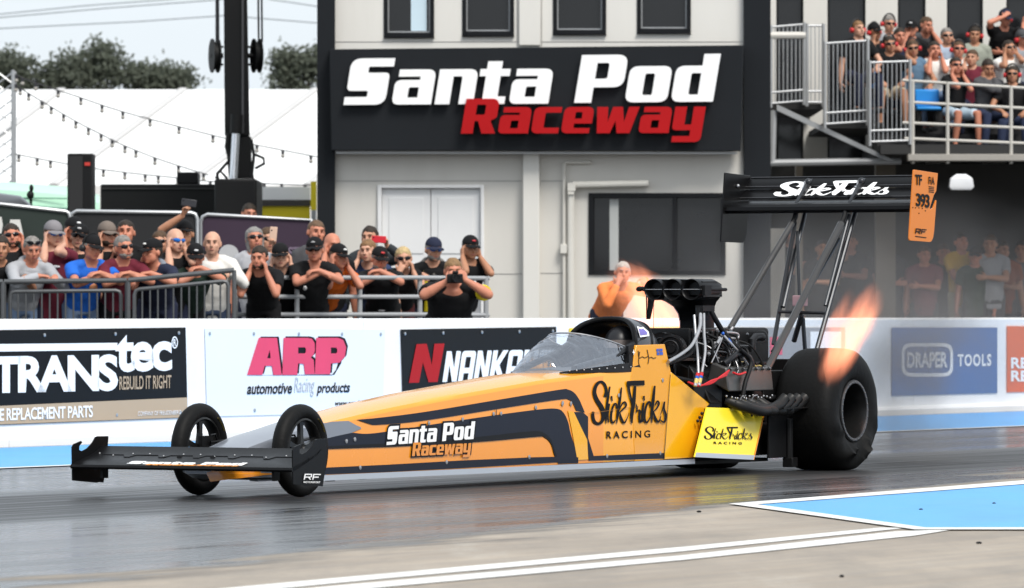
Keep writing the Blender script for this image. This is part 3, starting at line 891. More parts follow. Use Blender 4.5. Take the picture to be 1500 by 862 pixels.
# ground floor behind: dark wall, columns
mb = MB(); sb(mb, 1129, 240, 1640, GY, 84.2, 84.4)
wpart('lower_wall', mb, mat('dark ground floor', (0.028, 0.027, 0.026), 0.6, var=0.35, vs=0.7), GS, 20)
mb = MB()
for (a, c) in ((1128, 1150),): sb(mb, a, 335, c, GY, 81.9, 82.3)
wpart('pale_column', mb, M_CLADDING, GS, 20)
for (a, c) in ((1283, 1312), (1560, 1590), (1166, 1176)):
    mb = MB(); sb(mb, a, 236, c, GY, 81.0, 81.3)
    wpart('brown_column', mb, mat('dim brown column', (0.10, 0.085, 0.065), 0.7, var=0.15), GS, 20)
# pale lamp under the deck
mb = MB(); p = at(1408, 268, 79.8); mb.loft([[p + Vector((x * k, y * k, z)) for x, y in ((-.17, -.1), (.17, -.1), (.17, .1), (-.17, .1))] for z, k in ((-.10, .8), (-.06, 1), (.06, .9), (.12, .4))])
wpart('ceiling_lamp', mb, mat('white lamp shade', (0.75, 0.76, 0.78), 0.3), GS)
# railings
M_ROPE = mat('pale weathered rail', (0.50, 0.48, 0.44), 0.55, 0.1, var=0.15, vs=8)
rails = [((1322, 118), (1640, 138)), ((1330, 150), (1640, 166)), ((1322, 180), (1640, 194)), ((1325, 203), (1640, 216))]
for a, c in rails:
    mb = MB(); mb.tube([at(*a, SY), at(*c, SY)], 0.021, 8)
    wpart('rail', mb, M_ROPE, GS)
for x0, yt in ((1337, 118), (1388, 120), (1481, 126), (1575, 130)):
    mb = MB(); mb.tube([at(x0, yt, SY), at(x0, 240, SY)], 0.026, 8)
    wpart('rail_post', mb, M_ROPE, GS)
def gate(pa, pb, h_, Y, nb):
    """balustrade between two top points, h_ px tall"""
    mb = MB()
    (x0, y0), (x1, y1) = pa, pb
    for yo in (0, h_ - 16, h_): mb.tube([at(x0, y0 + yo, Y), at(x1, y1 + yo, Y)], 0.016, 8)
    for x, y in (pa, pb): mb.tube([at(x, y - 3, Y), at(x, y + h_ + 6, Y)], 0.026, 8)
    for i in range(1, nb):
        t = i / nb
        x, y = x0 + (x1 - x0) * t, y0 + (y1 - y0) * t
        mb.tube([at(x, y, Y), at(x, y + h_, Y)], 0.0075, 6)
    wpart('balustrade', mb, M_STEEL, GS)
gate((1129, 40), (1178, 36), 112, SY + 0.9, 8)
gate((1182, 38), (1206, 38), 112, SY + 0.9, 4)
gate((1208, 64), (1271, 60), 118, SY + 0.2, 10)
gate((1274, 92), (1333, 90), 116, SY, 9)
mb = MB(); mb.tube([at(1129, 52, SY + .9), at(1180, 52, SY + .9)], 0.05, 8)
wpart('hand_rail', mb, M_CLADDING_LIGHT, GS)
mb = MB()
mb.hexa([at(1138, 162, SY + .3), at(1298, 236, SY + .3), at(1312, 236, SY + .3), at(1138, 153, SY + .3)],
        [at(1138, 162, SY + .6), at(1298, 236, SY + .6), at(1312, 236, SY + .6), at(1138, 153, SY + .6)])
mb.tube([at(1133, 162, SY + .4), at(1131, 240, SY + .4)], 0.05, 8)
mb.tube([at(1129, 239, SY + .4), at(1320, 236, SY + .4)], 0.05, 8)
wpart('stair_stringer', mb, M_RAILGREY, GS, 20)
M_BLUESEAT = mat('blue plastic seat', (0.02, 0.24, 0.62), 0.4, var=0.05)
def seat(x0, x1, y0, y1, Y, label):
    t = thing('stadium_seat', label, 'seat', at((x0 + x1) / 2, y1 + 8, Y))
    a = at(x0, y0, Y); c = at(x1, y1, Y)
    mb = MB(); mb.box((a.x, Y, c.z + .1), (c.x, Y + 0.05, a.z)); wpart('backrest', mb, M_BLUESEAT, t, 35, 0.03)
    mb = MB(); mb.box((a.x, Y - 0.36, c.z + .05), (c.x, Y, c.z + 0.1)); wpart('seat_pan', mb, M_BLUESEAT, t, 35, 0.02)
    mb = MB(); mb.box((a.x + .02, Y - .3, c.z - .1), (a.x + .07, Y, c.z + .05)); wpart('support', mb, M_BLACK, t)
    mb = MB(); mb.box((c.x - .07, Y - .3, c.z - .1), (c.x - .02, Y, c.z + .05)); wpart('support', mb, M_BLACK, t)
seat(1340, 1376, 131, 168, SY + 1.0, 'empty bright blue plastic seat behind the balcony rails')
seat(1271, 1283, 104, 136, SY + 1.1, 'blue plastic seat half hidden behind the seated man in beige shorts')

# ================================================================== left background
MQ = thing('marquee', 'long white marquee roof in the background left of the building', 'tent', at(230, 330, 118))
def mp(x, t, off=0.0):       # roof point: px column on the ridge, t 0 ridge .. 1 eave
    r = at(x, 131.5, 124); e = at(x - 190, 272, 112)
    q = r * (1 - t) + e * t
    return q + Vector((0, -0.6, 0.75)).normalized() * off
mb = MB()
xs = [-330, -180, -100, 90, 268, 462, 640, 800]
rows = []
for t in [i / 8 for i in range(9)]:
    row = []
    for i, x in enumerate(xs[:-1]):
        for k in range(6):
            s = k / 6
            sag = -0.10 * math.sin(math.pi * s) * math.sin(math.pi * min(t * 1.0, 1))
            row.append(mp(x + (xs[i + 1] - x) * s, t, sag))
    row.append(mp(xs[-1], t))
    rows.append(row)
mb.loft(rows, closed=False, caps=False)
back = [[p + Vector((0, 26, -5.2)) if False else Vector((p.x, 124 + (124 - p.y), p.z)) for p in r] for r in rows]
mb.loft(back, closed=False, caps=False)
wpart('roof', mb, M_TENT, MQ, 40)
mb = MB()
for x in xs[1:-1]:
    pts = [mp(x, t, 0.03) for t in (0.0, .2, .4, .6, .8, 1.0)]
    mb.tube(pts, [(0.10, 0.02)] * 6, 8)
wpart('roof_straps', mb, M_TENT_SEAM, MQ)
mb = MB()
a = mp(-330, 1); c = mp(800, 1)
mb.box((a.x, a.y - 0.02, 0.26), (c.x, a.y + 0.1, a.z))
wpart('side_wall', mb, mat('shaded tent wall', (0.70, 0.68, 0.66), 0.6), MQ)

def lattice(name, p0, p1, w_, label, n=14):
    t = thing(name, label, 'truss tower', (p0.x, p0.y, p0.z))
    mb = MB()
    cs = [Vector((sx * w_, sy * w_, 0)) for sx, sy in ((-1, -1), (1, -1), (1, 1), (-1, 1))]
    for q in cs: mb.tube([p0 + q, p1 + q], 0.03, 8)
    wpart('chords', mb, M_STEEL, t)
    mb = MB()
    for i in range(n):
        z0 = p0.lerp(p1, i / n); z1 = p0.lerp(p1, (i + 1) / n)
        for k in range(4):
            a, b_ = cs[k], cs[(k + 1) % 4]
            if i % 2: a, b_ = b_, a
            mb.tube([z0 + a, z1 + b_], 0.014, 6)
    wpart('braces', mb, M_STEEL, t)
    return t
a = at(7, 104, 95); lattice('truss_tower', Vector((a.x, a.y, 0.26)), a, 0.15, 'pale lattice truss tower at the left edge of the picture', 22)

M_CABLE = mat('dark cable', (0.03, 0.03, 0.035), 0.6)
M_BULB = mat('bulb glass', (0.35, 0.33, 0.30), 0.2)
def string(pts, Y, label, n_b):
    t = thing('string_light', label, 'string lights', at(*pts[0], Y))
    P_ = [at(x, y, Y) for x, y in pts]
    line = []
    for i in range(len(P_) - 1):
        a = P_[max(i - 1, 0)]; b_ = P_[i]; c = P_[i + 1]; d = P_[min(i + 2, len(P_) - 1)]
        for k in range(6):
            u = k / 6
            line.append(0.5 * ((2 * b_) + (c - a) * u + (2 * a - 5 * b_ + 4 * c - d) * u * u + (3 * b_ - a - 3 * c + d) * u ** 3))
    line.append(P_[-1])
    mb = MB(); mb.tube(line, 0.010, 5)
    wpart('cable', mb, M_CABLE, t)
    for i in range(n_b):
        p = line[min(int((i + 0.5) / n_b * len(line)), len(line) - 1)]
        mb = MB(); mb.tube([p, p - Vector((0, 0, .06))], 0.026, 6)
        s_ = wpart('lamp_socket', mb, M_CABLE, t)
        mb = MB(); mb.ball(p - Vector((0, 0, .09)), 0.034, 8, 6)
        wpart('bulb', mb, M_BULB, s_)
string([(22,109),(44,119),(108,140),(170,161),(232,178),(326,202),(387,215),(464,230)], 90, 'upper festoon light cable falling to the right across the marquee roof', 14)
string([(22,123),(37,134),(75,157),(111,178),(148,197),(183,214),(237,235),(306,257)], 91, 'steepest festoon light cable ending at the crane foot', 15)
string([(22,226),(74,236),(131,246),(193,254),(251,260),(308,266),(387,269),(454,272)], 92, 'lowest festoon light cable hanging along the marquee eave', 16)
for pts, lab in (([(-60, 27), (0, 21), (120, 9), (240, 0), (400, -14)], 'dark overhead wire across the top left sky'),
                 ([(-60, 32), (0, 26), (160, 12), (320, 0), (420, -8)], 'faint overhead wire just under the dark one'),
                 ([(-60, 47), (0, 42), (200, 32), (330, 23), (465, 34)], 'lowest faint overhead wire crossing behind the crane'),
                 ([(380, -4), (400, 0), (440, 6), (480, 12)], 'short overhead wire between the crane and the building')):
    mb = MB(); mb.tube([at(x, y, 150) for x, y in pts], 0.016, 5)
    tag(wpart('overhead_wire', mb, mat('grey wire', (0.22, 0.24, 0.26), 0.6)), lab, 'wire', 'overhead wires in the sky')

# crane
CR = thing('mobile_crane', 'black crane boom with two pulleys rising behind the crowd', 'crane', at(345, 420, 78))
def cb(mb, x0, y0, x1, y1, Y0, Y1): return sb(mb, x0, y0, x1, y1, Y0, Y1)
mb = MB()
mb.hexa([at(329, 200, 78), at(366, 200, 78), at(360, -120, 78), at(327, -120, 78)], [at(329, 200, 78.5), at(366, 200, 78.5), at(360, -120, 78.5), at(327, -120, 78.5)])
mb.hexa([at(335, 262, 78.02), at(369, 262, 78.02), at(368, 200, 78.02), at(330, 200, 78.02)], [at(335, 262, 78.48), at(369, 262, 78.48), at(368, 200, 78.48), at(330, 200, 78.48)])
wpart('boom', mb, M_BLACK, CR, 20, 0.02)
mb = MB(); cb(mb, 354, -120, 357, 195, 77.95, 77.999)
wpart('boom_rib', mb, mat('dark grey rib', (0.06, 0.06, 0.065), 0.5), CR, 20)
mb = MB(); mb.tube([at(346, 190, 77.8), at(340, 300, 77.8)], 0.055, 14)
wpart('hydraulic_ram', mb, mat('bright chrome ram', (0.75, 0.77, 0.82), 0.2, 0.9), CR)
mb = MB(); mb.tube([at(347, 168, 77.8), at(346, 196, 77.8)], 0.085, 14)
wpart('ram_sleeve', mb, M_BLACK, CR)
for xc, xr in ((315, 327), (376, 363)):
    mb = MB(); c = at(xc, 82, 78.2)
    ax = Vector((1, 0.25, 0))
    mb.lathe([(-0.05, 0.03), (-0.05, 0.235), (-0.03, 0.235), (-0.015, 0.19), (0.015, 0.19), (0.03, 0.235), (0.05, 0.235), (0.05, 0.03)], c, ax, 28, closed=True)
    mb.tube([c, at(xr, 82, 78.2)], 0.035, 8)
    mb.tube([c + Vector((0, 0, .12)), at(xr, 69, 78.2)], 0.018, 6); mb.tube([c - Vector((0, 0, .12)), at(xr, 95, 78.2)], 0.018, 6)
    wpart('pulley', mb, M_BLACK, CR)
mb = MB()
mb.tube([at(317, 62, 78.2), at(317, -120, 78.2)], 0.014, 6); mb.tube([at(320, 62, 78.2), at(319, -120, 78.2)], 0.014, 6)
mb.tube([at(379, 62, 78.2), at(377, -120, 78.2)], 0.014, 6); mb.tube([at(384, 62, 78.2), at(382, -120, 78.2)], 0.014, 6)
wpart('hoist_cable', mb, M_CABLE, CR)
mb = MB()
cb(mb, 314, 262, 376, 420, 77.4, 79.2)
wpart('crane_base', mb, M_BLACK, CR, 20, 0.03)
mb = MB()
for pts in ([(334, 195), (331, 215), (336, 235), (318, 255), (322, 275)], [(368, 205), (372, 228), (369, 255), (374, 285)], [(372, 226), (386, 232), (387, 240), (374, 247)], [(316, 262), (322, 250), (333, 262)]):
    mb.tube([at(x, y, 77.6) for x, y in pts], 0.022, 6)
wpart('hoses', mb, M_BLACK, CR)

SPK = thing('speaker_tower', 'tall black loudspeaker column with a small red badge', 'loudspeaker', at(117, 430, 72))
mb = MB(); sb(mb, 98.5, 225, 135.5, 430, 72, 72.5); wpart('cabinet', mb, M_BLACK, SPK, 20, 0.015)
mb = MB(); sb(mb, 101, 229, 121, 425, 71.985, 71.998); wpart('grille', mb, mat('speaker grille', (0.02, 0.02, 0.021), 0.8), SPK, 20)
mb = MB(); sb(mb, 124, 238, 132, 243, 71.985, 71.998); wpart('badge', mb, mat('red badge', (0.5, 0.04, 0.03), 0.4), SPK, 20)
STG = thing('stage_box', 'long low black stage box behind the crowd fence', 'stage', at(235, 430, 80))
mb = MB(); sb(mb, 147, 270, 331, 430, 80, 82); wpart('case', mb, M_BLACK, STG, 20, 0.02)
mb = MB(); sb(mb, 147, 276, 331, 277, 79.97, 79.998); wpart('seam', mb, mat('dark grey seam', (0.05, 0.05, 0.05), 0.6), STG, 20)
o = MB(); sb(o, 259, 252.3, 290, 269.9, 80.2, 80.8); o = wpart('equipment_case', o, M_BLACK, None, 20, 0.02)
tag(o, 'small black equipment case on top of the long stage box', 'case')

VAN = thing('mint_van', 'mint green van parked behind the fence at the left edge', 'van', at(60, 440, 76))
M_MINT = mat('mint green paint', (0.45, 0.74, 0.55), 0.3, coat=0.5, var=0.03)
rings = []
for (px, yt, yb, dY) in ((-160, 268, 440, 0), (-60, 264, 440, -0.1), (30, 268, 440, -0.1), (98, 274, 440, 0.0), (146, 286, 440, 0.15)):
    rings.append([at(px, yb, 76 + dY), at(px, (yt + 40), 76 + dY - 0.05), at(px, yt + 12, 76 + dY), at(px, yt, 76.35 + dY), at(px, yt, 78), at(px, yb, 78.2)])
mb = MB(); mb.loft(rings); wpart('body', mb, M_MINT, VAN, 35)
mb = MB(); mb.tube([at(40, 302, 75.85), at(98, 306, 75.9), at(146, 309, 75.95)], 0.02, 6); mb.tube([at(-100, 288, 75.85), at(98, 291, 75.9)], 0.01, 6); wpart('trim_strip', mb, mat('green trim', (0.12, 0.28, 0.2), 0.4), VAN)
mb = MB(); mb.ball(at(46, 276, 75.5), (0.03, 0.05, 0.05), 10, 8); mb.ball(at(44.5, 286, 75.5), (0.05, 0.06, 0.06), 10, 8); mb.tube([at(46, 277, 75.5), at(45, 302, 75.6)], 0.02, 6)
wpart('door_mirror', mb, M_BLACK, VAN)
CARB = thing('dark_car', 'dark grey car roof in front of the mint green van', 'car', at(-40, 440, 74))
rings = []
for px, yt, hw in ((-190, 330, .2), (-150, 288, .7), (-60, 279, .8), (0, 283, .8), (30, 287, .75), (44, 298, .65), (52, 330, .6)):
    rings.append([at(px, 440, 74 - hw), at(px, yt + 12, 74 - hw), at(px, yt + 3, 74 - hw * .8), at(px, yt, 74 - hw * .5), at(px, yt, 74 + hw * .5), at(px, yt + 12, 74 + hw), at(px, 440, 74 + hw)])
mb = MB(); mb.loft(rings); wpart('body', mb, mat('dark grey car paint', (0.035, 0.036, 0.04), 0.35, coat=0.5), CARB, 50)
mb = MB(); mb.loft([[at(-130, 318, 73.12), at(-130, 298, 73.14), at(30, 300, 73.14), at(38, 318, 73.12)], [at(-130, 318, 73.16), at(-130, 298, 73.18), at(30, 300, 73.18), at(38, 318, 73.16)]]); wpart('side_window', mb, M_GLASS, CARB)

# scrim covered fence panels behind the crowd
def fence(top, ybot, Y, m, label, pole=M_STEEL):
    t = thing('fence_panel', label, 'fence', at(top[0][0], ybot, Y), 0, 'covered fence panels behind the crowd')
    mb = MB(); mb.tube([at(x, y, Y) for x, y in top], 0.022, 8); wpart('frame', mb, pole, t)
    n = len(top)
    mb = MB()
    f = [at(x, y, Y + 0.01) for x, y in top]
    mb.add(f + [p + Vector((0, 0.02, 0)) for p in f], [tuple(range(n)), tuple(range(2 * n - 1, n - 1, -1))] + [(i, (i + 1) % n, n + (i + 1) % n, n + i) for i in range(n)])
    wpart('scrim', mb, m, t, 20)
    return t
f1 = fence([(-60, 560), (-60, 296), (0, 299), (97, 310), (101, 313), (103, 320), (103, 560)], 560, 66, M_SCRIM_GREEN, 'fence panel with dark green scrim at the left edge')
mb = MB()
mb.prism([at(12, 349, 65.9), at(15, 322, 65.9), at(29, 322, 65.9), at(35, 349, 65.9)], (0, 0.02, 0)); mb.prism([at(-8, 342, 65.9), at(-8, 318, 65.9), at(2, 318, 65.9), at(4, 330, 65.9), at(2, 342, 65.9)], (0, .02, 0))
wpart('white_print', mb, mat('off white print', (0.62, 0.61, 0.58), 0.6), f1, 20)
f2 = fence([(104, 560), (104, 320), (106, 313), (112, 309.5), (280, 312), (286, 314), (289, 321), (290, 560)], 560, 66.1, M_SCRIM_BLACK, 'fence panel with plain black scrim behind the crowd')
f3 = fence([(294, 560), (294, 326), (297, 318), (304, 314.5), (456, 322.5), (458, 560)], 560, 66.2, M_SCRIM_PURPLE, 'fence panel with purple printed scrim')
mb = MB(); c = at(335, 373, 66.1)
rg = [c + Vector((0.115 * math.cos(k * .2618), 0, 0.115 * math.sin(k * .2618))) for k in range(24)]
mb.prism(rg, (0, .05, 0)); wpart('round_print', mb, mat('grey print', (0.42, 0.42, 0.43), 0.6), f3, 20)
me = text_mesh('ST', 0, 0.03)
fit(me, lambda u, v, d: at(422 + 18 * u, 378 - 16 * v, 66.19 - 0.01 * d)); wpart('lettering', me, mat('violet print', (0.16, 0.12, 0.17), 0.6), f3, None)
# yellow awning beside the building
AW = thing('sponsor_kiosk', 'kiosk with yellow banner and yellow post beside the building corner', 'kiosk', at(415, 430, 84))
mb = MB(); sb(mb, 366, 293, 456, 302, 84, 84.4); wpart('dark_fascia', mb, mat('dark fascia', (0.05, 0.045, 0.04), 0.6), AW, 20)
mb = MB(); sb(mb, 370, 302, 454, 430, 84.05, 84.1); wpart('yellow_panel', mb, M_YELLOW, AW, 20)
mb = MB(); sb(mb, 455, 266, 463.5, 308, 83.9, 84); wpart('yellow_post', mb, M_YELLOW, AW, 20)
mb = MB(); sb(mb, 456, 308, 463, 430, 83.9, 84); wpart('grey_post', mb, M_RAILGREY, AW, 20)
mb = MB(); sb(mb, 366, 274, 454, 293, 84.2, 84.3); wpart('tent_wall_panel', mb, M_TENT, AW, 20)  # white panel added for the lit tent wall above the kiosk

# ---- trees beyond the marquee
def leaf_mat(name, a, b_):
    m = bpy.data.materials.new(name); m.use_nodes = True
    nt = m.node_tree; n, l = nt.nodes, nt.links
    p = n['Principled BSDF']; p.inputs['Roughness'].default_value = 0.6; p.inputs['Specular IOR Level'].default_value = 0.25
    oi = n.new('ShaderNodeNewGeometry'); mx = n.new('ShaderNodeMix'); mx.data_type = 'RGBA'
    mx.inputs['A'].default_value = (*a, 1); mx.inputs['B'].default_value = (*b_, 1)
    l.new(oi.outputs['Random Per Island'], mx.inputs['Factor']); l.new(mx.outputs['Result'], p.inputs['Base Color'])
    tr_ = n.new('ShaderNodeBsdfTranslucent'); l.new(mx.outputs['Result'], tr_.inputs['Color'])
    ms = n.new('ShaderNodeMixShader'); ms.inputs['Fac'].default_value = 0.45
    l.new(p.outputs[0], ms.inputs[1]); l.new(tr_.outputs[0], ms.inputs[2]); l.new(ms.outputs[0], n['Material Output'].inputs['Surface'])
    return m
M_LEAF = leaf_mat('haze greyed leaves', (0.10, 0.115, 0.085), (0.135, 0.15, 0.115))  # leaf colour lightened and greyed: distance haze put into it
M_BARK = mat('bark', (0.09, 0.075, 0.06), 0.9, var=0.2)
def tree(base, lobes, label, seed, trunk_r=0.35):
    """lobes: (x, z, radius) in metres round the base point, crown of leaf clumps"""
    rnd = random.Random(seed)
    t = thing('tree', label, 'tree', base, 0, 'trees beyond the marquee')
    mb = MB()
    top = max(z for _, z, _ in lobes)
    cx_ = sum(x for x, _, _ in lobes) / len(lobes)
    mb.tube([(0, 0, -0.5), (0.1, 0, top * .3), (cx_ * .5, 0, top * .55), (cx_, 0, top * .8)], [trunk_r, trunk_r * .8, trunk_r * .55, .06], 9)
    for (x, z, r) in lobes:
        mb.tube([(cx_ * .3, 0, top * .4), ((cx_ * .3 + x) / 2 + .2, rnd.uniform(-.5, .5), (top * .4 + z) / 2), (x, 0, z)], [trunk_r * .4, trunk_r * .25, 0.03], 6)
    b_ = mb.build('trunk', M_BARK, t)
    vs, fs = [], []
    for (x, z, r) in lobes:
        nc = int(26 * r * r) + 14
        for c in range(nc):
            d = Vector((rnd.gauss(0, 1), rnd.gauss(0, 1), rnd.gauss(0, 1))).normalized()
            rad = r * (0.45 + 0.62 * rnd.random() ** 0.6)
            cc = Vector((x, 0, z)) + Vector((d.x * rad, d.y * rad, d.z * rad * .85))
            for q in range(30):
                p = cc + Vector((rnd.gauss(0, .24), rnd.gauss(0, .24), rnd.gauss(0, .18)))
                u = Vector((rnd.gauss(0, 1), rnd.gauss(0, 1), rnd.gauss(0, 1))).normalized(); v = u.orthogonal().normalized()
                L = rnd.uniform(.055, .12)
                k = len(vs)
                vs += [p - u * L, p + v * L * .6, p + u * L, p - v * L * .6]; fs.append((k, k + 1, k + 2, k + 3))
    me = bpy.data.meshes.new('crown'); me.from_pydata([tuple(v) for v in vs], [], fs)
    link_mesh('crown', me, M_LEAF, t)
TY = 190.0
def tree_px(xc, lob, label, seed):
    b_ = at(xc, 131.5, TY); base = Vector((b_.x, TY, 0.26))
    L = []
    for (px, py, pr) in lob:
        q = at(px, py, TY); L.append((q.x - base.x, q.z - base.z, pr * TY / F))
    tree(base, L, label, seed)
tree_px(8, [(-8, 112, 30), (22, 108, 24), (8, 92, 18), (32, 127, 9), (10, 130, 30)], 'grey green tree at the left edge beyond the marquee', 1)
tree_px(118, [(80, 112, 24), (105, 98, 26), (150, 86, 22), (135, 108, 28), (165, 104, 20), (76, 125, 11), (110, 122, 30)], 'largest broad grey green tree beyond the marquee', 2)
tree_px(222, [(196, 113, 14), (215, 112, 20), (238, 115, 17), (258, 114, 14), (264, 121, 10), (225, 126, 22)], 'lower broad tree right of the largest tree', 3)
tree_px(440, [(425, 98, 20), (450, 92, 20), (440, 112, 26), (415, 122, 14), (466, 104, 22), (418, 88, 9)], 'tree between the crane and the building', 4)

# ================================================================== the dragster (car space: s back from the front axle, w to the near side, z up)
CAR = thing('dragster', 'long orange and navy top fuel dragster with tall rear wing launching on the track', 'dragster', P0, R(90) - TH)
M_ORANGE = mat('orange body wrap', (0.76, 0.262, 0.012), 0.26, var=0.06, vs=2.5, bump=0.05, bs=7, coat=0.6)
M_GOLDEN = mat('golden wrap and top sheen', (0.80, 0.335, 0.011), 0.26, var=0.06, vs=2.5, bump=0.05, bs=7, coat=0.6)
M_AMBER = mat('amber body wrap', (0.86, 0.41, 0.006), 0.26, var=0.06, vs=2.5, bump=0.05, bs=7, coat=0.6)
M_LEMON = mat('lemon panel', (0.92, 0.70, 0.03), 0.3, var=0.03, vs=3, coat=0.3)
M_NAVY = mat('navy stripe', (0.008, 0.0105, 0.021), 0.32, var=0.12, vs=2.5, bump=0.04, bs=9, spec=0.22)
M_STRIPE_BLACK = mat('black stripe edge', (0.005, 0.005, 0.006), 0.4, spec=0.2)
M_SILVER = mat('silver grey wrap', (0.26, 0.28, 0.32), 0.3, 0.35, var=0.08, vs=3, coat=0.3)
M_LIP = mat('pale metal lip', (0.50, 0.53, 0.58), 0.3, 0.6, var=0.1)
M_CARBON = mat('carbon fibre black', (0.005, 0.005, 0.0055), 0.34, var=0.3, vs=30, spec=0.14)
M_TYRE = mat('tyre rubber', (0.0045, 0.0044, 0.0043), 0.6, var=0.5, vs=5, bump=0.25, bs=30, spec=0.16)
M_RIM = mat('black rim', (0.012, 0.012, 0.012), 0.3, 0.3)
M_BEADLOCK = mat('grey beadlock', (0.10, 0.10, 0.105), 0.35, 0.6)
M_TUBE = mat('gunmetal tube', (0.04, 0.042, 0.046), 0.3, 0.6, var=0.15)
M_TUBE_LIGHT = mat('greyish strut', (0.065, 0.063, 0.062), 0.32, 0.5, var=0.15)
M_ENGINE = mat('black engine alloy', (0.008, 0.008, 0.0085), 0.38, 0.4, var=0.3, vs=12)
M_ENGINE_GREY = mat('dark grey engine alloy', (0.022, 0.022, 0.024), 0.35, 0.6, var=0.3, vs=12)
M_FITTING = mat('polished dark fitting', (0.16, 0.16, 0.165), 0.22, 0.85, var=.2)
M_HOSE = mat('braided hose', (0.42, 0.42, 0.43), 0.35, 0.7, var=0.2, vs=60)
M_REDWIRE = mat('red ignition wire', (0.55, 0.015, 0.02), 0.4)
M_ANOD_BLUE = mat('blue anodised fitting', (0.03, 0.12, 0.5), 0.3, 0.5)
M_GOLD = mat('gold fitting', (0.75, 0.55, 0.18), 0.3, 0.6)
M_HEADER = mat('heat stained exhaust', (0.010, 0.0095, 0.009), 0.45, 0.2, var=0.3, vs=12)

def lp(name, mb, m, parent=None, smooth=35, bevel=None, fix=True):   # part in car space
    return mb.build(name, m, parent or CAR, smooth, fix, bevel)

def side_w(s): return 0.17 + 0.03 * s if s >= 0 else 0.17 + 0.07 * s
def side_pt(px, py, off=0.0):
    w = 0.3
    for _ in range(8):
        s, z = car_s(px, py, w + off)
        w = side_w(s)
    return car(s, w + off, z)

def lerp_tab(tab, s):
    if s <= tab[0][0]: return tab[0][1]
    for (a, x), (b_, y) in zip(tab, tab[1:]):
        if s <= b_: return x + (y - x) * (s - a) / (b_ - a)
    return tab[-1][1]
Z_BOT = [(-.56, .150), (-.5, .125), (-.3, .108), (.6, .094), (5.6, .113)]
Z_CR = [(-.56, .19), (-.4, .262), (0, .345), (.57, .430), (1.27, .508), (1.96, .572), (3.23, .674), (4.6, .749), (5.1, .76)]
Z_TOP = [(-.56, .20), (-.4, .285), (0, .375), (.57, .462), (1.27, .552), (1.96, .622), (3.23, .722), (4.6, .79), (5.1, .79)]

# ---- body shell
def body_ring(s):
    w = side_w(s); zb = lerp_tab(Z_BOT, s); zc = lerp_tab(Z_CR, s); zt = lerp_tab(Z_TOP, s)
    h_ = zt - zc
    half = [(0, zb), (w - 0.03, zb), (w, zb + 0.015), (w, zc - 0.012), (w - 0.012, zc + .012), (w * .86, zc + h_ * .42), (w * .6, zc + h_ * .78), (w * .3, zt - h_ * .04)]
    pts = [(a, z) for a, z in half] + [(0, zt)] + [(-a, z) for a, z in half[:0:-1]]
    return [car(s, a, z) for a, z in pts]
mb = MB()
ss = [-.56, -.54, -.48, -.4, -.2, 0] + [i * .15 for i in range(1, 34)]
mb.loft([body_ring(s) for s in ss])
me = mb.mesh('body')
for f in me.polygons:
    c = f.center; s = c.x
    top = c.z > lerp_tab(Z_CR, s) + 0.001
    if s < 0.62: f.material_index = 1 if (top and s > -.55) else 1
    if s > 4.05: f.material_index = 2
    if s >= .62 and c.z > lerp_tab(Z_CR, s) - .09: f.material_index = 2  # top faces golden: sky sheen on the orange put into the colour
BODY = link_mesh('body', me, [M_ORANGE, M_SILVER, M_GOLDEN], CAR, 40)

def decal(name, pts, m, off=0.003, parent=None, th=0.001, holes=(), sharp=True, ptf=side_pt):
    me = loops_mesh([[(x, -y) for x, y in pts]] + [[(x, -y) for x, y in h] for h in holes], 0.5)
    for q in me.vertices: q.co = ptf(q.co.x, -q.co.y, off + th * (q.co.z + 0.5))
    bm = bmesh.new(); bm.from_mesh(me); bmesh.ops.recalc_face_normals(bm, faces=bm.faces); bm.to_mesh(me); bm.free()
    return link_mesh(name, me, m, parent or BODY, None)
def smooth_px(pts, n=5):
    """Catmull-Rom through px points marked as smooth (3rd value), corners kept"""
    out = []
    m = len(pts)
    for i in range(m):
        a, b_, c, d = pts[i - 1], pts[i], pts[(i + 1) % m], pts[(i + 2) % m]
        out.append((b_[0], b_[1]))
        if len(b_) > 2 and len(c) > 2:
            for k in range(1, n):
                t = k / n
                f = lambda p0, p1, p2, p3: 0.5 * (2 * p1 + (p2 - p0) * t + (2 * p0 - 5 * p1 + 4 * p2 - p3) * t * t + (3 * p1 - p0 - 3 * p2 + p3) * t ** 3)
                out.append((f(a[0], b_[0], c[0], d[0]), f(a[1], b_[1], c[1], d[1])))
    return out
def c5(pts): return [(460 + p[0] / 3.75, 540 + p[1] / 3.75, *p[2:]) for p in pts]
def c6(pts): return [(740 + p[0] / 3.593, 450 + p[1] / 3.593, *p[2:]) for p in pts]
decal('navy_stripe', smooth_px(c5([(235,282),(330,274,1),(600,240,1),(1000,174,1),(1340,118,1),(1395,116,1),(1432,136,1),(1462,180,1),(1488,242),(1440,232),(1425,196,1),(1400,172,1),(1340,172,1),(1000,224,1),(600,287,1),(360,309,1),(300,304,1)])), M_NAVY)
decal('navy_stripe', smooth_px(c5([(-60,412),(60,387),(130,370),(205,354,1),(290,359,1),(420,344,1),(700,300,1),(1000,256,1),(1230,226,1),(1330,221,1),(1370,242,1),(1396,295,1),(1412,365,1),(1452,490),(1452,520),(1342,524),(1322,480,1),(1302,414,1),(1268,380,1),(1220,376,1),(900,404,1),(400,432,1),(60,443),(-60,450)])), M_NAVY)
decal('stripe_edge', smooth_px(c5([(60,428),(400,412,1),(880,378,1),(1180,346,1),(1262,354,1),(1308,400,1),(1334,484),(1322,480,1),(1302,414,1),(1268,380,1),(1220,376,1),(900,404,1),(400,432,1),(60,443)])), M_STRIPE_BLACK, 0.0045)
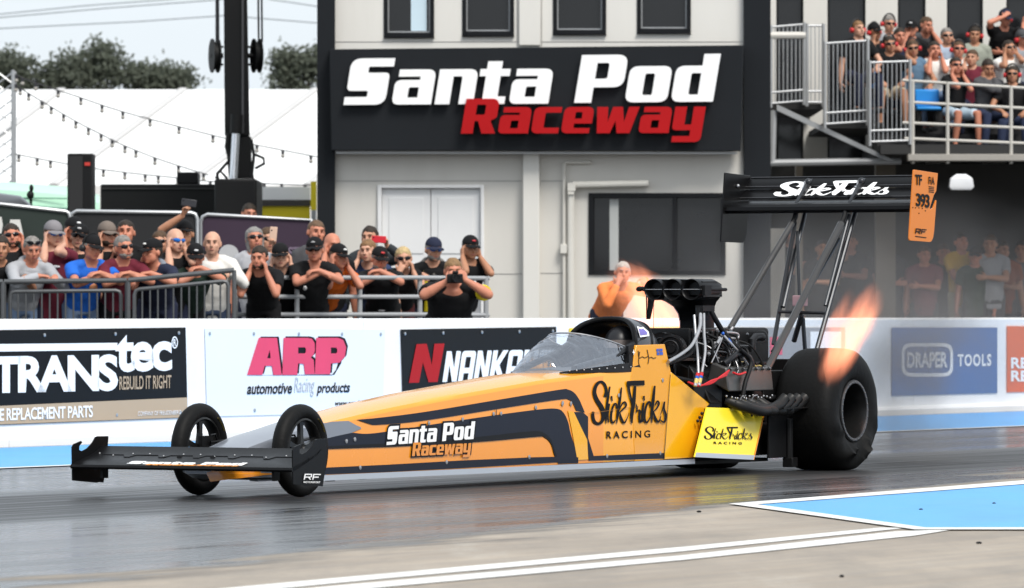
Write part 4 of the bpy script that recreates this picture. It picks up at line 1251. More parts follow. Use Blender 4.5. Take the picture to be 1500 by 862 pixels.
decal('navy_stripe', c5([(-60,552),(60,545),(400,529),(800,506),(1200,488),(1340,485),(1452,488),(1452,510),(1340,515),(800,548),(400,569),(60,582),(-60,590)]), M_NAVY, 0.0042)
decal('navy_stripe', c6([(362,553),(408,553),(437,578),(437,690),(466,784),(840,768),(840,798),(440,808),(432,700)]), M_NAVY, 0.0044)
decal('amber_stripe', c6([(330,545),(362,553),(432,700),(437,802),(380,806),(350,640)]), M_AMBER, 0.0041)
decal('silver_panel', smooth_px(c5([(-60,412),(60,387),(130,370),(205,354),(260,330,1),(225,308,1),(190,288),(100,292),(60,300),(-60,330)])), M_SILVER, 0.0038)
decal('orange_panel', [(302, 693), (330, 684), (420, 684), (420, 693), (392, 696), (308, 706)], M_ORANGE)
# joints of the body panels, and fasteners
decal('panel_joint', c5([(1001,225),(1004,225),(1004,258),(1001,258)]), M_STRIPE_BLACK, 0.007)
decal('panel_joint', c6([(870,355),(872,355),(838,800),(835,800)]), M_STRIPE_BLACK, 0.007)
decal('panel_joint', c6([(440,560),(705,520),(705,522),(440,562)]), mat('soft joint line', (0.35, 0.16, 0.03), 0.5), 0.007)
mb = MB()
for x, y in c5([(177,400),(223,390),(815,280),(985,250),(1026,248),(1217,214),(1365,190),(1410,192),(252,545),(727,515),(1181,487),(630,300)]) + c6([(125,790),(535,785),(828,385),(345,510),(160,530),(300,510),(597,465),(815,770)]):
    p = side_pt(x, y, 0.004)
    mb.lathe([(0, 0.014), (0.004, 0.014), (0.006, 0.0)], p, (0, -1, 0), 12)
lp('fasteners', mb, M_HOSE, BODY)
# lower lip along the floor
mb = MB()
rows = [[car(s, side_w(s) + .008, .118), car(s, side_w(s) + .010, .083), car(s, side_w(s) - .05, .080), car(s, side_w(s) - .05, .112)] for s in [.3 + .25 * i for i in range(21)]]
mb.loft(rows)
mb.loft([[Vector((p.x, -p.y, p.z)) for p in r] for r in rows])
lp('floor_lip', mb, M_LIP, BODY)
for px, py in ((533, 701), (772, 687), (840, 684), (487, 704)):
    mb = MB(); p = side_pt(px, py); mb.box((p.x - .04, p.y + .005, p.z - .006), (p.x + .04, p.y + .03, p.z + .02))
    lp('skid_block', mb, M_BLACK, BODY)

# ---- lettering on the flank
def on_side(me, q, m, name='lettering', off=0.005, th=0.001, box=None, parent=None, ptf=side_pt):
    fit(me, lambda u, v, d: ptf(*quad_px(q, u, v), off + th * d), box)
    return link_mesh(name, me, m, parent or BODY, None)
q_sp = [p[:2] for p in c5([(398, 421), (886, 387), (886, 290), (398, 319)])]
q_rw = [p[:2] for p in c5([(538, 482), (866, 466), (866, 392), (538, 408)])]
for word, q, m in (('Santa Pod', q_sp, M_LETTER_WHITE), ('Raceway', q_rw, M_ORANGE)):
    me, bb = logo_mesh(word); on_side(me, q, m, 'lettering', 0.0085 + (.001 if word[0] == 'R' else 0), 0.001, bb)
    me, bb = logo_mesh(word, offset=0.11); on_side(me, q, M_STRIPE_BLACK, 'lettering_outline', 0.0060 + (0.0005 if word[0] == 'R' else 0), 0.001, bb)

SLICK = [
 ([(262,300),(275,230),(255,165),(215,140),(170,175),(150,250),(175,330),(225,410),(245,480),(235,545),(195,582),(150,560),(133,500),(138,455)], [35,30,28,26,36,40,44,48,44,36,28,34,34,26]),
 ([(312,190),(290,330),(272,480),(272,580)], [16,26,24,8]), ([(305,370),(290,480),(300,570)], [24,24,10]), ([(328,290),(338,345)], [22,10]),
 ([(385,420),(380,375),(355,380),(332,450),(325,530),(345,572),(372,540)], [16,18,20,24,24,20,8]),
 ([(435,200),(418,330),(395,480),(385,580)], [14,28,26,8]), ([(405,470),(450,430),(485,390),(470,355),(440,375),(415,430)], [10,16,18,20,16,10]),
 ([(415,462),(435,530),(465,572),(500,510),(512,465)], [14,26,20,8,4]),
 ([(492,155),(580,155),(678,150)], [44,54,48]), ([(503,140),(520,250),(545,350),(556,410)], [30,22,20,20]), ([(578,185),(565,350),(545,480),(545,578)], [26,36,36,12]),
 ([(585,465),(612,440),(628,450),(622,510),(632,565),(655,515)], [5,12,24,20,20,6]), ([(585,370),(600,420),(588,462)], [8,16,6]),
 ([(668,360),(655,460),(652,560),(672,520)], [22,22,16,5]), ([(668,290),(677,338)], [24,10]),
 ([(738,400),(735,355),(705,370),(680,460),(680,540),(705,567),(740,505)], [16,20,22,26,24,20,6]),
 ([(785,182),(770,330),(755,470),(755,572)], [18,30,28,8]), ([(765,460),(805,420),(830,370),(812,345),(785,390)], [8,16,20,18,10]), ([(770,455),(795,530),(825,562),(852,495)], [14,28,20,6]),
 ([(845,490),(875,400),(887,350),(882,420),(902,490),(893,555),(865,562),(845,540)], [5,10,18,20,24,22,18,10])]
def slick(ptf, width=1.0):
    """the script wordmark; ptf(u, v, lift) with u, v in 0..1"""
    st = [([((x - 118) / 787, (595 - y) / 467 * 0.593) for x, y in pts], [w_ / 787 * width for w_ in ws]) for pts, ws in SLICK]
    mb = MB()
    for i, (pts, ws) in enumerate(st):
        L, Rr = ribbon_loops(pts, ws)
        n = len(L)
        mb.add([ptf(p.x, p.y / 0.593, i) for p in L] + [ptf(p.x, p.y / 0.593, i) for p in Rr], [(j, n + j, n + j + 1, j + 1) for j in range(n - 1)])
    return mb
mb = slick(lambda u, v, i: side_pt(850 + (118 + 787 * u) / 7.187, 540 + (595 - 467 * v) / 7.187, 0.006 + .0004 * i), 1.0)
lp('lettering', mb, M_LETTER_BLACK, BODY, None, fix=False)
on_side(text_mesh('RACING', 0, 0.015, spacing=1.5), [(888.5, 643), (952.5, 641), (952.5, 630.5), (888.5, 632)], M_LETTER_BLACK)
# signature and flag
sig = [[(708,235),(703,290),(712,318)],[(700,230),(706,268),(722,262),(735,268),(748,262),(757,258)],[(748,225),(756,270),(752,300)],[(757,270),(770,264),(780,270),(795,266)]]
mb = MB()
for i, s_ in enumerate(sig):
    L, Rr = ribbon_loops([p[:2] for p in c6(s_)], [1.0] * len(s_))
    n = len(L)
    mb.add([side_pt(p.x, p.y, .006 + .0004 * i) for p in L] + [side_pt(p.x, p.y, .006 + .0004 * i) for p in Rr], [(j, n + j, n + j + 1, j + 1) for j in range(n - 1)])
lp('signature', mb, M_LETTER_BLACK, BODY, None, fix=False)
for a in ((797, 220, 809, 235), (812, 219, 829, 234), (799, 238, 811, 253), (814, 237, 831, 252)):
    decal('flag_field', [p[:2] for p in c6([(a[0], a[1]), (a[2], a[1]), (a[2], a[3]), (a[0], a[3])])], mat('flag blue', (0.03, 0.10, 0.50), 0.4), 0.006)

# ---- cockpit surround and rear cowl, both flanks
def flank(name, pts, m, parent, y_in=0.022, lean=0.0):
    for sg in (1, -1):
        out = [Vector((p.x, p.y * sg, p.z)) for p in pts]
        inn = [Vector((p.x, (p.y + y_in) * sg, p.z)) for p in pts]
        mb = MB(); mb.hexa(out, inn) if len(pts) == 4 else mb.prism(out, (0, y_in * sg, 0))
        lp(name, mb, m, parent, 20, 0.004)
SUR = [side_pt(924, 552, .003), side_pt(932.5, 506, .003), side_pt(974, 504.5, .003), side_pt(983, 545, .003), side_pt(972, 674, .003), side_pt(930, 676, .003)]
flank('cockpit_side', SUR, M_GOLDEN, BODY)
COWL = [side_pt(983.5, 545.5, .001), side_pt(1040, 592, .001), side_pt(1032, 600, .001), side_pt(1015, 671, .001), side_pt(972.5, 673.5, .001)]
flank('rear_cowl', COWL, M_AMBER, BODY)
mb = MB()
a = side_pt(983, 545); z1 = side_pt(974, 505).z
mb.box((4.42, -.29, .76), (4.95, .29, .80)); mb.box((4.90, -.29, .3), (4.95, .29, z1 - .01))
mb.box((4.42, -.272, .78), (4.95, -.262, .90)); mb.box((4.42, .262, .78), (4.95, .272, .90)); lp('bulkhead', mb, M_BLACK, BODY)
mb = MB()
mb.loft([[car(s, w_, lerp_tab(Z_TOP, s) + .006 - abs(w_) * .06) for w_ in (-.2, -.1, 0, .1, .2)] for s in (3.75, 4.0, 4.3, 4.6)], closed=False, caps=False)
lp('cockpit_floor', mb, mat('grey cockpit lining', (0.07, 0.072, 0.078), 0.5, var=.3, vs=9), BODY)
mb = MB()
mb.tube([car(4.32, -.13, .86), car(4.30, -.07, .90), car(4.30, .07, .90), car(4.32, .13, .86), car(4.34, .08, .80), car(4.34, -.08, .80), car(4.32, -.13, .86)], .013, 8)
mb.tube([car(4.33, 0, .83), car(4.0, 0, .76)], .016, 8)
lp('steering_wheel', mb, M_BLACK, CAR)
for sg in (-1, 1):
    mb = MB(); mb.tube([car(3.8, .20 * sg, .76), car(4.3, .25 * sg, .84), car(4.72, .25 * sg, .98)], .022, 10); lp('padded_cage_bar', mb, M_ENGINE_GREY, CAR)

# ---- windscreen
M_SCREEN = bpy.data.materials.new('clear windscreen'); M_SCREEN.use_nodes = True
nt = M_SCREEN.node_tree; n_, l_ = nt.nodes, nt.links
n_.remove(n_['Principled BSDF'])
gl = n_.new('ShaderNodeBsdfGlossy'); gl.inputs['Roughness'].default_value = 0.06; gl.inputs['Color'].default_value = (0.9, 0.93, 1, 1)
tp = n_.new('ShaderNodeBsdfTransparent'); tp.inputs['Color'].default_value = (0.92, 0.94, 0.96, 1)
sb_tc = n_.new('ShaderNodeTexCoord'); sb_mp = n_.new('ShaderNodeMapping'); sb_mp.inputs['Scale'].default_value = (7, 2.5, 5); sb_mp.inputs['Rotation'].default_value = (0, R(40), 0)
sb_no = n_.new('ShaderNodeTexNoise'); sb_no.inputs['Scale'].default_value = 1.6; sb_no.inputs['Detail'].default_value = 2
sb_bp = n_.new('ShaderNodeBump'); sb_bp.inputs['Strength'].default_value = 0.5; sb_bp.inputs['Distance'].default_value = 0.06
l_.new(sb_tc.outputs['Object'], sb_mp.inputs['Vector']); l_.new(sb_mp.outputs['Vector'], sb_no.inputs['Vector']); l_.new(sb_no.outputs['Fac'], sb_bp.inputs['Height']); l_.new(sb_bp.outputs['Normal'], gl.inputs['Normal'])
lw = n_.new('ShaderNodeLayerWeight'); l_.new(sb_bp.outputs['Normal'], lw.inputs['Normal']); lw.inputs['Blend'].default_value = 0.35
mr = n_.new('ShaderNodeMapRange'); mr.inputs['To Min'].default_value = 0.24; mr.inputs['To Max'].default_value = 0.85
mxs = n_.new('ShaderNodeMixShader')
l_.new(lw.outputs['Fresnel'], mr.inputs['Value']); l_.new(mr.outputs['Result'], mxs.inputs['Fac'])
l_.new(tp.outputs[0], mxs.inputs[1]); l_.new(gl.outputs[0], mxs.inputs[2]); l_.new(mxs.outputs[0], n_['Material Output'].inputs['Surface'])
def screen_edge(f, top):
    a = abs(f); sg = 1 if f >= 0 else -1
    w_ = math.sin(a * math.pi / 2)
    if top: return car(4.02 + .42 * a ** 2.2, sg * .245 * w_, 1.0 - .095 * a ** 2)
    return car(3.40 + 1.06 * a ** 1.9, sg * .292 * w_ ** 1.1, .712 + .045 * a)
mb = MB()
N_ = 33
rows = []
for v in [0, .15, .3, .5, .7, .85, 1]:
    rows.append([screen_edge(-1 + 2 * i / (N_ - 1), False).lerp(screen_edge(-1 + 2 * i / (N_ - 1), True), v) + Vector((-.02 * math.sin(math.pi * v), 0, .02 * math.sin(math.pi * v))) for i in range(N_)])
mb.loft(rows, closed=False, caps=False)
SCR = lp('windscreen', mb, M_SCREEN, CAR, 80)
mb = MB()
line = [screen_edge(.45 + .55 * i / 14, False) for i in range(15)]
for ln in (line, [Vector((p.x, -p.y, p.z)) for p in line]):
    mb.loft([[p + Vector((0, 0, .004 + .036 * i / 14)), p + Vector((0, -.008 if p.y < 0 else .008, .005 + .036 * i / 14)), p + Vector((0, -.012 if p.y < 0 else .012, -.004 - .020 * i / 14)), p + Vector((0, 0, -.004 - .020 * i / 14))] for i, p in enumerate(ln)])
lp('screen_trim', mb, M_STRIPE_BLACK, SCR)
mb = MB()
for i in range(9):
    p = screen_edge(.52 + .46 * i / 8, False); mb.ball(p + Vector((0, -.012, .01)), .006, 6, 4)
lp('trim_rivets', mb, M_HOSE, SCR)
mb = MB()
mb.tube([screen_edge(-1 + 2 * i / 24, True) for i in range(25)], .006, 6)
lp('screen_edge', mb, M_HOSE, SCR)
# dark pillar between screen and flank
mb = MB()
mb.prism([car(4.40, .304, .765), car(4.42, .285, .91), car(4.56, .292, .918), car(4.53, .311, .765)], (0, .02, 0)); lp('screen_pillar', mb, M_STRIPE_BLACK, CAR); mb = MB()
mb.prism([car(4.40, -.304, .765), car(4.42, -.285, .91), car(4.56, -.292, .918), car(4.53, -.311, .765)], (0, -.02, 0))
lp('screen_pillar', mb, M_STRIPE_BLACK, CAR)

# ---- roll hood behind the driver
def arch(s, half, z0, z1, n=20, p=2.5):
    out = []
    for i in range(n + 1):
        a = math.pi * i / n
        c, q = math.cos(a), math.sin(a)
        out.append((half * math.copysign(abs(c) ** (2 / p), c), z0 + (z1 - z0) * abs(q) ** (2 / p)))
    return out
def hood_ring(s, half, z1, lean=.16):
    return [car(s - lean * (abs(w_) / .28) ** 2.2, w_, z) for w_, z in arch(s, half, .895, z1)]
M_HOOD = mat('grey black carbon hood', (0.024, 0.026, 0.031), 0.3, var=0.1, vs=6, coat=0.4)
mb = MB()
rows = [hood_ring(s, h_, z) for s, h_, z in ((4.70, .272, 1.105), (4.78, .275, 1.110), (4.88, .272, 1.098), (4.98, .26, 1.06), (5.05, .24, 1.0), (5.09, .20, .93))]
mb.loft(rows, closed=False, caps=False)
rows2 = [hood_ring(s, h_ - .03, z - .03) for s, h_, z in ((4.70, .272, 1.105), (4.78, .275, 1.110), (4.88, .272, 1.098), (4.97, .26, 1.06))]
mb.loft(rows2, closed=False, caps=False)
HOOD = lp('roll_hood', mb, M_HOOD, CAR, 50)
mb = MB()
mb.tube(hood_ring(4.70, .262, 1.095), .019, 10)
lp('hood_rim', mb, M_CARBON, HOOD)
mb = MB(); mb.tube(hood_ring(4.95, .266, 1.078), .008, 6); lp('hood_strap', mb, M_STRIPE_BLACK, HOOD)
def hood_pt(px, py, off=0.0):
    s, z = car_s(px, py, .268 + off)
    t = (z - .895) / .21
    w_ = .275 * max(0.0, 1 - max(t, 0) ** 2.5) ** (1 / 2.5) + .006 + off
    s, z = car_s(px, py, w_)
    return car(s, w_, z)
def c8(pts): return [(700 + x / 5, 440 + y / 5) for x, y in pts]
EMB = c8([(1166,190),(1190,200),(1210,195),(1250,230),(1256,262),(1190,272),(1180,240)])
decal('emblem', EMB, M_LETTER_WHITE, .004, HOOD, ptf=hood_pt)
decal('emblem_field', c8([(1180,206),(1196,212),(1212,208),(1238,232),(1242,250),(1192,256),(1186,236)]), mat('violet emblem', (0.16, 0.13, 0.42), 0.4), .008, HOOD, ptf=hood_pt)
mb = MB()
st = [(0, .012), (.003, .003), (.012, 0), (.003, -.003), (0, -.012), (-.003, -.003), (-.012, 0), (-.003, .003)]
c = side_pt(928, 516.5, .006)
mb.prism([c + Vector((a * 1.6, 0, b_ * 1.6)) for a, b_ in st], (0, -.003, 0)); lp('star_mark', mb, M_LETTER_WHITE, CAR, None)

# ---- front wing
FW = lp('front_wing', MB().loft([[car(s, w_, z) for s, z in
        ((-.80, .190), (-.79, .204), (-.74, .222), (-.66, .240), (-.58, .262), (-.52, .282), (-.46, .312), (-.45, .306), (-.51, .272), (-.58, .246), (-.66, .218), (-.74, .192), (-.79, .178))]
        for w_ in (-.80, -.4, 0, .4, .80)]), M_CARBON, CAR, 30)
def ep_near(px, py, off=0.0):
    s, z = car_s(px, py, .80 + off); return car(s, .80 + off, z)
def ep_far(px, py, off=0.0):
    s, z = car_s(px, py, -.80 + off); return car(s, -.80 + off, z)
cn = lambda pts: [(385 + x / 5.39, 580 + y / 5.39) for x, y in pts]
EP = cn([(236,430),(250,405),(305,380),(312,392),(292,420),(290,452),(310,462),(350,440),(390,395),(415,348),(430,341),(512,340),(498,560),(474,716),(436,712),(425,718),(240,700)])
def plate(name, pts2, fn, m, parent, th=0.008):
    mb = MB(); mb.prism([fn(*p) for p in pts2], (0, th, 0)); return lp(name, mb, m, parent, 20, 0.001)
epn = plate('end_plate', EP, ep_near, M_CARBON, FW)
mb = MB(); q = [fn_ for fn_ in [ep_near(*p) for p in EP]]
mb.prism([Vector((p.x, -p.y, p.z)) for p in q], (0, -.008, 0)); lp('end_plate', mb, M_CARBON, FW, 20, 0.001)
def block_RF(q, m, parent, fn, off=0.003):
    """outlined wide RF monogram"""
    R_ = [[(0,0),(.16,0),(.16,.34),(.56,.34),(.80,0),(1,0),(.74,.36),(1,.40,.1),(1,1,.1),(0,1)], [(.16,.52),(.84,.52),(.84,.82),(.16,.82)]]
    F_ = [[(1.12,0),(1.28,0),(1.28,.36),(1.9,.36),(1.9,.54),(1.28,.54),(1.28,.82),(2.1,.82),(2.1,1),(1.12,1)]]
    loops = [[(p.x + p.y * .15, p.y) for p in rounded(l)] for l in R_ + F_]
    me = loops_mesh(loops)
    fit(me, lambda u, v, d: fn(*quad_px(q, u, v), off + .003 * d)); link_mesh('lettering', me, m, parent, None)
block_RF([p for p in cn([(322, 662), (458, 664), (458, 618), (322, 616)])], M_LETTER_WHITE, epn, ep_near)
me = text_mesh('MOTORSPORT', 0, .03, spacing=1.1); q = cn([(322, 689), (454, 691), (454, 677), (322, 675)])
fit(me, lambda u, v, d: ep_near(*quad_px(q, u, v), .003 + .003 * d)); link_mesh('lettering', me, M_LETTER_WHITE, epn, None)
def blade_pt(u, v, off):                  # on top of the front wing: u across (far..near), v leading..trailing
    w_ = -.80 + 1.6 * u
    tab = [(0, (-.79, .204)), (.25, (-.74, .222)), (.5, (-.66, .240)), (.72, (-.58, .262)), (.9, (-.52, .282)), (1, (-.46, .312))]
    for (a, p), (b_, q_) in zip(tab, tab[1:]):
        if v <= b_ + 1e-9:
            t = (v - a) / (b_ - a); return car(p[0] + (q_[0] - p[0]) * t, w_, p[1] + (q_[1] - p[1]) * t + off)
    return car(-.46, w_, .312 + off)
for word, u0, u1, v0, v1, m in (('Santa Pod', .25, .78, .07, .27, M_LETTER_WHITE), ('Raceway', .34, .76, .0, .085, M_ORANGE)):
    me, bb = logo_mesh(word)
    fit(me, lambda u, v, d: blade_pt(u0 + (u1 - u0) * u, min(max(v0 + (v1 - v0) * v, 0), 1), .003 + .003 * d), bb); link_mesh('lettering', me, m, FW, None)
mb = MB()
for i in range(6):
    u0 = .06 + i * .158
    mb.tube([blade_pt(u0, .70, .002), blade_pt(u0 + .1, .70, .002), blade_pt(u0 + .118, .58, .002), blade_pt(u0 + .142, .58, .002), blade_pt(u0 + .158, .70, .002)], .0025, 5)
lp('joint_line', mb, M_STRIPE_BLACK, FW)
mb = MB()
for i in range(13): mb.ball(blade_pt(.04 + i * .077, .76 - .1 * (i % 3 == 1), .002), .006, 6, 4)
lp('wing_bolts', mb, M_HOSE, FW)
mb = MB()
for w_ in (-.12, .12): mb.tube([car(-.62, w_, .25), car(-.45, w_, .20)], .018, 8)
lp('wing_mount', mb, M_BLACK, FW)
for w_ in (-.62, .62):
    mb = MB(); mb.box((-.72, -w_ - .01, .12), (-.66, -w_ + .01, .19)); lp('wing_foot', mb, M_BLACK, FW)

# ---- front wheels
M_TYRE_MARK = mat('worn yellow tyre marking', (0.22, 0.17, 0.05), 0.6)
def front_wheel(w0):
    t = bpy.data.objects.new('front_wheel', None); COL.objects.link(t); t.parent = CAR; t.location = car(0, w0, .287)
    mb = MB()
    R0, h_ = .287, .052
    prof = []
    for i in range(25):
        a = -math.pi * .94 + 2 * math.pi * .94 * i / 24
        prof.append((h_ * math.sin(a) * (1 if abs(math.sin(a)) < .8 else .97), R0 - .050 + .050 * math.cos(a)))
    mb.lathe(prof, (0, 0, 0), (0, 1, 0), 64, closed=True)
    ty = lp('tyre', mb, M_TYRE, t, 50)
    mb = MB()
    for a0 in (.5, 3.2):
        pts = [Vector((.232 * math.cos(a0 + k * .06), -.050, .232 * math.sin(a0 + k * .06))) for k in range(9)]
        mb.tube(pts, [(.010, .002)] * 9, 6)
    lp('tyre_marking', mb, M_TYRE_MARK, ty)
    mb = MB()
    mb.lathe([(-.036, .200), (-.040, .188), (-.03, .180), (0, .176), (.03, .180), (.040, .188), (.036, .200)], (0, 0, 0), (0, 1, 0), 56)
    mb.lathe([(-.045, 0), (-.045, .030), (-.03, .040), (.03, .040), (.05, .03), (.05, 0)], (0, 0, 0), (0, 1, 0), 24)
    for k in range(5):
        a = math.pi / 2 + 2 * math.pi * k / 5
        u = Vector((math.cos(a), 0, math.sin(a))); v = Vector((-math.sin(a), 0, math.cos(a)))
        def rg(r, hw, ht): return [u * r + v * hw + Vector((0, -ht, 0)), u * r - v * hw + Vector((0, -ht, 0)), u * r - v * hw + Vector((0, ht, 0)), u * r + v * hw + Vector((0, ht, 0))]
        mb.loft([rg(.03, .022, .018), rg(.09, .015, .014), rg(.15, .018, .012), rg(.182, .030, .014)])
    lp('rim', mb, M_RIM, t, 35)
    return t
for w0 in (.368, -.368): front_wheel(w0)
mb = MB()
mb.tube([car(0, -.36, .287), car(0, .36, .287)], .018, 10)
mb.tube([car(.10, -.30, .26), car(.10, .30, .26)], .010, 8)
for sg in (-1, 1):
    mb.tube([car(0.02, .30 * sg, .33), car(.5, .18 * sg, .36)], .009, 8)
    mb.tube([car(0.02, .30 * sg, .22), car(.5, .18 * sg, .2)], .009, 8)
    mb.box((-.05, -.33 * sg - .015, .22), (.05, -.33 * sg + .015, .37))
    mb.tube([car(.1, .3 * sg, .26), car(0, .33 * sg, .25)], .008, 6)
    mb.tube([car(-.03, .27 * sg, .375), car(.06, .29 * sg, .38), car(.12, .29 * sg, .30)], .007, 6)
lp('front_axle', mb, M_BLACK, CAR)

# ---- rear wheels, wrinkled by the launch
def rear_wheel(sg):
    c = car(7.05, .495 * sg, .43)
    t = bpy.data.objects.new('rear_wheel', None); COL.objects.link(t); t.parent = CAR; t.location = c
    HW = .225
    prof = [(-.20, .215), (-.222, .235), (-.236, .28), (-.240, .33), (-.232, .37), (-.214, .402), (-.188, .424), (-.15, .434), (-.08, .437), (0, .438), (.08, .437), (.15, .434), (.188, .424), (.214, .402), (.232, .37), (.240, .33), (.236, .28), (.222, .235), (.20, .215)]
    mb = MB(); n = 144
    vs = []
    for (a, r) in prof:
        for j in range(n):
            th = 2 * math.pi * j / n
            x, z = r * math.cos(th), r * math.sin(th)
            low = max(0.0, -math.sin(th))
            sidef = max(0.0, 1 - abs(r - .315) / .095)
            ax = a
            if abs(a) > .17:
                ph = th * 7 + (r - .23) * 26
                fold = (math.sin(ph) + .5 * math.sin(ph * 2.1 + 1)) * (.031 * low ** 1.1 + .003) * sidef
                ax = a + math.copysign(1, a) * (fold + .022 * low * sidef)
            fl = -.428
            if z < fl + .05:
                k = min(1, (fl + .05 - z) / .06)
                z = max(z, fl + .006 * (1 - k)); ax *= 1 + .06 * k
                x *= 1 + .05 * k
            if z > 0: z *= 1.0 + .035 * (z / .44)       # stands up taller above the hub
            vs.append((x, ax, z))
    m_ = len(prof)
    fs = [(i * n + j, i * n + (j + 1) % n, (i + 1) * n + (j + 1) % n, (i + 1) * n + j) for i in range(m_ - 1) for j in range(n)]
    mb.add(vs, fs)
    lp('tyre', mb, M_TYRE, t, 60)
    mb = MB()
    o = -sg     # axis sign of the outer face
    mb.lathe([(.205 * o, .226), (.222 * o, .224), (.226 * o, .205), (.21 * o, .196), (.10 * o, .185), (.02 * o, .18), (.02 * o, .10), (.06 * o, .085), (.06 * o, 0)], (0, 0, 0), (0, 1, 0), 56)
    mb.lathe([(-.20 * o, .226), (-.20 * o, .19), (0, .18)], (0, 0, 0), (0, 1, 0), 40)
    lp('rim', mb, M_RIM, t, 35)
    mb = MB()
    mb.lathe([(.224 * o, .218), (.231 * o, .216), (.231 * o, .200), (.224 * o, .198)], (0, 0, 0), (0, 1, 0), 56, closed=True)
    for k in range(28):
        a = 2 * math.pi * k / 28
        mb.ball((.208 * math.cos(a), .231 * o, .208 * math.sin(a)), .006, 6, 4)
    lp('beadlock_ring', mb, M_BEADLOCK, t)
    return t
rear_wheel(1); rear_wheel(-1)

# ---- engine
ENG = bpy.data.objects.new('engine', None); COL.objects.link(ENG); ENG.parent = CAR; ENG.location = (0, 0, 0)
mb = MB()
mb.box((5.46, -.20, .22), (6.40, .20, .62))
mb.hexa([car(5.5, .08, .60), car(6.35, .08, .60), car(6.35, .36, .50), car(5.5, .36, .50)], [car(5.5, .06, .80), car(6.35, .06, .80), car(6.35, .26, .72), car(5.5, .26, .72)])
mb.hexa([car(5.5, -.08, .60), car(6.35, -.08, .60), car(6.35, -.36, .50), car(5.5, -.36, .50)], [car(5.5, -.06, .80), car(6.35, -.06, .80), car(6.35, -.26, .72), car(5.5, -.26, .72)])
lp('engine_block', mb, M_ENGINE, ENG, 20, .01)
for sg in (1, -1):
    mb = MB()
    mb.hexa([car(5.62, .26 * sg, .66), car(6.32, .26 * sg, .66), car(6.32, .44 * sg, .58), car(5.62, .44 * sg, .58)], [car(5.62, .30 * sg, .79), car(6.32, .30 * sg, .79), car(6.32, .42 * sg, .75), car(5.62, .42 * sg, .75)])
    vc = lp('valve_cover', mb, mat('grey valve cover', (0.085, 0.083, 0.08), 0.32, 0.5, var=.3, vs=12), ENG, 20, .012)
    mb = MB()
    for k in range(6): s0 = 5.66 + k * .115; mb.box((s0, min(-.33 * sg, -.40 * sg), .765), (s0 + .05, max(-.33 * sg, -.40 * sg), .80 - .012))
    lp('cover_ribs', mb, M_ENGINE, vc, 20, .004)
me = text_mesh('SR', 0, .04)
fit(me, lambda u, v, d: car(6.0 + .2 * u, .415 - .09 * v, .757 + .032 * v + .003 * d)); link_mesh('lettering', me, M_GOLD, ENG, None)
mb = MB()
mb.box((5.54, -.17, .82), (6.14, .17, 1.03))
for k in range(8): mb.box((5.57 + k * .072, -.185, .84), (5.595 + k * .072, .185, 1.01))
lp('supercharger', mb, M_ENGINE, ENG, 20, .008)
mb = MB()
for (s0, z0, r_) in ((5.47, .90, .10), (5.45, .66, .10), (5.47, .50, .085)):
    mb.lathe([(-.02, 0), (-.02, r_ * .3), (-.035, r_ * .34), (-.035, r_ * .9), (-.04, r_), (.05, r_), (.05, 0)], car(s0, .0, z0), (1, 0, 0), 32)
    mb.lathe([(-.046, r_ * .55), (-.050, r_ * .6), (-.046, r_ * .66)], car(s0, .0, z0), (1, 0, 0), 32)
mb.tube([car(5.47, .1, .9), car(5.45, .1, .66)], (.012), 6); mb.tube([car(5.47, -.1, .9), car(5.45, -.1, .66)], (.012), 6)
lp('blower_pulleys', mb, M_ENGINE_GREY, ENG)
# big round pulley seen beside the cockpit side
mb = MB()
s, z = car_s(984, 511, .12)
mb.lathe([(-.03, 0), (-.03, .03), (-.02, .035), (-.02, .075), (-.04, .082), (-.04, .098), (.05, .098), (.05, 0)], car(s, .12, z), (1, .25, 0), 32)
mb.lathe([(-.045, .050), (-.048, .056), (-.045, .062)], car(s, .12, z), (1, .25, 0), 32)
lp('magneto', mb, M_ENGINE_GREY, ENG)
# injector hat: three round mouths on a swept neck
SC = bpy.data.objects.new('intake_scoop', None); COL.objects.link(SC); SC.parent = ENG
mb = MB()
for w_ in (-.150, 0, .150):
    mb.lathe([(.26, .0), (.02, .060), (.0, .068), (-.004, .074), (.01, .0765), (.30, .074), (.36, .06), (.38, .0)], car(5.60, w_, 1.302), (1, 0, 0), 36)
mb.loft([[car(s, w_, z) for w_, z in ((-.21 + k, 1.36 - d), (-.15, 1.372 - d), (.15, 1.372 - d), (.21 - k, 1.36 - d), (.215 - k, 1.25), (-.215 + k, 1.25))] for s, k, d in ((5.66, 0, 0), (5.88, 0, .0), (5.97, .01, .02), (6.01, .04, .06))])
lp('scoop_mouths', mb, M_CARBON, SC, 40)
mb = MB()
rings = []
for z, s0, s1, hw in ((1.02, 5.86, 6.09, .105), (1.07, 5.86, 6.09, .105), (1.13, 5.84, 6.08, .11), (1.18, 5.80, 6.06, .125), (1.215, 5.74, 6.03, .155), (1.24, 5.68, 6.01, .19), (1.262, 5.63, 6.0, .212)):
    rings.append([car(s0, -hw * .7, z), car(s0, hw * .7, z), car(s0 + .05, hw, z), car(s1 - .05, hw, z), car(s1, hw * .6, z), car(s1, -hw * .6, z), car(s1 - .05, -hw, z), car(s0 + .05, -hw, z)])
mb.loft(rings); lp('scoop_neck', mb, M_CARBON, SC, 40)
mb = MB()
mb.tube([car(5.605, -.23, 1.302), car(5.605, .23, 1.302)], .0028, 6)
lp('throttle_shaft', mb, M_HOSE, SC)
mb = MB()
def cp(px, py, w_): s, z = car_s(px, py, w_); return car(s, w_, z)
mb.tube([cp(934.5, 424, -.29), cp(941, 423, -.29), cp(952, 426, -.25)], .017, 8); mb.ball(cp(937, 423.5, -.29), .02, 8, 6)
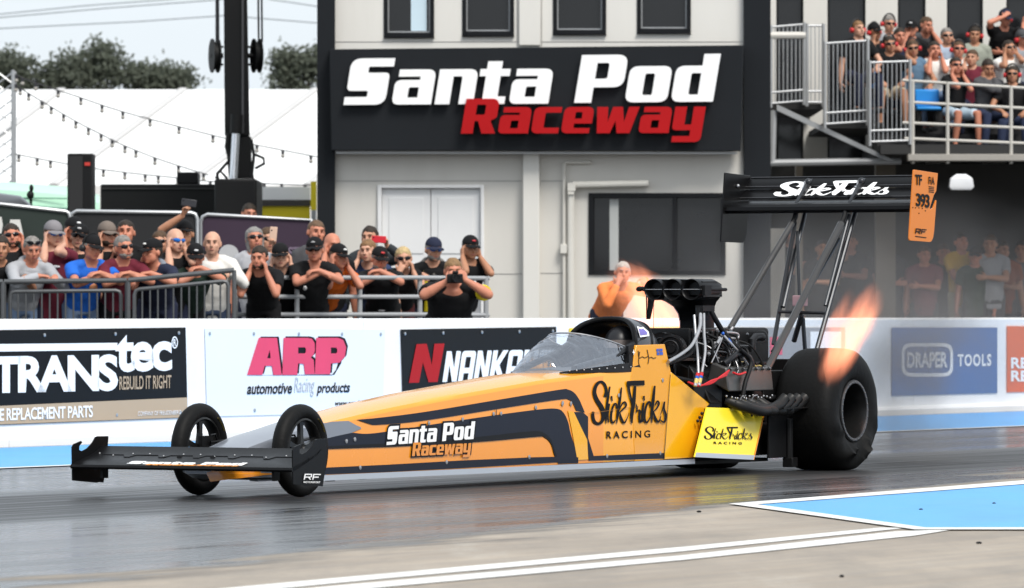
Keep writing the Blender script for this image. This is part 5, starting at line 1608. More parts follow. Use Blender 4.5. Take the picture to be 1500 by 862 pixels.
mb.hexa([cp(949, 430, -.27), cp(961, 430, -.27), cp(953, 468, -.27), cp(948, 468, -.27)], [cp(949, 430, -.25), cp(961, 430, -.25), cp(953, 468, -.25), cp(948, 468, -.25)])
mb.tube([cp(947, 428, -.28), cp(947.5, 468, -.28)], .005, 6); mb.tube([cp(957.5, 440, -.22), cp(957.5, 486, -.22)], .002, 5)
mb.box((5.62, -.25, 1.26), (5.72, -.225, 1.33)); mb.tube([car(5.66, .23, 1.302), car(5.98, .23, 1.302)], .012, 8)
lp('throttle_linkage', mb, M_BLACK, SC)
mb = MB()
for (x, y) in ((1022, 457), (1027, 456), (1031, 458), (1036, 455)):
    p = cp(x, y, .24); mb.tube([p + Vector((0, 0, .03)), p - Vector((0, 0, .035))], .015, 8)
mb.box((cp(1030, 452, .22).x - .08, -.26, cp(1030, 452, .22).z - .02), (cp(1030, 452, .22).x + .1, -.2, cp(1030, 452, .22).z + .02))
lp('fuel_distributor', mb, M_BLACK, SC)
def hose(pts, w_, r_, m, name='hose'):
    P_ = [cp(x, y, w_ if not isinstance(w_, (list, tuple)) else w_[i]) for i, (x, y) in enumerate(pts)]
    L = []
    for i in range(len(P_) - 1):
        a = P_[max(i - 1, 0)]; b_ = P_[i]; c = P_[i + 1]; d = P_[min(i + 2, len(P_) - 1)]
        for k in range(5):
            u = k / 5
            L.append(0.5 * ((2 * b_) + (c - a) * u + (2 * a - 5 * b_ + 4 * c - d) * u * u + (3 * b_ - a - 3 * c + d) * u ** 3))
    L.append(P_[-1])
    mb = MB(); mb.tube(L, r_, 8); return lp(name, mb, m, ENG, 60)
hose([(1026, 460), (1025, 480), (1014, 505), (998, 519), (979, 530)], [.26, .30, .32, .33, .34], .0125, M_HOSE)
hose([(1031, 460), (1031.5, 490), (1033, 515), (1028, 546)], [.26, .32, .38, .42], .010, M_HOSE)
hose([(1017, 462), (1020, 500), (1022, 520), (1023, 547)], [.24, .30, .38, .42], .009, M_HOSE)
hose([(1024, 485), (1014, 515), (996, 527), (975, 534)], [.24, .28, .3, .3], .014, M_BLACK)
hose([(1040, 452), (1048, 468), (1062, 490), (1080, 510), (1100, 530)], [.24, .27, .3, .36, .4], .019, M_BLACK)
hose([(1060, 492), (1072, 505), (1088, 524), (1096, 536)], [.34, .38, .4, .42], .010, M_HOSE)
hose([(1058, 495), (1050, 515), (1042, 532)], [.34, .36, .38], .005, M_HOSE)
hose([(1064, 487), (1080, 489), (1080, 496), (1066, 495)], [.3, .3, .3, .3], .008, M_HOSE)
hose([(1060, 533), (1070, 526), (1080, 519), (1096, 523), (1102, 536)], [.38, .4, .4, .4, .4], .022, M_ENGINE_GREY)
hose([(1084, 512), (1100, 530), (1092, 560), (1088, 580)], [.42, .45, .46, .46], .016, M_BLACK)
for (x, y, dx) in ((1022.5, 547, -.9), (1028, 546.5, -.9)):
    for k, (m, a, b_) in enumerate(((M_REDWIRE, 0, 4.5), (M_ANOD_BLUE, 4.7, 8), (M_GOLD, 8.3, 15), (M_HOSE, 15.3, 19))):
        mb = MB(); mb.tube([cp(x + dx * a / 4, y + a, .43), cp(x + dx * b_ / 4, y + b_, .43)], .014, 8); lp('hose_fitting', mb, m, ENG)
mb = MB(); mb.ball(cp(1059, 489, .34), .013, 8, 6); mb.tube([cp(1066, 497, .36), cp(1070, 503, .37)], .014, 8); lp('hose_fitting', mb, M_ANOD_BLUE, ENG)
mb = MB(); mb.tube([cp(1055, 496, .34), cp(1050, 504, .35)], .012, 8); lp('hose_fitting', mb, M_HOSE, ENG)
for k in range(5):
    hose([(1008, 560), (1024, 564.5 + k * .4), (1042, 562 - k * 1.0), (1054, 553 + k * .3), (1068 - k, 543 + k * 1.8)], [.40, .43, .45, .46, .46], .0065, M_REDWIRE, 'ignition_wire')
hose([(1074, 546), (1082, 549), (1092, 546)], [.46, .47, .46], .008, M_REDWIRE, 'ignition_wire')
# clutter of small fittings round the blower and along the head
rnd = random.Random(5)
for _ in range(40):
    mb = MB()
    s0, z0, w_ = rnd.uniform(5.55, 6.3), rnd.uniform(.78, 1.02), rnd.uniform(.14, .24)
    r_ = rnd.uniform(.006, .018)
    if rnd.random() < .5: mb.ball(car(s0, w_, z0), r_, 8, 5)
    else: mb.tube([car(s0, w_, z0), car(s0 + rnd.uniform(-.1, .1), w_ + .03, z0 + rnd.uniform(-.06, .06))], r_ * .6, 6)
    lp('fitting', mb, M_FITTING if _ % 3 else M_HOSE, ENG)
for i in range(14):
    a = Vector((rnd.uniform(5.5, 6.2), -rnd.uniform(.16, .24), rnd.uniform(.82, 1.02))); c = Vector((a.x + rnd.uniform(-.15, .3), -rnd.uniform(.24, .42), rnd.uniform(.60, .80)))
    m1 = a.lerp(c, .35) + Vector((rnd.uniform(-.06, .06), -.07, .05)); m2 = a.lerp(c, .75) + Vector((rnd.uniform(-.06, .06), -.06, .02))
    L = []
    pts = [a, m1, m2, c]
    for k in range(3):
        p0 = pts[max(k - 1, 0)]; p1 = pts[k]; p2 = pts[k + 1]; p3 = pts[min(k + 2, 3)]
        for q in range(5):
            u = q / 5
            L.append(0.5 * ((2 * p1) + (p2 - p0) * u + (2 * p0 - 5 * p1 + 4 * p2 - p3) * u * u + (3 * p1 - p0 - 3 * p2 + p3) * u ** 3))
    L.append(c)
    mb = MB(); mb.tube(L, rnd.choice((.005, .007, .010)), 7); lp('hose', mb, (M_BLACK, M_BLACK, M_FITTING, M_HOSE)[i % 4], ENG, 60)
for i in range(7):
    s0 = 5.66 + i * .10
    mb = MB(); mb.lathe([(0, .012), (.018, .012), (.022, .006), (.022, 0)], car(s0, .425, .735), (0, -.8, .6), 10); lp('cover_bolt', mb, M_FITTING, ENG)
for k in range(16):
    mb = MB()
    s0 = 5.62 + k * .045
    mb.ball(car(s0, .42 + .02 * (k % 3), .53 + .03 * rnd.random()), .008, 7, 5)
    if k in (3, 7): mb.tube([car(s0, .44, .50), car(s0 + .01, .47, .55), car(s0 + .06, .47, .555), car(s0 + .10, .45, .52)], .005, 6)
    lp('bright_nut', mb, M_HOSE, ENG)
mb = MB()
mb.hexa([car(5.40, .21, .25), car(5.68, .21, .25), car(5.68, .23, .70), car(5.40, .23, .78)], [car(5.40, .30, .25), car(5.68, .36, .25), car(5.68, .36, .60), car(5.40, .28, .72)])
lp('front_cover', mb, M_ENGINE, ENG, 20, .01)
# exhaust headers
for sg in (1, -1):
    for k in range(4):
        s0 = 5.72 + .16 * k
        mb = MB()
        e = Vector((6.28 + .105 * k, -.53 * sg, .515))
        pts = [Vector((s0, -.36 * sg, .52)), Vector((s0 + .06, -.46 * sg, .48 - .01 * k)), Vector((s0 + .22, -.52 * sg, .445)), Vector((e.x - .18, -.51 * sg, .45)), Vector((e.x - .06, -.525 * sg, .48)), e, e + Vector((.025, -.01 * sg, .02))]
        L = []
        for i in range(len(pts) - 1):
            a = pts[max(i - 1, 0)]; b_ = pts[i]; c = pts[i + 1]; d = pts[min(i + 2, len(pts) - 1)]
            for q in range(4):
                u = q / 4
                L.append(0.5 * ((2 * b_) + (c - a) * u + (2 * a - 5 * b_ + 4 * c - d) * u * u + (3 * b_ - a - 3 * c + d) * u ** 3))
        L.append(pts[-1])
        mb.tube(L, .039, 14, caps=False)
        mb.tube([L[-1], L[-2], L[-4]], .034, 14, caps=False)
        lp('exhaust_header', mb, M_HEADER, ENG, 60)
    mb = MB(); mb.box((6.22, min(-.47 * sg, -.57 * sg), .455), (6.70, max(-.47 * sg, -.57 * sg), .462)); lp('header_plate', mb, M_HEADER, ENG)

# ---- rear frame, tank, axle
mb = MB()
def bxp(x0, y0, x1, y1, w_, wd):          # box face traced on plane w_, wd deep to the far side
    a = cp(x0, y1, w_); c = cp(x1, y0, w_)
    mb.box((min(a.x, c.x), a.y, min(a.z, c.z)), (max(a.x, c.x), a.y + wd, max(a.z, c.z)))
bxp(1072, 480, 1128, 600, .05, .32)
lp('oil_tank', mb, M_BLACK, CAR, 30, .03)
mb = MB()
mb.tube([cp(1117, 494, .1), cp(1106, 494, .1), cp(1101.5, 499, .1), cp(1101.5, 516, .1)], .028, 12); mb.lathe([(-.01, .05), (.01, .05)], cp(1115, 494, .1), (1, .3, 0), 16)
lp('breather_pipe', mb, M_ENGINE_GREY, CAR)
mb = MB()
mb.box((6.55, -.24, .20), (7.25, .24, .72)); mb.box((6.3, -.32, .12), (6.7, .32, .35))
mb.tube([car(7.05, -.5, .43), car(7.05, .5, .43)], .09, 14)
for sg in (1, -1):
    mb.tube([car(4.9, .26 * sg, .16), car(7.2, .24 * sg, .2)], .02, 8); mb.tube([car(5.0, .27 * sg, .70), car(6.6, .27 * sg, .52), car(7.2, .25 * sg, .6)], .018, 8)
    mb.tube([car(5.6, .28 * sg, .15), car(6.1, .28 * sg, .58)], .014, 8); mb.tube([car(6.6, .27 * sg, .15), car(6.4, .28 * sg, .55)], .014, 8)
    mb.box((6.30, -.40 * sg - .01, .10), (6.62, -.40 * sg + .01, .42))
mb.tube([car(6.6, .42, .38), car(6.6, .42, .06)], .03, 8); mb.box((6.57, -.46, .03), (6.66, -.38, .10))
mb.hexa([car(7.3, .2, .55), car(7.65, .2, .6), car(7.65, -.2, .6), car(7.3, -.2, .55)], [car(7.3, .2, .8), car(7.65, .2, .78), car(7.65, -.2, .78), car(7.3, -.2, .8)])
lp('rear_frame', mb, M_BLACK, CAR, 30, .006)
mb = MB(); mb.box((4.95, -.30, .075), (6.5, .30, .10)); lp('floor_pan', mb, M_BLACK, CAR)

# ---- yellow side deflector
def pan(px, py, w_): s, z = car_s(px, py, w_); return car(s, w_, z)
mb = MB()
tl, tr_, br, bl = pan(1036, 597, .385), pan(1120, 600, .40), pan(1103, 674, .47), pan(1018, 670, .455)
mb.hexa([bl, br, tr_, tl], [p + Vector((0, .014, 0)) for p in (bl, br, tr_, tl)])
DEF = lp('side_deflector', mb, M_LEMON, CAR, 20, .003)
def on_def(u, v, off=0.0):
    p = bl.lerp(br, u).lerp(tl.lerp(tr_, u), v)
    nrm = (br - bl).cross(tl - bl).normalized()
    if nrm.y > 0: nrm = -nrm
    return p + nrm * off
mb = MB(); mb.hexa([on_def(0, 0, .001), on_def(1, 0, .001), on_def(1, .09, .001), on_def(0, .09, .001)], [on_def(0, 0, .004), on_def(1, 0, .004), on_def(1, .09, .004), on_def(0, .09, .004)])
lp('metal_strip', mb, M_LIP, DEF, 20)
mb = MB(); mb.hexa([on_def(1.002, 0, -.012), on_def(1.012, 0, -.012), on_def(1.012, 1, -.012), on_def(1.002, 1, -.012)], [on_def(1.002, 0, .004), on_def(1.012, 0, .004), on_def(1.012, 1, .004), on_def(1.002, 1, .004)]); lp('edge_trim', mb, M_ORANGE, DEF, 20)
def inv_def(px, py, off):        # picture point on the deflector
    u, v = .5, .5
    for _ in range(14):
        p = on_def(u, v)
        W = P0 + D_AL * p.x - D_NEAR * p.y
        x = CX + F * W.x / W.y; y = YH - F * (p.z - H) / W.y
        u += (px - x) / 84; v -= (py - y) / 74
        u += (v - .5) * 0
    return on_def(u, v, off)
cd = lambda x, y: (1010 + x / 8.62, 590 + y / 8.62)
sx = lambda u, v, i: inv_def(*cd(180 + 597 * u, 466 - 165 * v + 10 * u), .003 + .0003 * i)
lp('lettering', slick(sx, .9), M_LETTER_BLACK, DEF, None, fix=False)
me = text_mesh('RACING', 0, .01, spacing=1.7); fit(me, lambda u, v, d: inv_def(*cd(300 + 355 * u, 524 - 30 * v + 6 * u), .003 + .002 * d)); link_mesh('lettering', me, M_LETTER_BLACK, DEF, None)
mb = MB()
for x, y in ((780, 150), (846, 150)):
    p = inv_def(*cd(x, y), .002); mb.lathe([(0, .016), (.006, .016), (.006, .008), (.002, .006), (.002, 0)], p, (0, -1, .1), 16)
lp('bolts', mb, M_BLACK, DEF)
mb = MB()
for x, y in ((1028, 606), (1025, 612), (1027, 618), (1022, 617)): mb.ball(pan(x, y, .36), .012, 7, 5)
lp('bracket', mb, M_ENGINE_GREY, DEF)

# ---- rear wing
RW = bpy.data.objects.new('rear_wing', None); COL.objects.link(RW); RW.parent = CAR
def span(prof, name, m, bev=None):
    return lp(name, MB().loft([[car(s, w_, z) for s, z in prof] for w_ in (-.776, -.4, 0, .4, .776)]), m, RW, 30)
span([(7.90, 1.900), (7.905, 1.925), (7.93, 1.945), (8.0, 1.955), (8.12, 1.962), (8.17, 1.975), (8.17, 1.965), (8.12, 1.94), (8.0, 1.895), (7.93, 1.878)], 'main_blade', M_CARBON)
span([(8.145, 1.985), (8.15, 1.996), (8.20, 2.03), (8.255, 2.062), (8.258, 2.055), (8.21, 2.012)], 'flap', M_CARBON)
span([(8.235, 2.07), (8.24, 2.082), (8.29, 2.125), (8.335, 2.155), (8.338, 2.147), (8.295, 2.10)], 'flap', M_CARBON)
mb = MB()
for (s0, z0) in ((8.152, 2.000), (8.242, 2.086), (8.330, 2.157)):
    mb.tube([car(s0, -.775, z0), car(s0, .775, z0)], .0045, 6)
lp('bright_edge', mb, M_BEADLOCK, RW)
def wn(px, py, off=0.0): s, z = car_s(px, py, .785 + off); return car(s, .785 + off, z)
cw = lambda pts: [(1310 + x / 6.63, 235 + y / 6.63) for x, y in pts]
EPN = cw([(190,96),(200,92),(424,126),(420,180),(408,300),(385,340),(345,465),(352,478),(380,462),(408,386),(410,400),(388,690),(378,755),(360,790),(340,795),(150,780),(146,760)])
mb = MB(); mb.prism([wn(*p) for p in EPN], (0, .012, 0)); epl = lp('end_plate', mb, mat('deep orange end plate', (0.60, 0.17, 0.018), 0.35, var=.05), RW, 20, .002)
EPF = [Vector((p.x, -p.y, p.z)) for p in [wn(*q) for q in cw([(190,96),(424,126),(408,386),(388,700),(375,770),(350,790),(150,780)])]]
mb = MB(); mb.prism(EPF, (0, -.012, 0)); lp('end_plate', mb, M_CARBON, RW, 20, .002)
for body, q, sp in (('TF', [(205, 238), (270, 242), (270, 142), (205, 138)], .9), ('FiA', [(336, 232), (392, 236), (392, 165), (336, 160)], .85), ('393', [(213, 445), (345, 466), (345, 335), (213, 318)], .8)):
    me = text_mesh(body, 0, .022 if body != 'FiA' else .006, spacing=sp if body != 'FiA' else 1.05); q2 = cw(q)
    fit(me, lambda u, v, d: wn(*quad_px(q2, u, v), .003 + .003 * d)); link_mesh('lettering', me, M_LETTER_BLACK, epl, None)
block_RF(cw([(204, 712), (316, 716), (316, 672), (204, 660)]), M_LETTER_BLACK, epl, wn)
mb = MB()
for k in range(4): a, b_ = wn(*cw([(336, 255 + k * 17)])[0], .003), wn(*cw([(386, 262 + k * 17)])[0], .003); mb.tube([a, b_], .0025, 5)
a, b_ = wn(*cw([(205, 738)])[0], .003), wn(*cw([(310, 752)])[0], .003); mb.tube([a, b_], .003, 5)
lp('small_print', mb, M_LETTER_BLACK, epl)
mb = MB()
for x, y in ((180, 460), (205, 462), (240, 462), (272, 468), (302, 492), (240, 515)): p = wn(*cw([(x, y)])[0], .002); mb.ball(p, .005, 6, 4)
lp('rivets', mb, M_BLACK, epl)
def flap_pt(u, v, off):        # lettering plane along the forward faces of blade and flaps
    s = 8.10 + .205 * v; z = 1.972 + .155 * v
    return car(s - .016 - off, -.47 + .93 * u, z + .022)
lp('lettering', slick(lambda u, v, i: flap_pt(u, v * .72 + .1, .0006 * i), 1.5), M_LETTER_WHITE, RW, None, fix=False)
for w_ in (-.22, .22):
    mb = MB()
    mb.hexa([car(7.98, w_ - .012, 1.955), car(8.2, w_ - .012, 2.05), car(8.24, w_ - .012, 2.14), car(8.16, w_ - .012, 2.10)], [car(7.98, w_ + .012, 1.955), car(8.2, w_ + .012, 2.05), car(8.24, w_ + .012, 2.14), car(8.16, w_ + .012, 2.10)])
    mb.ball(car(8.19, w_, 2.115), .028, 10, 8)
    lp('flap_bracket', mb, M_TUBE, RW)
mb = MB()
for w_ in (-.22, .22): mb.tube([car(8.17, w_ - .02, 2.12), car(8.165, w_ - .02, 2.06)], .009, 8)
mb.ball(car(8.1, -.765, 2.09), .014, 8, 6)
lp('bright_bolt', mb, M_HOSE, RW)
def strut(a, b_, w0, w1, r_, m=M_TUBE):
    mb = MB(); mb.tube([cp(*a, w0), cp(*b_, w1)], r_, 10); lp('strut', mb, m, RW)
for dx, w_ in ((0, -.22), (72, .22)):
    strut((1160 + dx, 328), ((1069, 482) if dx == 0 else (1113, 562)), w_, w_ - .04 if dx == 0 else w_ + .12, .023 if dx == 0 else .027, M_TUBE_LIGHT)
    mb = MB(); mb.tube([cp(1160 + dx, 330, w_), cp(1165 + dx, 318, w_), cp(1167 + dx, 308, w_)], .020, 8); mb.ball(cp(1163 + dx, 327, w_), .024, 8, 6); lp('strut_joint', mb, M_BLACK, RW)
strut((1164, 330), (1133, 505), -.22, -.2, .017); strut((1180, 308), (1147, 450), -.20, -.18, .017)
strut((1168, 340), (1171, 436), -.2, 0, .013); strut((1253, 311), (1195, 518), .24, .2, .019, M_TUBE); strut((1244, 315), (1209, 448), .22, .2, .015)
strut((1228, 350), (1132, 516), .14, -.02, .017); strut((1176, 466), (1180, 525), 0, 0, .016); strut((1163, 500), (1174, 462), -.1, 0, .02)
strut((1141, 457), (1209, 459), -.2, .2, .012)
mb = MB(); c = cp(1172, 441, 0); mb.box((c.x - .05, c.y - .04, c.z - .04), (c.x + .05, c.y + .04, c.z + .04)); lp('trigger_box', mb, mat('pinkish sensor', (0.35, 0.22, 0.24), 0.5), RW, 20, .006)

# ---- driver
DRV = thing('person', 'driver in a dark helmet sitting inside the dragster cockpit', 'person', P0 + D_AL * 4.78 + D_NEAR * .05 + Vector((0, 0, .52)), R(90) - TH)
mb = MB()
mb.loft([[Vector((x + rx * math.cos(a), ry * math.sin(a), z)) for a in [k * math.pi / 8 for k in range(16)]] for x, z, rx, ry in ((.06, -.30, .11, .13), (.04, -.1, .12, .14), (.02, .1, .12, .155), (0, .2, .10, .14), (-.01, .25, .06, .07), (-.02, .30, .065, .065))])
mb.tube([(0, -.13, .17), (-.18, -.15, -.05), (-.42, -.10, .02)], [.06, .05, .04], 10); mb.tube([(0, .13, .17), (-.18, .15, -.05), (-.42, .10, .02)], [.06, .05, .04], 10)
mb.tube([(.02, -.09, -.25), (-.5, -.1, -.14), (-.95, -.08, -.33)], [.08, .065, .05], 10); mb.tube([(.02, .09, -.25), (-.5, .1, -.14), (-.95, .08, -.33)], [.08, .065, .05], 10)
mb.build('body', mat('dark race suit', (0.03, 0.03, 0.035), 0.8), DRV, 60)
mb = MB(); mb.ball((-.03, 0, .40), (.135, .115, .13), 24, 16); mb.build('helmet', mat('dark helmet', (0.012, 0.012, 0.014), 0.35), DRV, 60)
mb = MB(); mb.loft([[Vector((-.03 + .139 * math.cos(a), .119 * math.sin(a), z)) for a in [math.pi * .62 + k * math.pi * .76 / 12 for k in range(13)]] for z in (.375, .40, .43)], closed=False, caps=False); mb.build('visor', mat('mirror visor', (0.20, 0.17, 0.16), 0.3, 0.3), DRV, 60)

# ================================================================== people
def remesh(mb, voxel, smooth_it=3):
    me = mb.mesh('tmp')
    o = bpy.data.objects.new('tmp', me)
    m = o.modifiers.new('r', 'REMESH'); m.mode = 'VOXEL'; m.voxel_size = voxel; m.use_smooth_shade = True
    if smooth_it:
        s = o.modifiers.new('s', 'SMOOTH'); s.factor = 0.5; s.iterations = smooth_it
    out = bake(o); bpy.data.meshes.remove(me)
    for p in out.polygons: p.use_smooth = True
    return out

def skin_mat(name, c):
    m = mat(name, c, 0.5, var=0.14, vs=14, spec=0.35)
    b = m.node_tree.nodes['Principled BSDF']
    return m
SKINS = [skin_mat('fair skin', (0.50, 0.255, 0.165)), skin_mat('ruddy skin', (0.50, 0.20, 0.125)), skin_mat('tanned skin', (0.40, 0.19, 0.11)), skin_mat('pale skin', (0.56, 0.31, 0.215))]
M_LENS = mat('dark sunglass lens', (0.008, 0.008, 0.010), 0.12, var=0.1)
M_LENS_BLUE = mat('blue mirror lens', (0.02, 0.16, 0.55), 0.12, 0.4)
M_EYE = mat('eye', (0.02, 0.018, 0.016), 0.2)
M_LIPS = mat('lips', (0.36, 0.12, 0.10), 0.5)
M_DEF_RED = mat('red ear defender', (0.50, 0.02, 0.025), 0.4)
M_DEF_BLACK = mat('black ear defender', (0.015, 0.015, 0.016), 0.4)
M_SHOE = mat('dark shoe', (0.03, 0.03, 0.03), 0.6)
CLOTH = {}
def cloth(c):
    key = tuple(round(x, 3) for x in c)
    if key not in CLOTH:
        CLOTH[key] = mat('cloth %.3f %.3f %.3f' % key, c, 0.85, var=0.22, vs=7, bump=0.35, bs=16, spec=0.2)
    return CLOTH[key]
def hairm(c):
    key = 'hair %.2f %.2f %.2f' % tuple(c)
    return mat(key, c, 0.6, var=0.75, vs=28, bump=0.8, bs=70, spec=0.3)
C_BLACK = (0.0075, 0.0075, 0.0085); C_NAVY = (0.018, 0.022, 0.045); C_GREY = (0.36, 0.37, 0.39); C_DGREY = (0.07, 0.07, 0.075); C_MAROON = (0.13, 0.018, 0.032)
C_BLUE = (0.02, 0.13, 0.55); C_WHITE = (0.72, 0.70, 0.66); C_ORANGE = (0.72, 0.15, 0.02); C_GREEN = (0.016, 0.030, 0.022); C_JEANS = (0.14, 0.20, 0.31); C_BEIGE = (0.48, 0.40, 0.29); C_DENIM = (0.10, 0.17, 0.25)
H_BROWN = (0.075, 0.042, 0.022); H_DARK = (0.026, 0.018, 0.012); H_GREY = (0.20, 0.185, 0.17); H_BLOND = (0.46, 0.34, 0.17)

def ell(mb, c, axes, n=14, m=9):
    """ellipsoid with given axis vectors"""
    M3 = Matrix((axes[0], axes[1], axes[2])).transposed()
    mb.ball(c, 1.0, n, m, 0, M3)

def ik(S, W, pole, a=0.29, b=0.26):
    d = W - S; L = min(d.length, (a + b) * 0.995)
    u = d.normalized()
    x = (a * a - b * b + L * L) / (2 * L)
    h_ = math.sqrt(max(a * a - x * x, 0))
    p = pole - u * pole.dot(u)
    p = p.normalized() if p.length > 1e-6 else u.orthogonal().normalized()
    return S + u * x + p * h_, S + u * L

def add_hand(mb, W, h, nrm, side, curl=0.35, k=1.0):
    """palm, four fingers, thumb. h: along the hand, nrm: out of the palm, side: +1 thumb on +t"""
    h = h.normalized(); nrm = (nrm - h * nrm.dot(h)).normalized(); t = h.cross(nrm)
    K = W + h * 0.085 * k
    mb.loft([[W + h * (a * k) + t * (w_ * k * c) + nrm * (th * k * s) for c, s in [(math.cos(q), math.sin(q)) for q in [i * math.pi / 5 for i in range(10)]]]
             for a, w_, th in ((-.01, .027, .021), (.02, .034, .018), (.055, .040, .016), (.088, .040, .013))])
    for i, (o, L) in enumerate(((-.031, .068), (-.011, .078), (.010, .074), (.030, .058))):
        p0 = K + t * (o * -side * k) - h * .012 * k
        d1 = (h * math.cos(curl) + nrm * math.sin(curl) + t * (o * -side) * 1.2).normalized()
        d2 = (h * math.cos(curl * 2.6) + nrm * math.sin(curl * 2.6)).normalized()
        p1 = p0 + d1 * (L * .58 * k); p2 = p1 + d2 * (L * .5 * k)
        mb.tube([p0, p1, p2], [.0105 * k, .0098 * k, .0085 * k], 8)
    p0 = W + h * .022 * k + t * (.028 * side * k) + nrm * .006 * k
    p1 = p0 + (h * .55 + t * side * .7 + nrm * .35).normalized() * .045 * k
    p2 = p1 + (h * .85 + t * side * .25 + nrm * .4).normalized() * .038 * k
    mb.tube([p0, p1, p2], [.015 * k, .012 * k, .009 * k], 8)

N_PEOPLE = 0
def person(hx, hy, Y, label, shirt=C_BLACK, sleeve='short', arms=('rail', 'rail'), lower=C_NAVY, hair=H_BROWN, cap=None, cap_print=None, glasses=None,
           defenders=None, beard=None, skin=0, yaw=0.15, hyaw=0.0, hpitch=0.0, ground=0.26, girth=1.0, seated=False, shorts=False, targets=None, group=None,
           print_=None, hood=None, vest=None, rail_z=1.46, sc=None, long_hair=False, collar=None, goggles_up=False, turn=0.0, hs=1.0):
    global N_PEOPLE
    N_PEOPLE += 1
    rnd = random.Random(1000 + N_PEOPLE)
    T = at(hx, hy, Y)
    V = Vector
    s = sc or 1.0
    hz = (T.z - ground) / s
    L = 0.0
    if seated:
        L = 0.12; P = V((0, 0, 0.52)); g0 = T.z - s * (P.z + .52 * math.cos(L) + .17 * math.cos(L * .5))
    else:
        P = V((0, 0, .95)); g0 = ground
        if hz > 1.64:
            s *= min(hz / 1.64, 1.12 if not sc else 1.3); L = 0.0
        else:
            while L < 0.95 and .95 + .52 * math.cos(L) + .17 * math.cos(L * .45) > hz: L += 0.02
            hh = .95 + .52 * math.cos(L) + .17 * math.cos(L * .45)
            if hh > hz: s *= max(hz / hh, .82)
        g0 = T.z - s * (.95 + .52 * math.cos(L) + .17 * math.cos(L * .45))
    d = V((0, -math.sin(L), math.cos(L))); f = V((0, -math.cos(L), -math.sin(L)))
    X = V((1, 0, 0))
    if turn:
        q = Matrix.Rotation(turn, 3, 'Z'); 
        d, f, X = q @ d, q @ f, q @ X
    Nk = P + d * .52
    dh = V((0, -math.sin(L * .45), math.cos(L * .45)))
    Hc = Nk + dh * .155
    yaw += rnd.uniform(-.22, .28)
    Rz = Matrix.Rotation(yaw, 4, 'Z')
    root_xy = V((T.x, T.y, 0)) - (Rz @ V((Hc.x, Hc.y, 0))) * s
    root = V((root_xy.x, root_xy.y, g0))
    Minv = (Matrix.Translation(root) @ Rz @ Matrix.Scale(s, 4)).inverted()
    toL = lambda p: Minv @ p
    hyaw += rnd.uniform(-.38, .42); hpitch += rnd.uniform(-.08, .14)
    HM = Matrix.Translation(Hc) @ Matrix.Rotation(rnd.uniform(-.13, .13), 4, 'Y') @ Matrix.Rotation(hyaw, 4, 'Z') @ Matrix.Rotation(hpitch + L * .1, 4, 'X') @ Matrix.Scale(hs * 1.05, 4)
    hp = lambda x, y, z: HM @ V((x, y, z))
    rz = (rail_z - g0) / s
    skinm = SKINS[skin]
    g = girth
    # arms
    Sh = {1: P + d * .455 + X * .185 * (0.85 + .15 * g), -1: P + d * .455 - X * .185 * (0.85 + .15 * g)}
    arm = {}
    for sd, mode in zip((-1, 1), arms):
        S = Sh[sd]
        pole = V((sd * .6, .1, -1)); hand_d = V((0, -1, 0)); pn = V((-sd, 0, -.2)); curl = .35; W = None
        if mode == 'rail':
            W = V((sd * -.03 + .04 * sd * (1 if sd > 0 else 0), S.y - .26 - .02 * (sd > 0), rz + .055 + .03 * (sd > 0))); pole = V((sd * 1.0, -.25, -.55)); hand_d = V((-sd * 1, -.25, -.1)); pn = V((0, .2, -1)); curl = .5
        elif mode == 'rest':
            W = V((sd * .16, S.y - .33, rz + .05)); pole = V((sd * .8, .3, -.8)); hand_d = V((-sd * .3, -1, -.25)); pn = V((0, 0, -1)); curl = .6
        elif mode == 'ear':
            W = hp(sd * .098, -.045, -.085); pole = V((sd * .42, -.5, -1)); hand_d = V((-sd * .05, .35, 1)); pn = V((-sd, .1, 0)); curl = .42
        elif mode == 'cheek':
            W = hp(sd * .085, -.075, -.125); pole = V((sd * .25, -.6, -1)); hand_d = V((-sd * .12, .1, 1)); pn = V((-sd, .3, 0)); curl = .6
        elif mode == 'mouth':
            W = hp(sd * .06, -.13, -.12); pole = V((sd * .45, -.3, -1)); hand_d = V((-sd * .5, .2, 1)); pn = V((-sd * .3, 1, 0)); curl = .9
        elif mode == 'fold':
            W = P + d * .22 + f * .24 + X * (-sd * .08) + V((0, 0, .03 * sd)); pole = V((sd, -.1, -.5)); hand_d = X * -sd + f * .1; pn = -f; curl = .3
        elif mode == 'photo':
            W = hp(sd * .085, -.21, -.055); pole = V((sd * 1.5, .05, -.9)); hand_d = V((-sd * .35, -.1, .6)); pn = V((-sd * .6, .7, 0)); curl = .75
        elif mode == 'down':
            W = P + X * sd * .27 + f * .05 + V((0, 0, -.12)); pole = V((sd * .3, 1, 0)); hand_d = V((0, -.1, -1)); pn = V((-sd, 0, 0))
        elif mode == 'knee':
            W = P + X * sd * .15 + V((0, -.38, .13)); pole = V((sd * .8, .3, -.4)); hand_d = V((-sd * .3, -1, -.35)); pn = V((0, 0, -1)); curl = .5
        elif mode == 'visor':
            W = hp(sd * .09, -.10, .03); pole = V((sd * 1, -.2, -.3)); hand_d = V((-sd * .6, .1, .5)); pn = V((0, .6, -.6)); curl = .3
        elif mode == 'target':
            W = toL(targets[sd]); pole = V((sd * .7, .3, -.6)); hand_d = (W - S).normalized() * .5 + V((0, -.2, .8)); pn = V((-sd * .7, -.5, .1)); curl = .8
        E, W = ik(S, W, pole)
        arm[sd] = (S, E, W, hand_d, pn, curl)
    # ---- body (one skin)
    mb = MB()
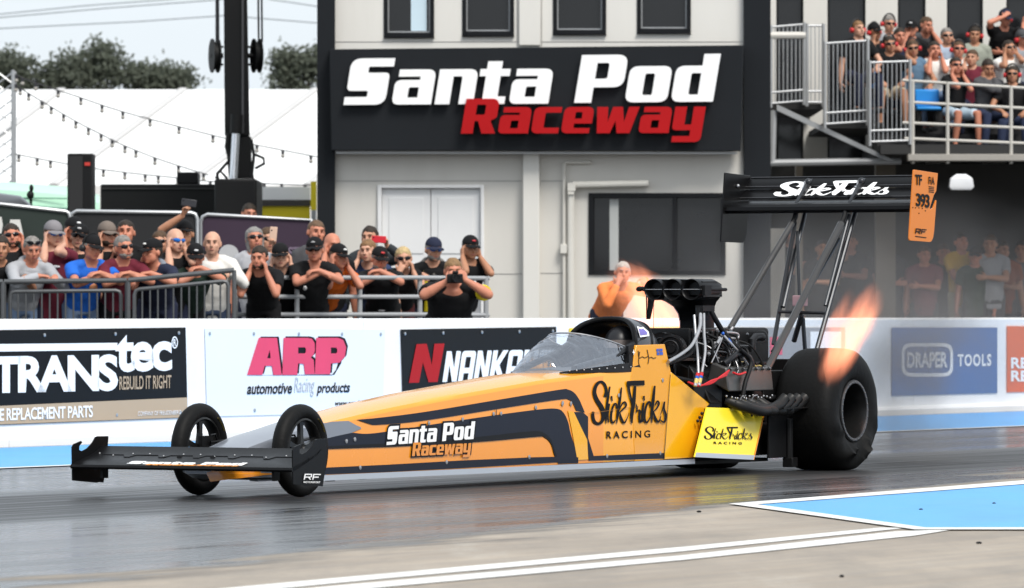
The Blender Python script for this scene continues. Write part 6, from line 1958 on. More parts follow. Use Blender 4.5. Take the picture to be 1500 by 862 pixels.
    def torso(mb, add, z0=-.06, top=True, gg=g):
        tab = [(z0, .150, .112), (.0, .158, .118), (.12, .150, .110), (.26, .165, .118), (.37, .178, .116), (.45, .165, .098), (.50, .105, .075)]
        if top: tab.append((.535, .056, .056))
        rings = []
        for a, rx, ry in tab:
            c = P + d * a
            belly = (gg - 1) * .10 * max(0, 1 - abs(a - .12) / .3)
            rings.append([c + X * ((rx * (.75 + .25 * gg) + add) * math.cos(q)) + f * ((ry * (.6 + .4 * gg) + add) * math.sin(q) + (belly if math.sin(q) > 0 else 0) * math.sin(q)) for q in [i * math.pi / 9 for i in range(18)]])
        mb.loft(rings)
    torso(mb, -.004)
    mb.tube([Nk - d * .04, Nk + dh * .05, Hc - dh * .05 * hs], [.062 * hs, .058 * hs, .057 * hs], 14)
    for sd in (-1, 1): mb.tube([Nk + dh * .02, Nk * .45 + Sh[sd] * .55 + d * .012, Sh[sd]], [.046, .050, .054], 10)
    ax = lambda x, y, z: (HM.to_3x3() @ V((x, 0, 0)), HM.to_3x3() @ V((0, y, 0)), HM.to_3x3() @ V((0, 0, z)))
    ell(mb, hp(0, .012, .025), ax(.081, .098, .094), 18, 12)
    ell(mb, hp(0, -.028, -.045), ax(.067 + .010 * (g - 1), .068, .064), 16, 10)
    ell(mb, hp(0, -.066, -.086), ax(.032, .026, .022))
    ell(mb, hp(0, -.078, .035), ax(.050, .018, .014))
    mb.tube([hp(0, -.088, .022), hp(0, -.104, -.004), hp(0, -.112, -.022), hp(0, -.095, -.034)], [.011 * hs, .013 * hs, .017 * hs, .010 * hs], 8)
    for sd in (-1, 1):
        ell(mb, hp(sd * .040, -.068, -.022), ax(.024, .020, .020))
        ell(mb, hp(sd * .084, .008, -.008), ax(.010, .020, .032), 10, 7)
    ell(mb, hp(0, -.085, -.060), ax(.026, .014, .012))
    for sd in (-1, 1):
        S, E, W, hd, pn, curl = arm[sd]
        k = .85 + .15 * g
        mb.tube([S + V((-sd * .03, 0, 0)), S + (E - S) * .3, E], [.058 * k, .050 * k, .040 * k], 12)
        mb.tube([E, E + (W - E) * .3, W], [.041 * k, .043 * k, .028], 12); mb.ball(E, .041 * k, 10, 7)
        add_hand(mb, W, hd, pn, 1 if sd < 0 else -1, curl)
    legs = {}
    for sd in (-1, 1):
        hip = P + V((sd * .09, 0, -.04))
        if seated: kn = hip + V((sd * .07, -.42, .02)); an = kn + V((sd * .02, -.02 + .1 * rnd.random(), -.42))
        else: kn = V((sd * .10, -.03, .50)); an = V((sd * .11, .02, .085))
        legs[sd] = (hip, kn, an)
        mb.tube([hip, hip.lerp(kn, .5), kn, kn.lerp(an, .35), an], [.085 * g ** .5, .072 * g ** .5, .055, .055, .036], 12)
        mb.loft([[an + V((sd * .0 + .042 * math.cos(q) * w_, y, -.085 + h_ * (1 + math.sin(q)) * .5)) for q in [i * math.pi / 5 for i in range(10)]] for y, w_, h_ in ((.06, .8, .08), (0, .9, .10), (-.10, 1, .06), (-.17, .7, .035))])
    t = thing('person', label, 'person', root, yaw, group)
    t.scale = (s, s, s)
    body = link_mesh('body', remesh(mb, .0105, 2), skinm, t)
    # ---- clothes
    mb = MB()
    torso(mb, .014, -.16 if not seated else -.04, False, g)
    for sd in (-1, 1): mb.tube([Nk - d * .012 + X * sd * .05, Nk * .5 + Sh[sd] * .5 + d * .014, Sh[sd]], [.052, .062, .068], 12)
    mb.tube([Nk - d * .09, Nk - d * .005], [.10, .074], 14)
    for sd in (-1, 1):
        S, E, W, hd, pn, curl = arm[sd]
        k = .85 + .15 * g
        fr = {'short': .62, 'long': 1.0, 'none': 0.0, 'elbow': .9}[sleeve]
        if fr == 0: mb.ball(S + V((-sd * .05, 0, .0)), .066 * k, 12, 8); continue
        if fr < 1: mb.tube([S + V((-sd * .05, 0, .0)), S, S + (E - S) * .35, S + (E - S) * fr], [.066 * k, .070 * k, .067 * k, .066 * k], 14)
        else:
            mb.tube([S + V((-sd * .05, 0, .0)), S, S + (E - S) * .5, E], [.068 * k, .071 * k, .062 * k, .056 * k], 14); mb.ball(E, .056 * k, 10, 7)
            mb.tube([E, E + (W - E) * .5, E + (W - E) * .93], [.056 * k, .050 * k, .042], 12)
    me = remesh(mb, .015, 2)
    nz = 0.007
    nrms = [v.normal.copy() for v in me.vertices]
    for v, nv in zip(me.vertices, nrms):
        q = v.co * 9 + V((N_PEOPLE * 3.1, 0, 0))
        v.co += nv * (noise.noise(q) * nz + noise.noise(q * 2.3) * nz * .5)
    sh_ = link_mesh('shirt', me, cloth(shirt), t)
    if hood:
        mb = MB(); mb.tube([Nk + d * -.02 + (X * math.cos(a) * .105 + f * math.sin(a) * .085) + d * (.03 if math.sin(a) < 0 else -.05) for a in [i * math.pi / 8 for i in range(17)]], [.036] * 17, 8)
        link_mesh('hood', mb.mesh(), cloth(hood), sh_, 80)
    if vest:
        mb = MB(); torso(mb, .024, -.15, False, g); me = remesh(mb, .016, 2); link_mesh('vest', me, cloth(vest), t)
        mb = MB()
        for sd in (-1, 1):
            pts = [P + d * a + X * sd * x + f * (.118 * (.6 + .4 * g) + .034 + (g - 1) * .06) for a, x in ((.02, .06), (.2, .065), (.36, .085))] + [P + d * .48 + X * sd * .095 + f * .07]
            mb.tube(pts, [(.02, .006)] * 4, 8)
        link_mesh('vest_stripe', mb.mesh(), M_YELLOW, t, 60)
    if collar:
        mb = MB(); mb.tube([Nk + d * -.012 + (X * math.cos(a) * .078 + f * math.sin(a) * .07) - d * .03 * math.sin(a) for a in [i * math.pi / 8 for i in range(17)]], [.013] * 17, 6)
        link_mesh('collar', mb.mesh(), cloth(collar), sh_, 80)
    if print_:
        m_ = mat('print %.2f %.2f %.2f' % print_[0], print_[0], 0.7, var=.4, vs=60)
        mb = MB(); c = P + d * print_[3] + X * print_[1] + f * (.116 * (.6 + .4 * g) + .020 + (g - 1) * .05)
        ell(mb, c, (X * print_[2], f * .012, d * print_[2] * print_[4]), 12, 8)
        link_mesh('shirt_print', mb.mesh(), m_, sh_, 80)
    mb = MB()
    lw_ = .012
    for sd in (-1, 1):
        hip, kn, an = legs[sd]
        path = [hip + V((0, 0, .06)), hip.lerp(kn, .5), kn] if shorts else [hip + V((0, 0, .06)), hip.lerp(kn, .5), kn, kn.lerp(an, .5), an]
        if shorts: path[-1] = hip.lerp(kn, .88)
        rr = [.098 * g ** .5, .088 * g ** .5, .078] if shorts else [.098 * g ** .5, .086 * g ** .5, .068, .064, .055]
        mb.tube(path, rr, 12)
    mb.loft([[P + V(((.155 * (.75 + .25 * g) + .006) * math.cos(q), (.115 * g + .006) * math.sin(q), a)) for q in [i * math.pi / 8 for i in range(16)]] for a in (-.10, -.02, .05)])
    link_mesh('shorts' if shorts else 'trousers', remesh(mb, .018, 2), cloth(lower), t)
    for sd in (-1, 1):
        hip, kn, an = legs[sd]
        mb = MB(); mb.loft([[an + V((.050 * math.cos(q) * w_, y, -.09 + h_ * (1 + math.sin(q)) * .5)) for q in [i * math.pi / 5 for i in range(10)]] for y, w_, h_ in ((.075, .7, .08), (.04, .9, .10), (-.02, 1, .09), (-.10, 1, .07), (-.18, .7, .05))])
        link_mesh('shoe', mb.mesh(), M_SHOE, t, 60)
    # ---- head dressing
    def shell(fn, name, m, n=36, k=24, parent=body):
        mb = MB(); mb.ball((0, 0, 0), 1.0, n, k)
        vs = []
        for v in mb.v:
            q = V((v.x * .081, v.y * .098 + .012, v.z * .094 + .025))
            vs.append(q)
        mb.v = [hp(*fn(q)) for q in vs]
        return link_mesh(name, mb.mesh(), m, parent, 80)
    ns = V((N_PEOPLE * 1.7, 3, 1))
    ctr = V((0, .012, .025))
    if hair is not None:
        def hf(q):
            r = q - ctr
            line = .064 - .030 * (q.y < -.05) + .30 * max(0, abs(q.x) - .035) * (q.y < -.03) + .014 * noise.noise(q * 55 + ns)
            dist = min(q.z - (line - (q.y + .06) * 1.35), q.z + .075)
            inside = dist < 0
            k = .93 if inside else .98 + .065 * min(1, dist / .03) + .05 * noise.noise(q * 38 + ns) + .04 * noise.noise(q * 100 + ns)
            if cap is not None and not inside: k = min(k, 1.06)
            if long_hair and q.y > -.02 and not (q.z > .09):
                k = 1.12 + .07 * noise.noise(q * 40 + ns); r = r + V((0, 0, -.10 * max(0, (.06 - q.z) / .12)))
            return ctr + r * k
        shell(hf, 'hair', hairm(hair))
    if beard is not None:
        mb = MB(); mb.ball((0, 0, 0), 1.0, 20, 14)
        vs = []
        for v in mb.v:
            q = V((v.x * .067, v.y * .068 - .028, v.z * .064 - .045))
            ins = q.y > -.02 or q.z > -.048 or (abs(q.x) < .022 and -.072 < q.z < -.052)
            vs.append(hp(*(V((0, -.028, -.045)) + (q - V((0, -.028, -.045))) * (.88 if ins else 1.10 + .05 * noise.noise(q * 60 + ns)))))
        mb.v = vs; link_mesh('beard', mb.mesh(), hairm(beard), body, 80)
    if cap is not None:
        mb = MB(); rows = []
        for i in range(9):
            a = i / 8 * math.pi / 2
            rows.append([hp(.086 * math.cos(a) * math.cos(b_), .012 + .107 * math.cos(a) * math.sin(b_), .042 + .098 * math.sin(a) ** .9) for b_ in [j * math.pi / 12 for j in range(24)]])
        mb.loft(rows)
        cp_ = link_mesh('cap', remesh(mb, .008, 1), cloth(cap), t)
        mb = MB(); rows = []
        for i in range(5):
            y = -.075 - .024 * i
            hw = [.084, .082, .076, .062, .036][i]
            rows.append([hp(hw * u, y + .018 * u * u, .048 - .016 * u * u - .005 * i) for u in [-1, -.6, -.2, .2, .6, 1]])
        top = rows; bot = [[p - (HM.to_3x3() @ V((0, 0, .006))) for p in r] for r in rows]
        mb.loft([a_ + b_[::-1] for a_, b_ in zip(top, bot)])
        link_mesh('brim', mb.mesh(), cloth(cap), cp_, 40)
        if cap_print:
            mb = MB(); ell(mb, hp(0, -.093, .085), ax(.022, .012, .011)); link_mesh('cap_print', mb.mesh(), mat('cap print %.2f %.2f' % cap_print[:2], cap_print, 0.6), cp_, 80)
    if glasses:
        m_ = M_LENS_BLUE if glasses == 'blue' else M_LENS
        mb = MB()
        dz = .075 if goggles_up else 0
        dy = .01 if goggles_up else 0
        for sd in (-1, 1):
            cs = [sd * (.008 + .056 * i / 6) for i in range(7)]
            rows = []
            for x in cs:
                yy = -.098 + 6.5 * x * x + dy; u = (abs(x) - .036) / .028
                hh = .019 * math.sqrt(max(1 - u * u * .75, .1))
                rows.append([hp(x, yy, .014 + hh + dz), hp(x, yy - .006, .014 + hh * .3 + dz), hp(x, yy - .006, .014 - hh * .5 + dz), hp(x, yy, .014 - hh + dz), hp(x, yy + .006, .014 - hh + dz), hp(x, yy + .006, .014 + hh + dz)])
            mb.loft(rows)
            mb.tube([hp(sd * .062, -.072 + dy, .018 + dz), hp(sd * .080, -.03, .016 + dz), hp(sd * .081, .015, .008 + dz)], .004, 6)
        mb.tube([hp(-.012, -.1 + dy, .02 + dz), hp(.012, -.1 + dy, .02 + dz)], .004, 6)
        link_mesh('sunglasses', mb.mesh(), m_, body, 50)
    if not glasses or goggles_up:
        mb = MB()
        for sd in (-1, 1): ell(mb, hp(sd * .030, -.0845, .012), ax(.0095, .007, .0048), 10, 7)
        link_mesh('eyes', mb.mesh(), M_EYE, body, 80)
        mb = MB()
        for sd in (-1, 1): mb.tube([hp(sd * .014, -.097, .030), hp(sd * .032, -.094, .035), hp(sd * .048, -.083, .030)], .0038, 6)
        link_mesh('eyebrows', mb.mesh(), hairm(hair or H_BROWN), body, 80)
    mb = MB(); ell(mb, hp(0, -.0975, -.058), ax(.024, .006, .006), 10, 7); link_mesh('mouth', mb.mesh(), M_LIPS, body, 80)
    if defenders:
        dm = M_DEF_RED if defenders == 'red' else M_DEF_BLACK
        mb = MB()
        mb.tube([hp(.098 * math.cos(a), .008, .005 + .140 * math.sin(a)) for a in [i * math.pi / 12 for i in range(13)]], [(.012, .005)] * 13, 6)
        ed = link_mesh('ear_defenders', mb.mesh(), M_DEF_BLACK, body, 60)
        for sd in (-1, 1):
            mb = MB(); mb.lathe([(-.022, 0), (-.022, .030), (0, .037), (.020, .033), (.026, .020), (.026, 0)], hp(sd * .098, .008, -.008), HM.to_3x3() @ V((sd, 0, 0)), 20)
            link_mesh('ear_cup', mb.mesh(), dm, ed, 60)
    return t, arm, (root, yaw, s)

def hand_world(info, sd):
    t, arm, (root, yaw, s) = info
    S, E, W, hd, pn, c = arm[sd]
    M = Matrix.Translation(root) @ Matrix.Rotation(yaw, 4, 'Z') @ Matrix.Scale(s, 4)
    return M @ (W + hd.normalized() * .08)

def phone(c, label, col, tilt=0.0, wide=True):
    t = thing('phone', label, 'phone', c)
    M = Matrix.Rotation(tilt, 4, 'Y')
    w_, h_ = (.155, .076) if wide else (.076, .155)
    mb = MB(); mb.box((-w_ / 2, -.005, -h_ / 2), (w_ / 2, .005, h_ / 2), 0, M)
    mb.build('case', mat('phone %.2f %.2f %.2f' % col, col, 0.35), t, 20, bevel=.006)
    mb = MB(); mb.lathe([(0, .008), (.002, .008), (.002, 0)], M @ Vector((-w_ * .38 if wide else -.02, -.005, h_ * .25)), (0, -1, 0), 12); mb.build('lens', M_LENS, t)
    mb = MB(); mb.box((-w_ / 2 + .005, .0052, -h_ / 2 + .005), (w_ / 2 - .005, .0058, h_ / 2 - .005), 0, M); mb.build('screen', M_LENS, t, 20)

# ---- the railings the crowd leans on
GRP_B = 'crowd barriers behind the safety wall'
M_BARRIER = mat('dark grey barrier', (0.10, 0.105, 0.11), 0.4, 0.4, var=0.2, vs=8)
def barrier(x0, x1, y0, y1, Y, label, nb):
    """steel crowd barrier: top rail px line (x0,y0)-(x1,y1), hoop below with upright bars"""
    t = thing('crowd_barrier', label, 'barrier', Vector((at((x0 + x1) / 2, y0, Y).x, Y, .26)), 0, GRP_B)
    A, B = at(x0, y0, Y), at(x1, y1, Y)
    mb = MB(); mb.tube([A, B], .026, 10); wpart('top_rail', mb, M_BARRIER, t)
    D = Vector((0, 0, -.10)); n = (B - A).normalized()
    bz = .42
    a, b_ = A + D + n * .06, B + D - n * .06
    a2, b2 = Vector((a.x, a.y, bz)), Vector((b_.x, b_.y, bz))
    mb = MB(); mb.tube([a2, a + Vector((0, 0, -.05)), a + n * .015 + Vector((0, 0, -.012)), a + n * .05, b_ - n * .05, b_ - n * .015 + Vector((0, 0, -.012)), b_ + Vector((0, 0, -.05)), b2, a2], .020, 8)
    mb.tube([A, Vector((A.x, A.y, .26))], .022, 8); mb.tube([B, Vector((B.x, B.y, .26))], .022, 8)
    wpart('hoop', mb, M_BARRIER, t)
    mb = MB()
    for i in range(1, nb):
        p = a.lerp(b_, i / nb); mb.tube([p, Vector((p.x, p.y, bz))], .0095, 6)
    wpart('bars', mb, M_BARRIER, t)
barrier(-140, 4, 413, 413, 56.6, 'grey crowd barrier cut off by the left edge of the picture', 14)
barrier(6, 186, 413, 411, 56.7, 'grey crowd barrier in front of the man in the blue T-shirt', 14)
barrier(188, 343, 411, 396, 56.6, 'grey crowd barrier in front of the man in the dark green sweatshirt', 12)
RT = thing('railing', 'three bar grey steel railing in front of the right half of the crowd', 'railing', Vector((at(530, 407, 59.5).x, 59.5, .26)))
for y in (407, 435, 461, 487):
    mb = MB(); mb.tube([at(345, y, 59), at(618, y + .0, 60), at(716, y + 1, 60.4)], .024, 10); wpart('rail', mb, M_RAILGREY, RT)
for x in (345, 435, 527, 615, 712):
    Yr = 59 + (x - 345) / 371 * 1.4
    mb = MB(); mb.tube([at(x, 405, Yr), Vector((at(x, 405, Yr).x, Yr, .26))], .027, 10); wpart('post', mb, M_RAILGREY, RT)

# ---- the crowd, left to right. Depth: front row at the barrier, back row a metre behind
def fy(x): return 57.0 + max(0, x - 200) / 500 * 4.3
G1 = 'spectators behind the barrier left of the building'
def crowd(hx, hy, label, row=0, **k):
    rz = H + (460 - (412 if hx < 240 else 404 if hx < 345 else 408)) * (fy(hx) - .35) / F
    return person(hx, hy, fy(hx) + row * 0.8, label, group=G1, rail_z=rz, **k)
crowd(1, 362, 'man in a black T-shirt with a blue wristband cut off by the left edge', arms=('down', 'rest'), hair=H_DARK, skin=2, yaw=.3, lower=C_BLACK, print_=((.6, .15, .1), .05, .03, .33, .5))
crowd(17, 344, 'man in black with dark sunglasses raising one hand to his ear at the left edge', 1, arms=('down', 'ear'), hair=H_DARK, glasses='dark', beard=H_DARK, skin=1)
crowd(47, 363, 'man in a pale grey hooded sweatshirt leaning over the barrier', shirt=C_GREY, sleeve='long', hood=C_GREY, arms=('rail', 'rest'), hair=H_GREY, lower=C_JEANS, skin=1, yaw=.35, glasses='dark', goggles_up=True, hpitch=.2)
crowd(78, 342, 'man in a maroon T-shirt and grey cap with both hands at his ears', .5, shirt=C_MAROON, arms=('ear', 'ear'), cap=(.20, .19, .20), hair=H_BROWN, glasses='blue', skin=3, girth=1.15, lower=C_NAVY, print_=((.7, .7, .7), 0, .06, .36, .25))
crowd(108, 337, 'person in a black cap with a white badge behind the blue T-shirt', 1.6, arms=('ear', 'down'), cap=C_BLACK, cap_print=(.8, .8, .8), hair=H_DARK, skin=1)
crowd(117, 347, 'person in a wide black cap and sunglasses beside the blue T-shirt', 1.0, arms=('down', 'down'), cap=C_BLACK, cap_print=(.5, .5, .5), hair=H_DARK, glasses='dark', lower=C_BLACK)
crowd(134, 362, 'man in a bright blue T-shirt and black cap with black ear defenders', shirt=C_BLUE, arms=('rail', 'rail'), cap=C_BLACK, hair=H_GREY, defenders='black', skin=1, girth=1.2, lower=C_JEANS, yaw=.2, print_=((.75, .3, .15), .03, .045, .33, 1.1))
crowd(157, 343, 'bearded man in a taupe cap and sunglasses with hands at his ears', 1.2, arms=('ear', 'ear'), cap=(.16, .13, .11), hair=H_DARK, glasses='dark', beard=H_DARK)
crowd(184, 339, 'dark haired man standing behind the grey haired man in sunglasses', 1.4, arms=('mouth', 'down'), hair=H_DARK, skin=1)
crowd(181, 361, 'grey haired man in sunglasses and a black vest over maroon sleeves', .1, shirt=C_MAROON, vest=None, arms=('rail', 'rail'), hair=H_GREY, glasses='dark', beard=H_GREY, skin=1, girth=1.12, lower=C_BLACK, print_=((.6, .6, .6), .09, .022, .35, 1.3))
crowd(223, 368, 'man in a black and white cap resting his cheek on his hand', shirt=C_NAVY, sleeve='short', hood=(.2, .22, .26), arms=('cheek', 'rail'), cap=C_BLACK, cap_print=(.75, .75, .72), hair=H_DARK, skin=1, yaw=-.1, hyaw=-.3)
crowd(235, 354, 'woman in sunglasses half hidden behind the cap and the bald man', 1.0, arms=('ear', 'ear'), hair=H_BROWN, glasses='dark', skin=0)
crowd(257, 351, 'bald man in blue mirrored sunglasses with hands at his ears', .4, arms=('ear', 'ear'), hair=None, glasses='blue', skin=3, lower=C_NAVY)
i14 = crowd(270, 341, 'person in a black cap holding a phone high above the crowd', 1.5, arms=('target', 'down'), cap=C_BLACK, hair=H_DARK, skin=2, targets={-1: at(268, 316, fy(270) + 1.0)})
phone(hand_world(i14, -1) + Vector((.05, -.02, .05)), 'black phone held up above the crowd by a bare arm', (.03, .03, .035), .15)
crowd(286, 375, 'man in a dark green sweatshirt and black cap leaning on the barrier end', shirt=C_GREEN, sleeve='elbow', arms=('rail', 'rail'), cap=C_BLACK, cap_print=(.6, .6, .6), hair=H_GREY, beard=H_GREY, skin=1, girth=1.3, yaw=.45, lower=C_BLACK)
crowd(311, 355, 'bald man in a cream white jumper', .7, shirt=C_WHITE, sleeve='long', arms=('down', 'rest'), hair=None, skin=3, girth=1.25, yaw=.1, lower=(.05, .07, .12))
crowd(373, 348, 'man with long grey hair and sunglasses in a pale grey T-shirt', 1.2, shirt=(.42, .42, .44), arms=('down', 'down'), hair=(.22, .21, .20), long_hair=True, glasses='dark', skin=1, yaw=-.4, hyaw=.5)
i18 = crowd(392, 349, 'person half hidden behind a raised pale phone', 2.0, shirt=(.4, .4, .42), sleeve='short', arms=('down', 'target'), hair=H_BROWN, glasses='dark', skin=0, targets={1: at(392, 347, fy(392) + .8)})
phone(hand_world(i18, 1) + Vector((.0, -.03, .05)), 'pale peach phone held upright above the dark haired man', (.62, .42, .32), .08, False)
crowd(380, 376, 'dark haired bearded man in a black T-shirt with fists at his ears', arms=('cheek', 'cheek'), hair=H_DARK, beard=H_DARK, skin=1, lower=C_BLACK)
crowd(411, 374, 'person in a black hooded top and plain black cap with hands at the ears', .6, sleeve='long', arms=('ear', 'ear'), cap=C_BLACK, hair=H_BROWN, skin=3, lower=C_BLACK)
crowd(461, 365, 'man in a black cap and black polo shirt with red trim leaning on the railing', arms=('rail', 'rail'), cap=C_BLACK, cap_print=(.3, .3, .3), glasses='dark', hair=H_DARK, skin=1, girth=1.2, collar=(.4, .03, .04), lower=C_BLACK, yaw=.1, print_=((.7, .7, .7), -.10, .022, .33, 1.3))
crowd(463, 339, 'tall man looking over the black polo shirt', 1.8, shirt=C_DGREY, arms=('down', 'down'), hair=(.12, .07, .04), skin=1)
crowd(487, 357, 'balding man behind the orange top with one hand at his ear', 1.2, arms=('ear', 'down'), hair=None, skin=1, hyaw=.3)
crowd(496, 375, 'person in a bright orange hooded top and black cap with hands at the ears', .1, shirt=C_ORANGE, sleeve='short', hood=C_ORANGE, arms=('ear', 'ear'), cap=C_BLACK, cap_print=(.75, .75, .75), hair=H_BROWN, skin=1, lower=(.01, .012, .02), yaw=.3, hyaw=.2)
i25 = crowd(542, 347, 'dark haired man filming with a red phone', 1.6, shirt=(.03, .035, .04), sleeve='long', arms=('down', 'target'), hair=H_DARK, skin=0, targets={1: at(566, 360, fy(545) + 1.0)})
phone(at(555, 351, fy(545) + .85), 'red phone held up in front of a dark haired man', (.55, .02, .035), .05)
crowd(539, 366, 'woman with short brown hair in a navy top holding her ear', .9, shirt=(.03, .045, .10), arms=('ear', 'down'), hair=(.20, .11, .05), skin=3, yaw=-.1, lower=C_NAVY)
crowd(556, 379, 'grey bearded man in a black and red cap with arms crossed on the railing', arms=('rail', 'rail'), cap=C_BLACK, cap_print=(.55, .05, .05), hair=H_GREY, beard=H_GREY, skin=1, girth=1.2, lower=C_BLACK, print_=((.6, .6, .6), .0, .04, .10, .25))
crowd(591, 377, 'blond woman in sunglasses with hands below her chin', .5, sleeve='none', arms=('mouth', 'cheek'), hair=H_BLOND, glasses='dark', skin=0, lower=(.08, .02, .02))
crowd(635, 365, 'man in a navy cap and blue mirrored glasses wearing a black vest with yellow stripes', .7, shirt=C_BLACK, vest=C_BLACK, hood=(.16, .15, .14), arms=('rest', 'rest'), cap=C_NAVY, glasses='blue', hair=H_GREY, beard=H_GREY, skin=0, yaw=.1)
crowd(689, 362, 'man in a red crowned cap with hands at his ears at the railing end', .8, arms=('ear', 'ear'), cap=C_BLACK, cap_print=(.5, .04, .05), hair=H_DARK, skin=2, girth=1.15, lower=(.35, .35, .36), print_=((.7, .7, .7), .03, .03, .33, 1.2))
crowd(365, 312, 'small distant figure with a ruddy face under the yellow kiosk banner', 22, arms=('down', 'down'), hair=H_DARK, skin=1, lower=C_BLACK)

# ---- the photographer just behind the wall
ph = person(664, 395, 58.0, 'burly photographer in a black T-shirt with a yellow armband aiming a camera', shirt=C_BLACK, arms=('photo', 'photo'), hair=(.22, .13, .06), skin=1, girth=2.1, ground=.26, yaw=.12, lower=C_BLACK, sc=1.32, hs=.96)
root, yaw_, s_ = ph[2]
Mph = Matrix.Translation(at(667, 408, 57.72))
t = thing('photo_camera', 'black camera held to the face of the photographer', 'camera', at(667, 408, 57.72), yaw_)
mb = MB(); mb.box((-.075, -.03, -.05), (.075, .04, .045)); mb.box((-.03, -.035, .045), (.03, .03, .075)); mb.box((-.085, -.045, -.05), (-.05, .03, .04))
mb.build('camera_body', M_BLACK, t, 20, bevel=.01)
mb = MB(); mb.lathe([(-.02, .038), (.05, .040), (.052, .043), (.10, .043), (.10, .034), (.07, .030), (.07, 0)], (.005, -.03, 0), (0, -1, 0), 28); mb.build('camera_lens', M_LENS, t)
mb = MB()
S, E, W, hd, pn, c_ = ph[1][1]
Mw = Matrix.Translation(root) @ Matrix.Rotation(yaw_, 4, 'Z') @ Matrix.Scale(s_, 4)
a_, b_ = Mw @ (S + (E - S) * .58), Mw @ (S + (E - S) * .72)
mb.tube([a_, b_], [.085, .08], 16); o = wpart('armband', mb, M_YELLOW, ph[0], 50)

# ---- marshal in orange behind the wall, seen over the cockpit
person(912, 398, 60.0, 'marshal in an orange jacket with white hair bending behind the wall near the cockpit', shirt=(.78, .22, .06), sleeve='long', arms=('mouth', 'rest'), hair=(.40, .37, .33), skin=1, ground=.26, girth=1.3, yaw=.1, lower=C_NAVY)

# ---- spectators on the balcony
G2 = 'spectators on the grandstand balcony'
def stand(hx, hy, Y, label, **k):
    return person(hx, hy, Y, label, group=G2, rail_z=99, **k)
stand(1257, 42, 80.9, 'man in a black T-shirt and red ear defenders leaning behind the balcony balustrade', arms=('down', 'knee'), hair=(.20, .11, .05), defenders='red', skin=3, seated=True, girth=1.15, yaw=.2)
stand(1281, 46, 82.2, 'dark capped spectator between the ear defenders on the balcony', arms=('cheek', 'down'), cap=C_BLACK, hair=H_DARK, skin=2, seated=True, defenders='red')
stand(1302, 34, 83.0, 'grey haired spectator in sunglasses and red ear defenders at the back of the balcony', shirt=C_GREY, arms=('down', 'down'), hair=H_GREY, glasses='dark', defenders='red', seated=True)
stand(1303, 64, 81.2, 'seated man in beige shorts with sunglasses and red ear defenders', arms=('knee', 'knee'), hair=H_DARK, glasses='dark', defenders='red', lower=C_BEIGE, shorts=True, skin=2, seated=True, yaw=.25)
stand(1335, 42, 83.0, 'spectator in a black cap with a white badge on the balcony', arms=('mouth', 'down'), cap=C_BLACK, cap_print=(.7, .7, .7), hair=H_DARK, skin=1, seated=True)
stand(1337, 70, 81.6, 'spectator in a sleeveless denim vest and sunglasses on the balcony', shirt=C_DENIM, sleeve='none', arms=('ear', 'knee'), hair=H_BROWN, glasses='dark', defenders='red', skin=2, seated=True, lower=C_BLACK)
stand(1369, 72, 81.8, 'spectator in a white T-shirt with both hands at the face', shirt=C_WHITE, arms=('cheek', 'cheek'), hair=H_DARK, skin=1, seated=True, lower=C_JEANS)
stand(1404, 72, 82.4, 'spectator in white with red ear defenders in the middle of the balcony', shirt=C_WHITE, arms=('knee', 'down'), hair=H_BROWN, glasses='dark', defenders='red', skin=1, seated=True)
stand(1428, 50, 83.2, 'spectator in a grey green T-shirt with red ear defenders at the back of the balcony', shirt=(.30, .32, .27), arms=('knee', 'down'), hair=H_DARK, defenders='red', skin=2, seated=True)
stand(1400, 95, 80.9, 'person in a black top and pale denim shorts with hands at the ears', arms=('cheek', 'cheek'), hair=H_DARK, glasses='dark', skin=1, seated=True, lower=(.42, .52, .60), shorts=True, yaw=.2)
stand(1447, 98, 81.0, 'dark haired man in a charcoal jacket with his head on his hands', shirt=C_DGREY, sleeve='long', arms=('cheek', 'cheek'), hair=H_DARK, skin=2, seated=True, lower=(.03, .04, .08), hpitch=.3)
stand(1472, 26, 83.4, 'standing man in a navy cap and red ear defenders with one arm raised', arms=('visor', 'fold'), cap=C_NAVY, hair=H_DARK, defenders='red', skin=1, ground=3.9, yaw=.1)
stand(1478, 70, 82.2, 'man in a white T-shirt and sunglasses with both hands behind his ears', shirt=C_WHITE, arms=('ear', 'ear'), hair=H_DARK, glasses='dark', skin=2, seated=True, girth=1.15)
stand(1483, 108, 80.9, 'dark haired woman in sunglasses at the right end of the balcony', arms=('knee', 'knee'), hair=H_DARK, long_hair=True, glasses='dark', defenders='red', skin=2, seated=True, lower=(.03, .04, .08))
stand(1510, 24, 83.2, 'spectator in black cut off by the upper right corner with an arm raised', arms=('ear', 'ear'), hair=H_DARK, skin=1, ground=3.9)

stand(1357, 36, 83.4, 'spectator in a dark top standing at the back between the windows', shirt=C_DGREY, arms=('down', 'ear'), hair=H_BROWN, skin=1, ground=3.9)
stand(1387, 52, 83.0, 'spectator in a pale blue shirt behind the white shirted row', shirt=(.35, .42, .52), arms=('down', 'cheek'), hair=H_GREY, skin=0, seated=True, glasses='dark')
stand(1424, 84, 82.0, 'spectator in a dark red top beside the dark haired man in charcoal', shirt=C_MAROON, arms=('ear', 'knee'), hair=H_BROWN, skin=0, seated=True)
stand(1498, 56, 82.8, 'spectator in a grey cap at the right edge of the balcony', shirt=(.25, .26, .28), arms=('down', 'down'), cap=C_DGREY, hair=H_DARK, skin=1, seated=True, defenders='red')
stand(1318, 52, 82.4, 'spectator in a navy top squeezed between the men with red ear defenders', shirt=C_NAVY, arms=('ear', 'down'), hair=H_DARK, skin=1, seated=True)

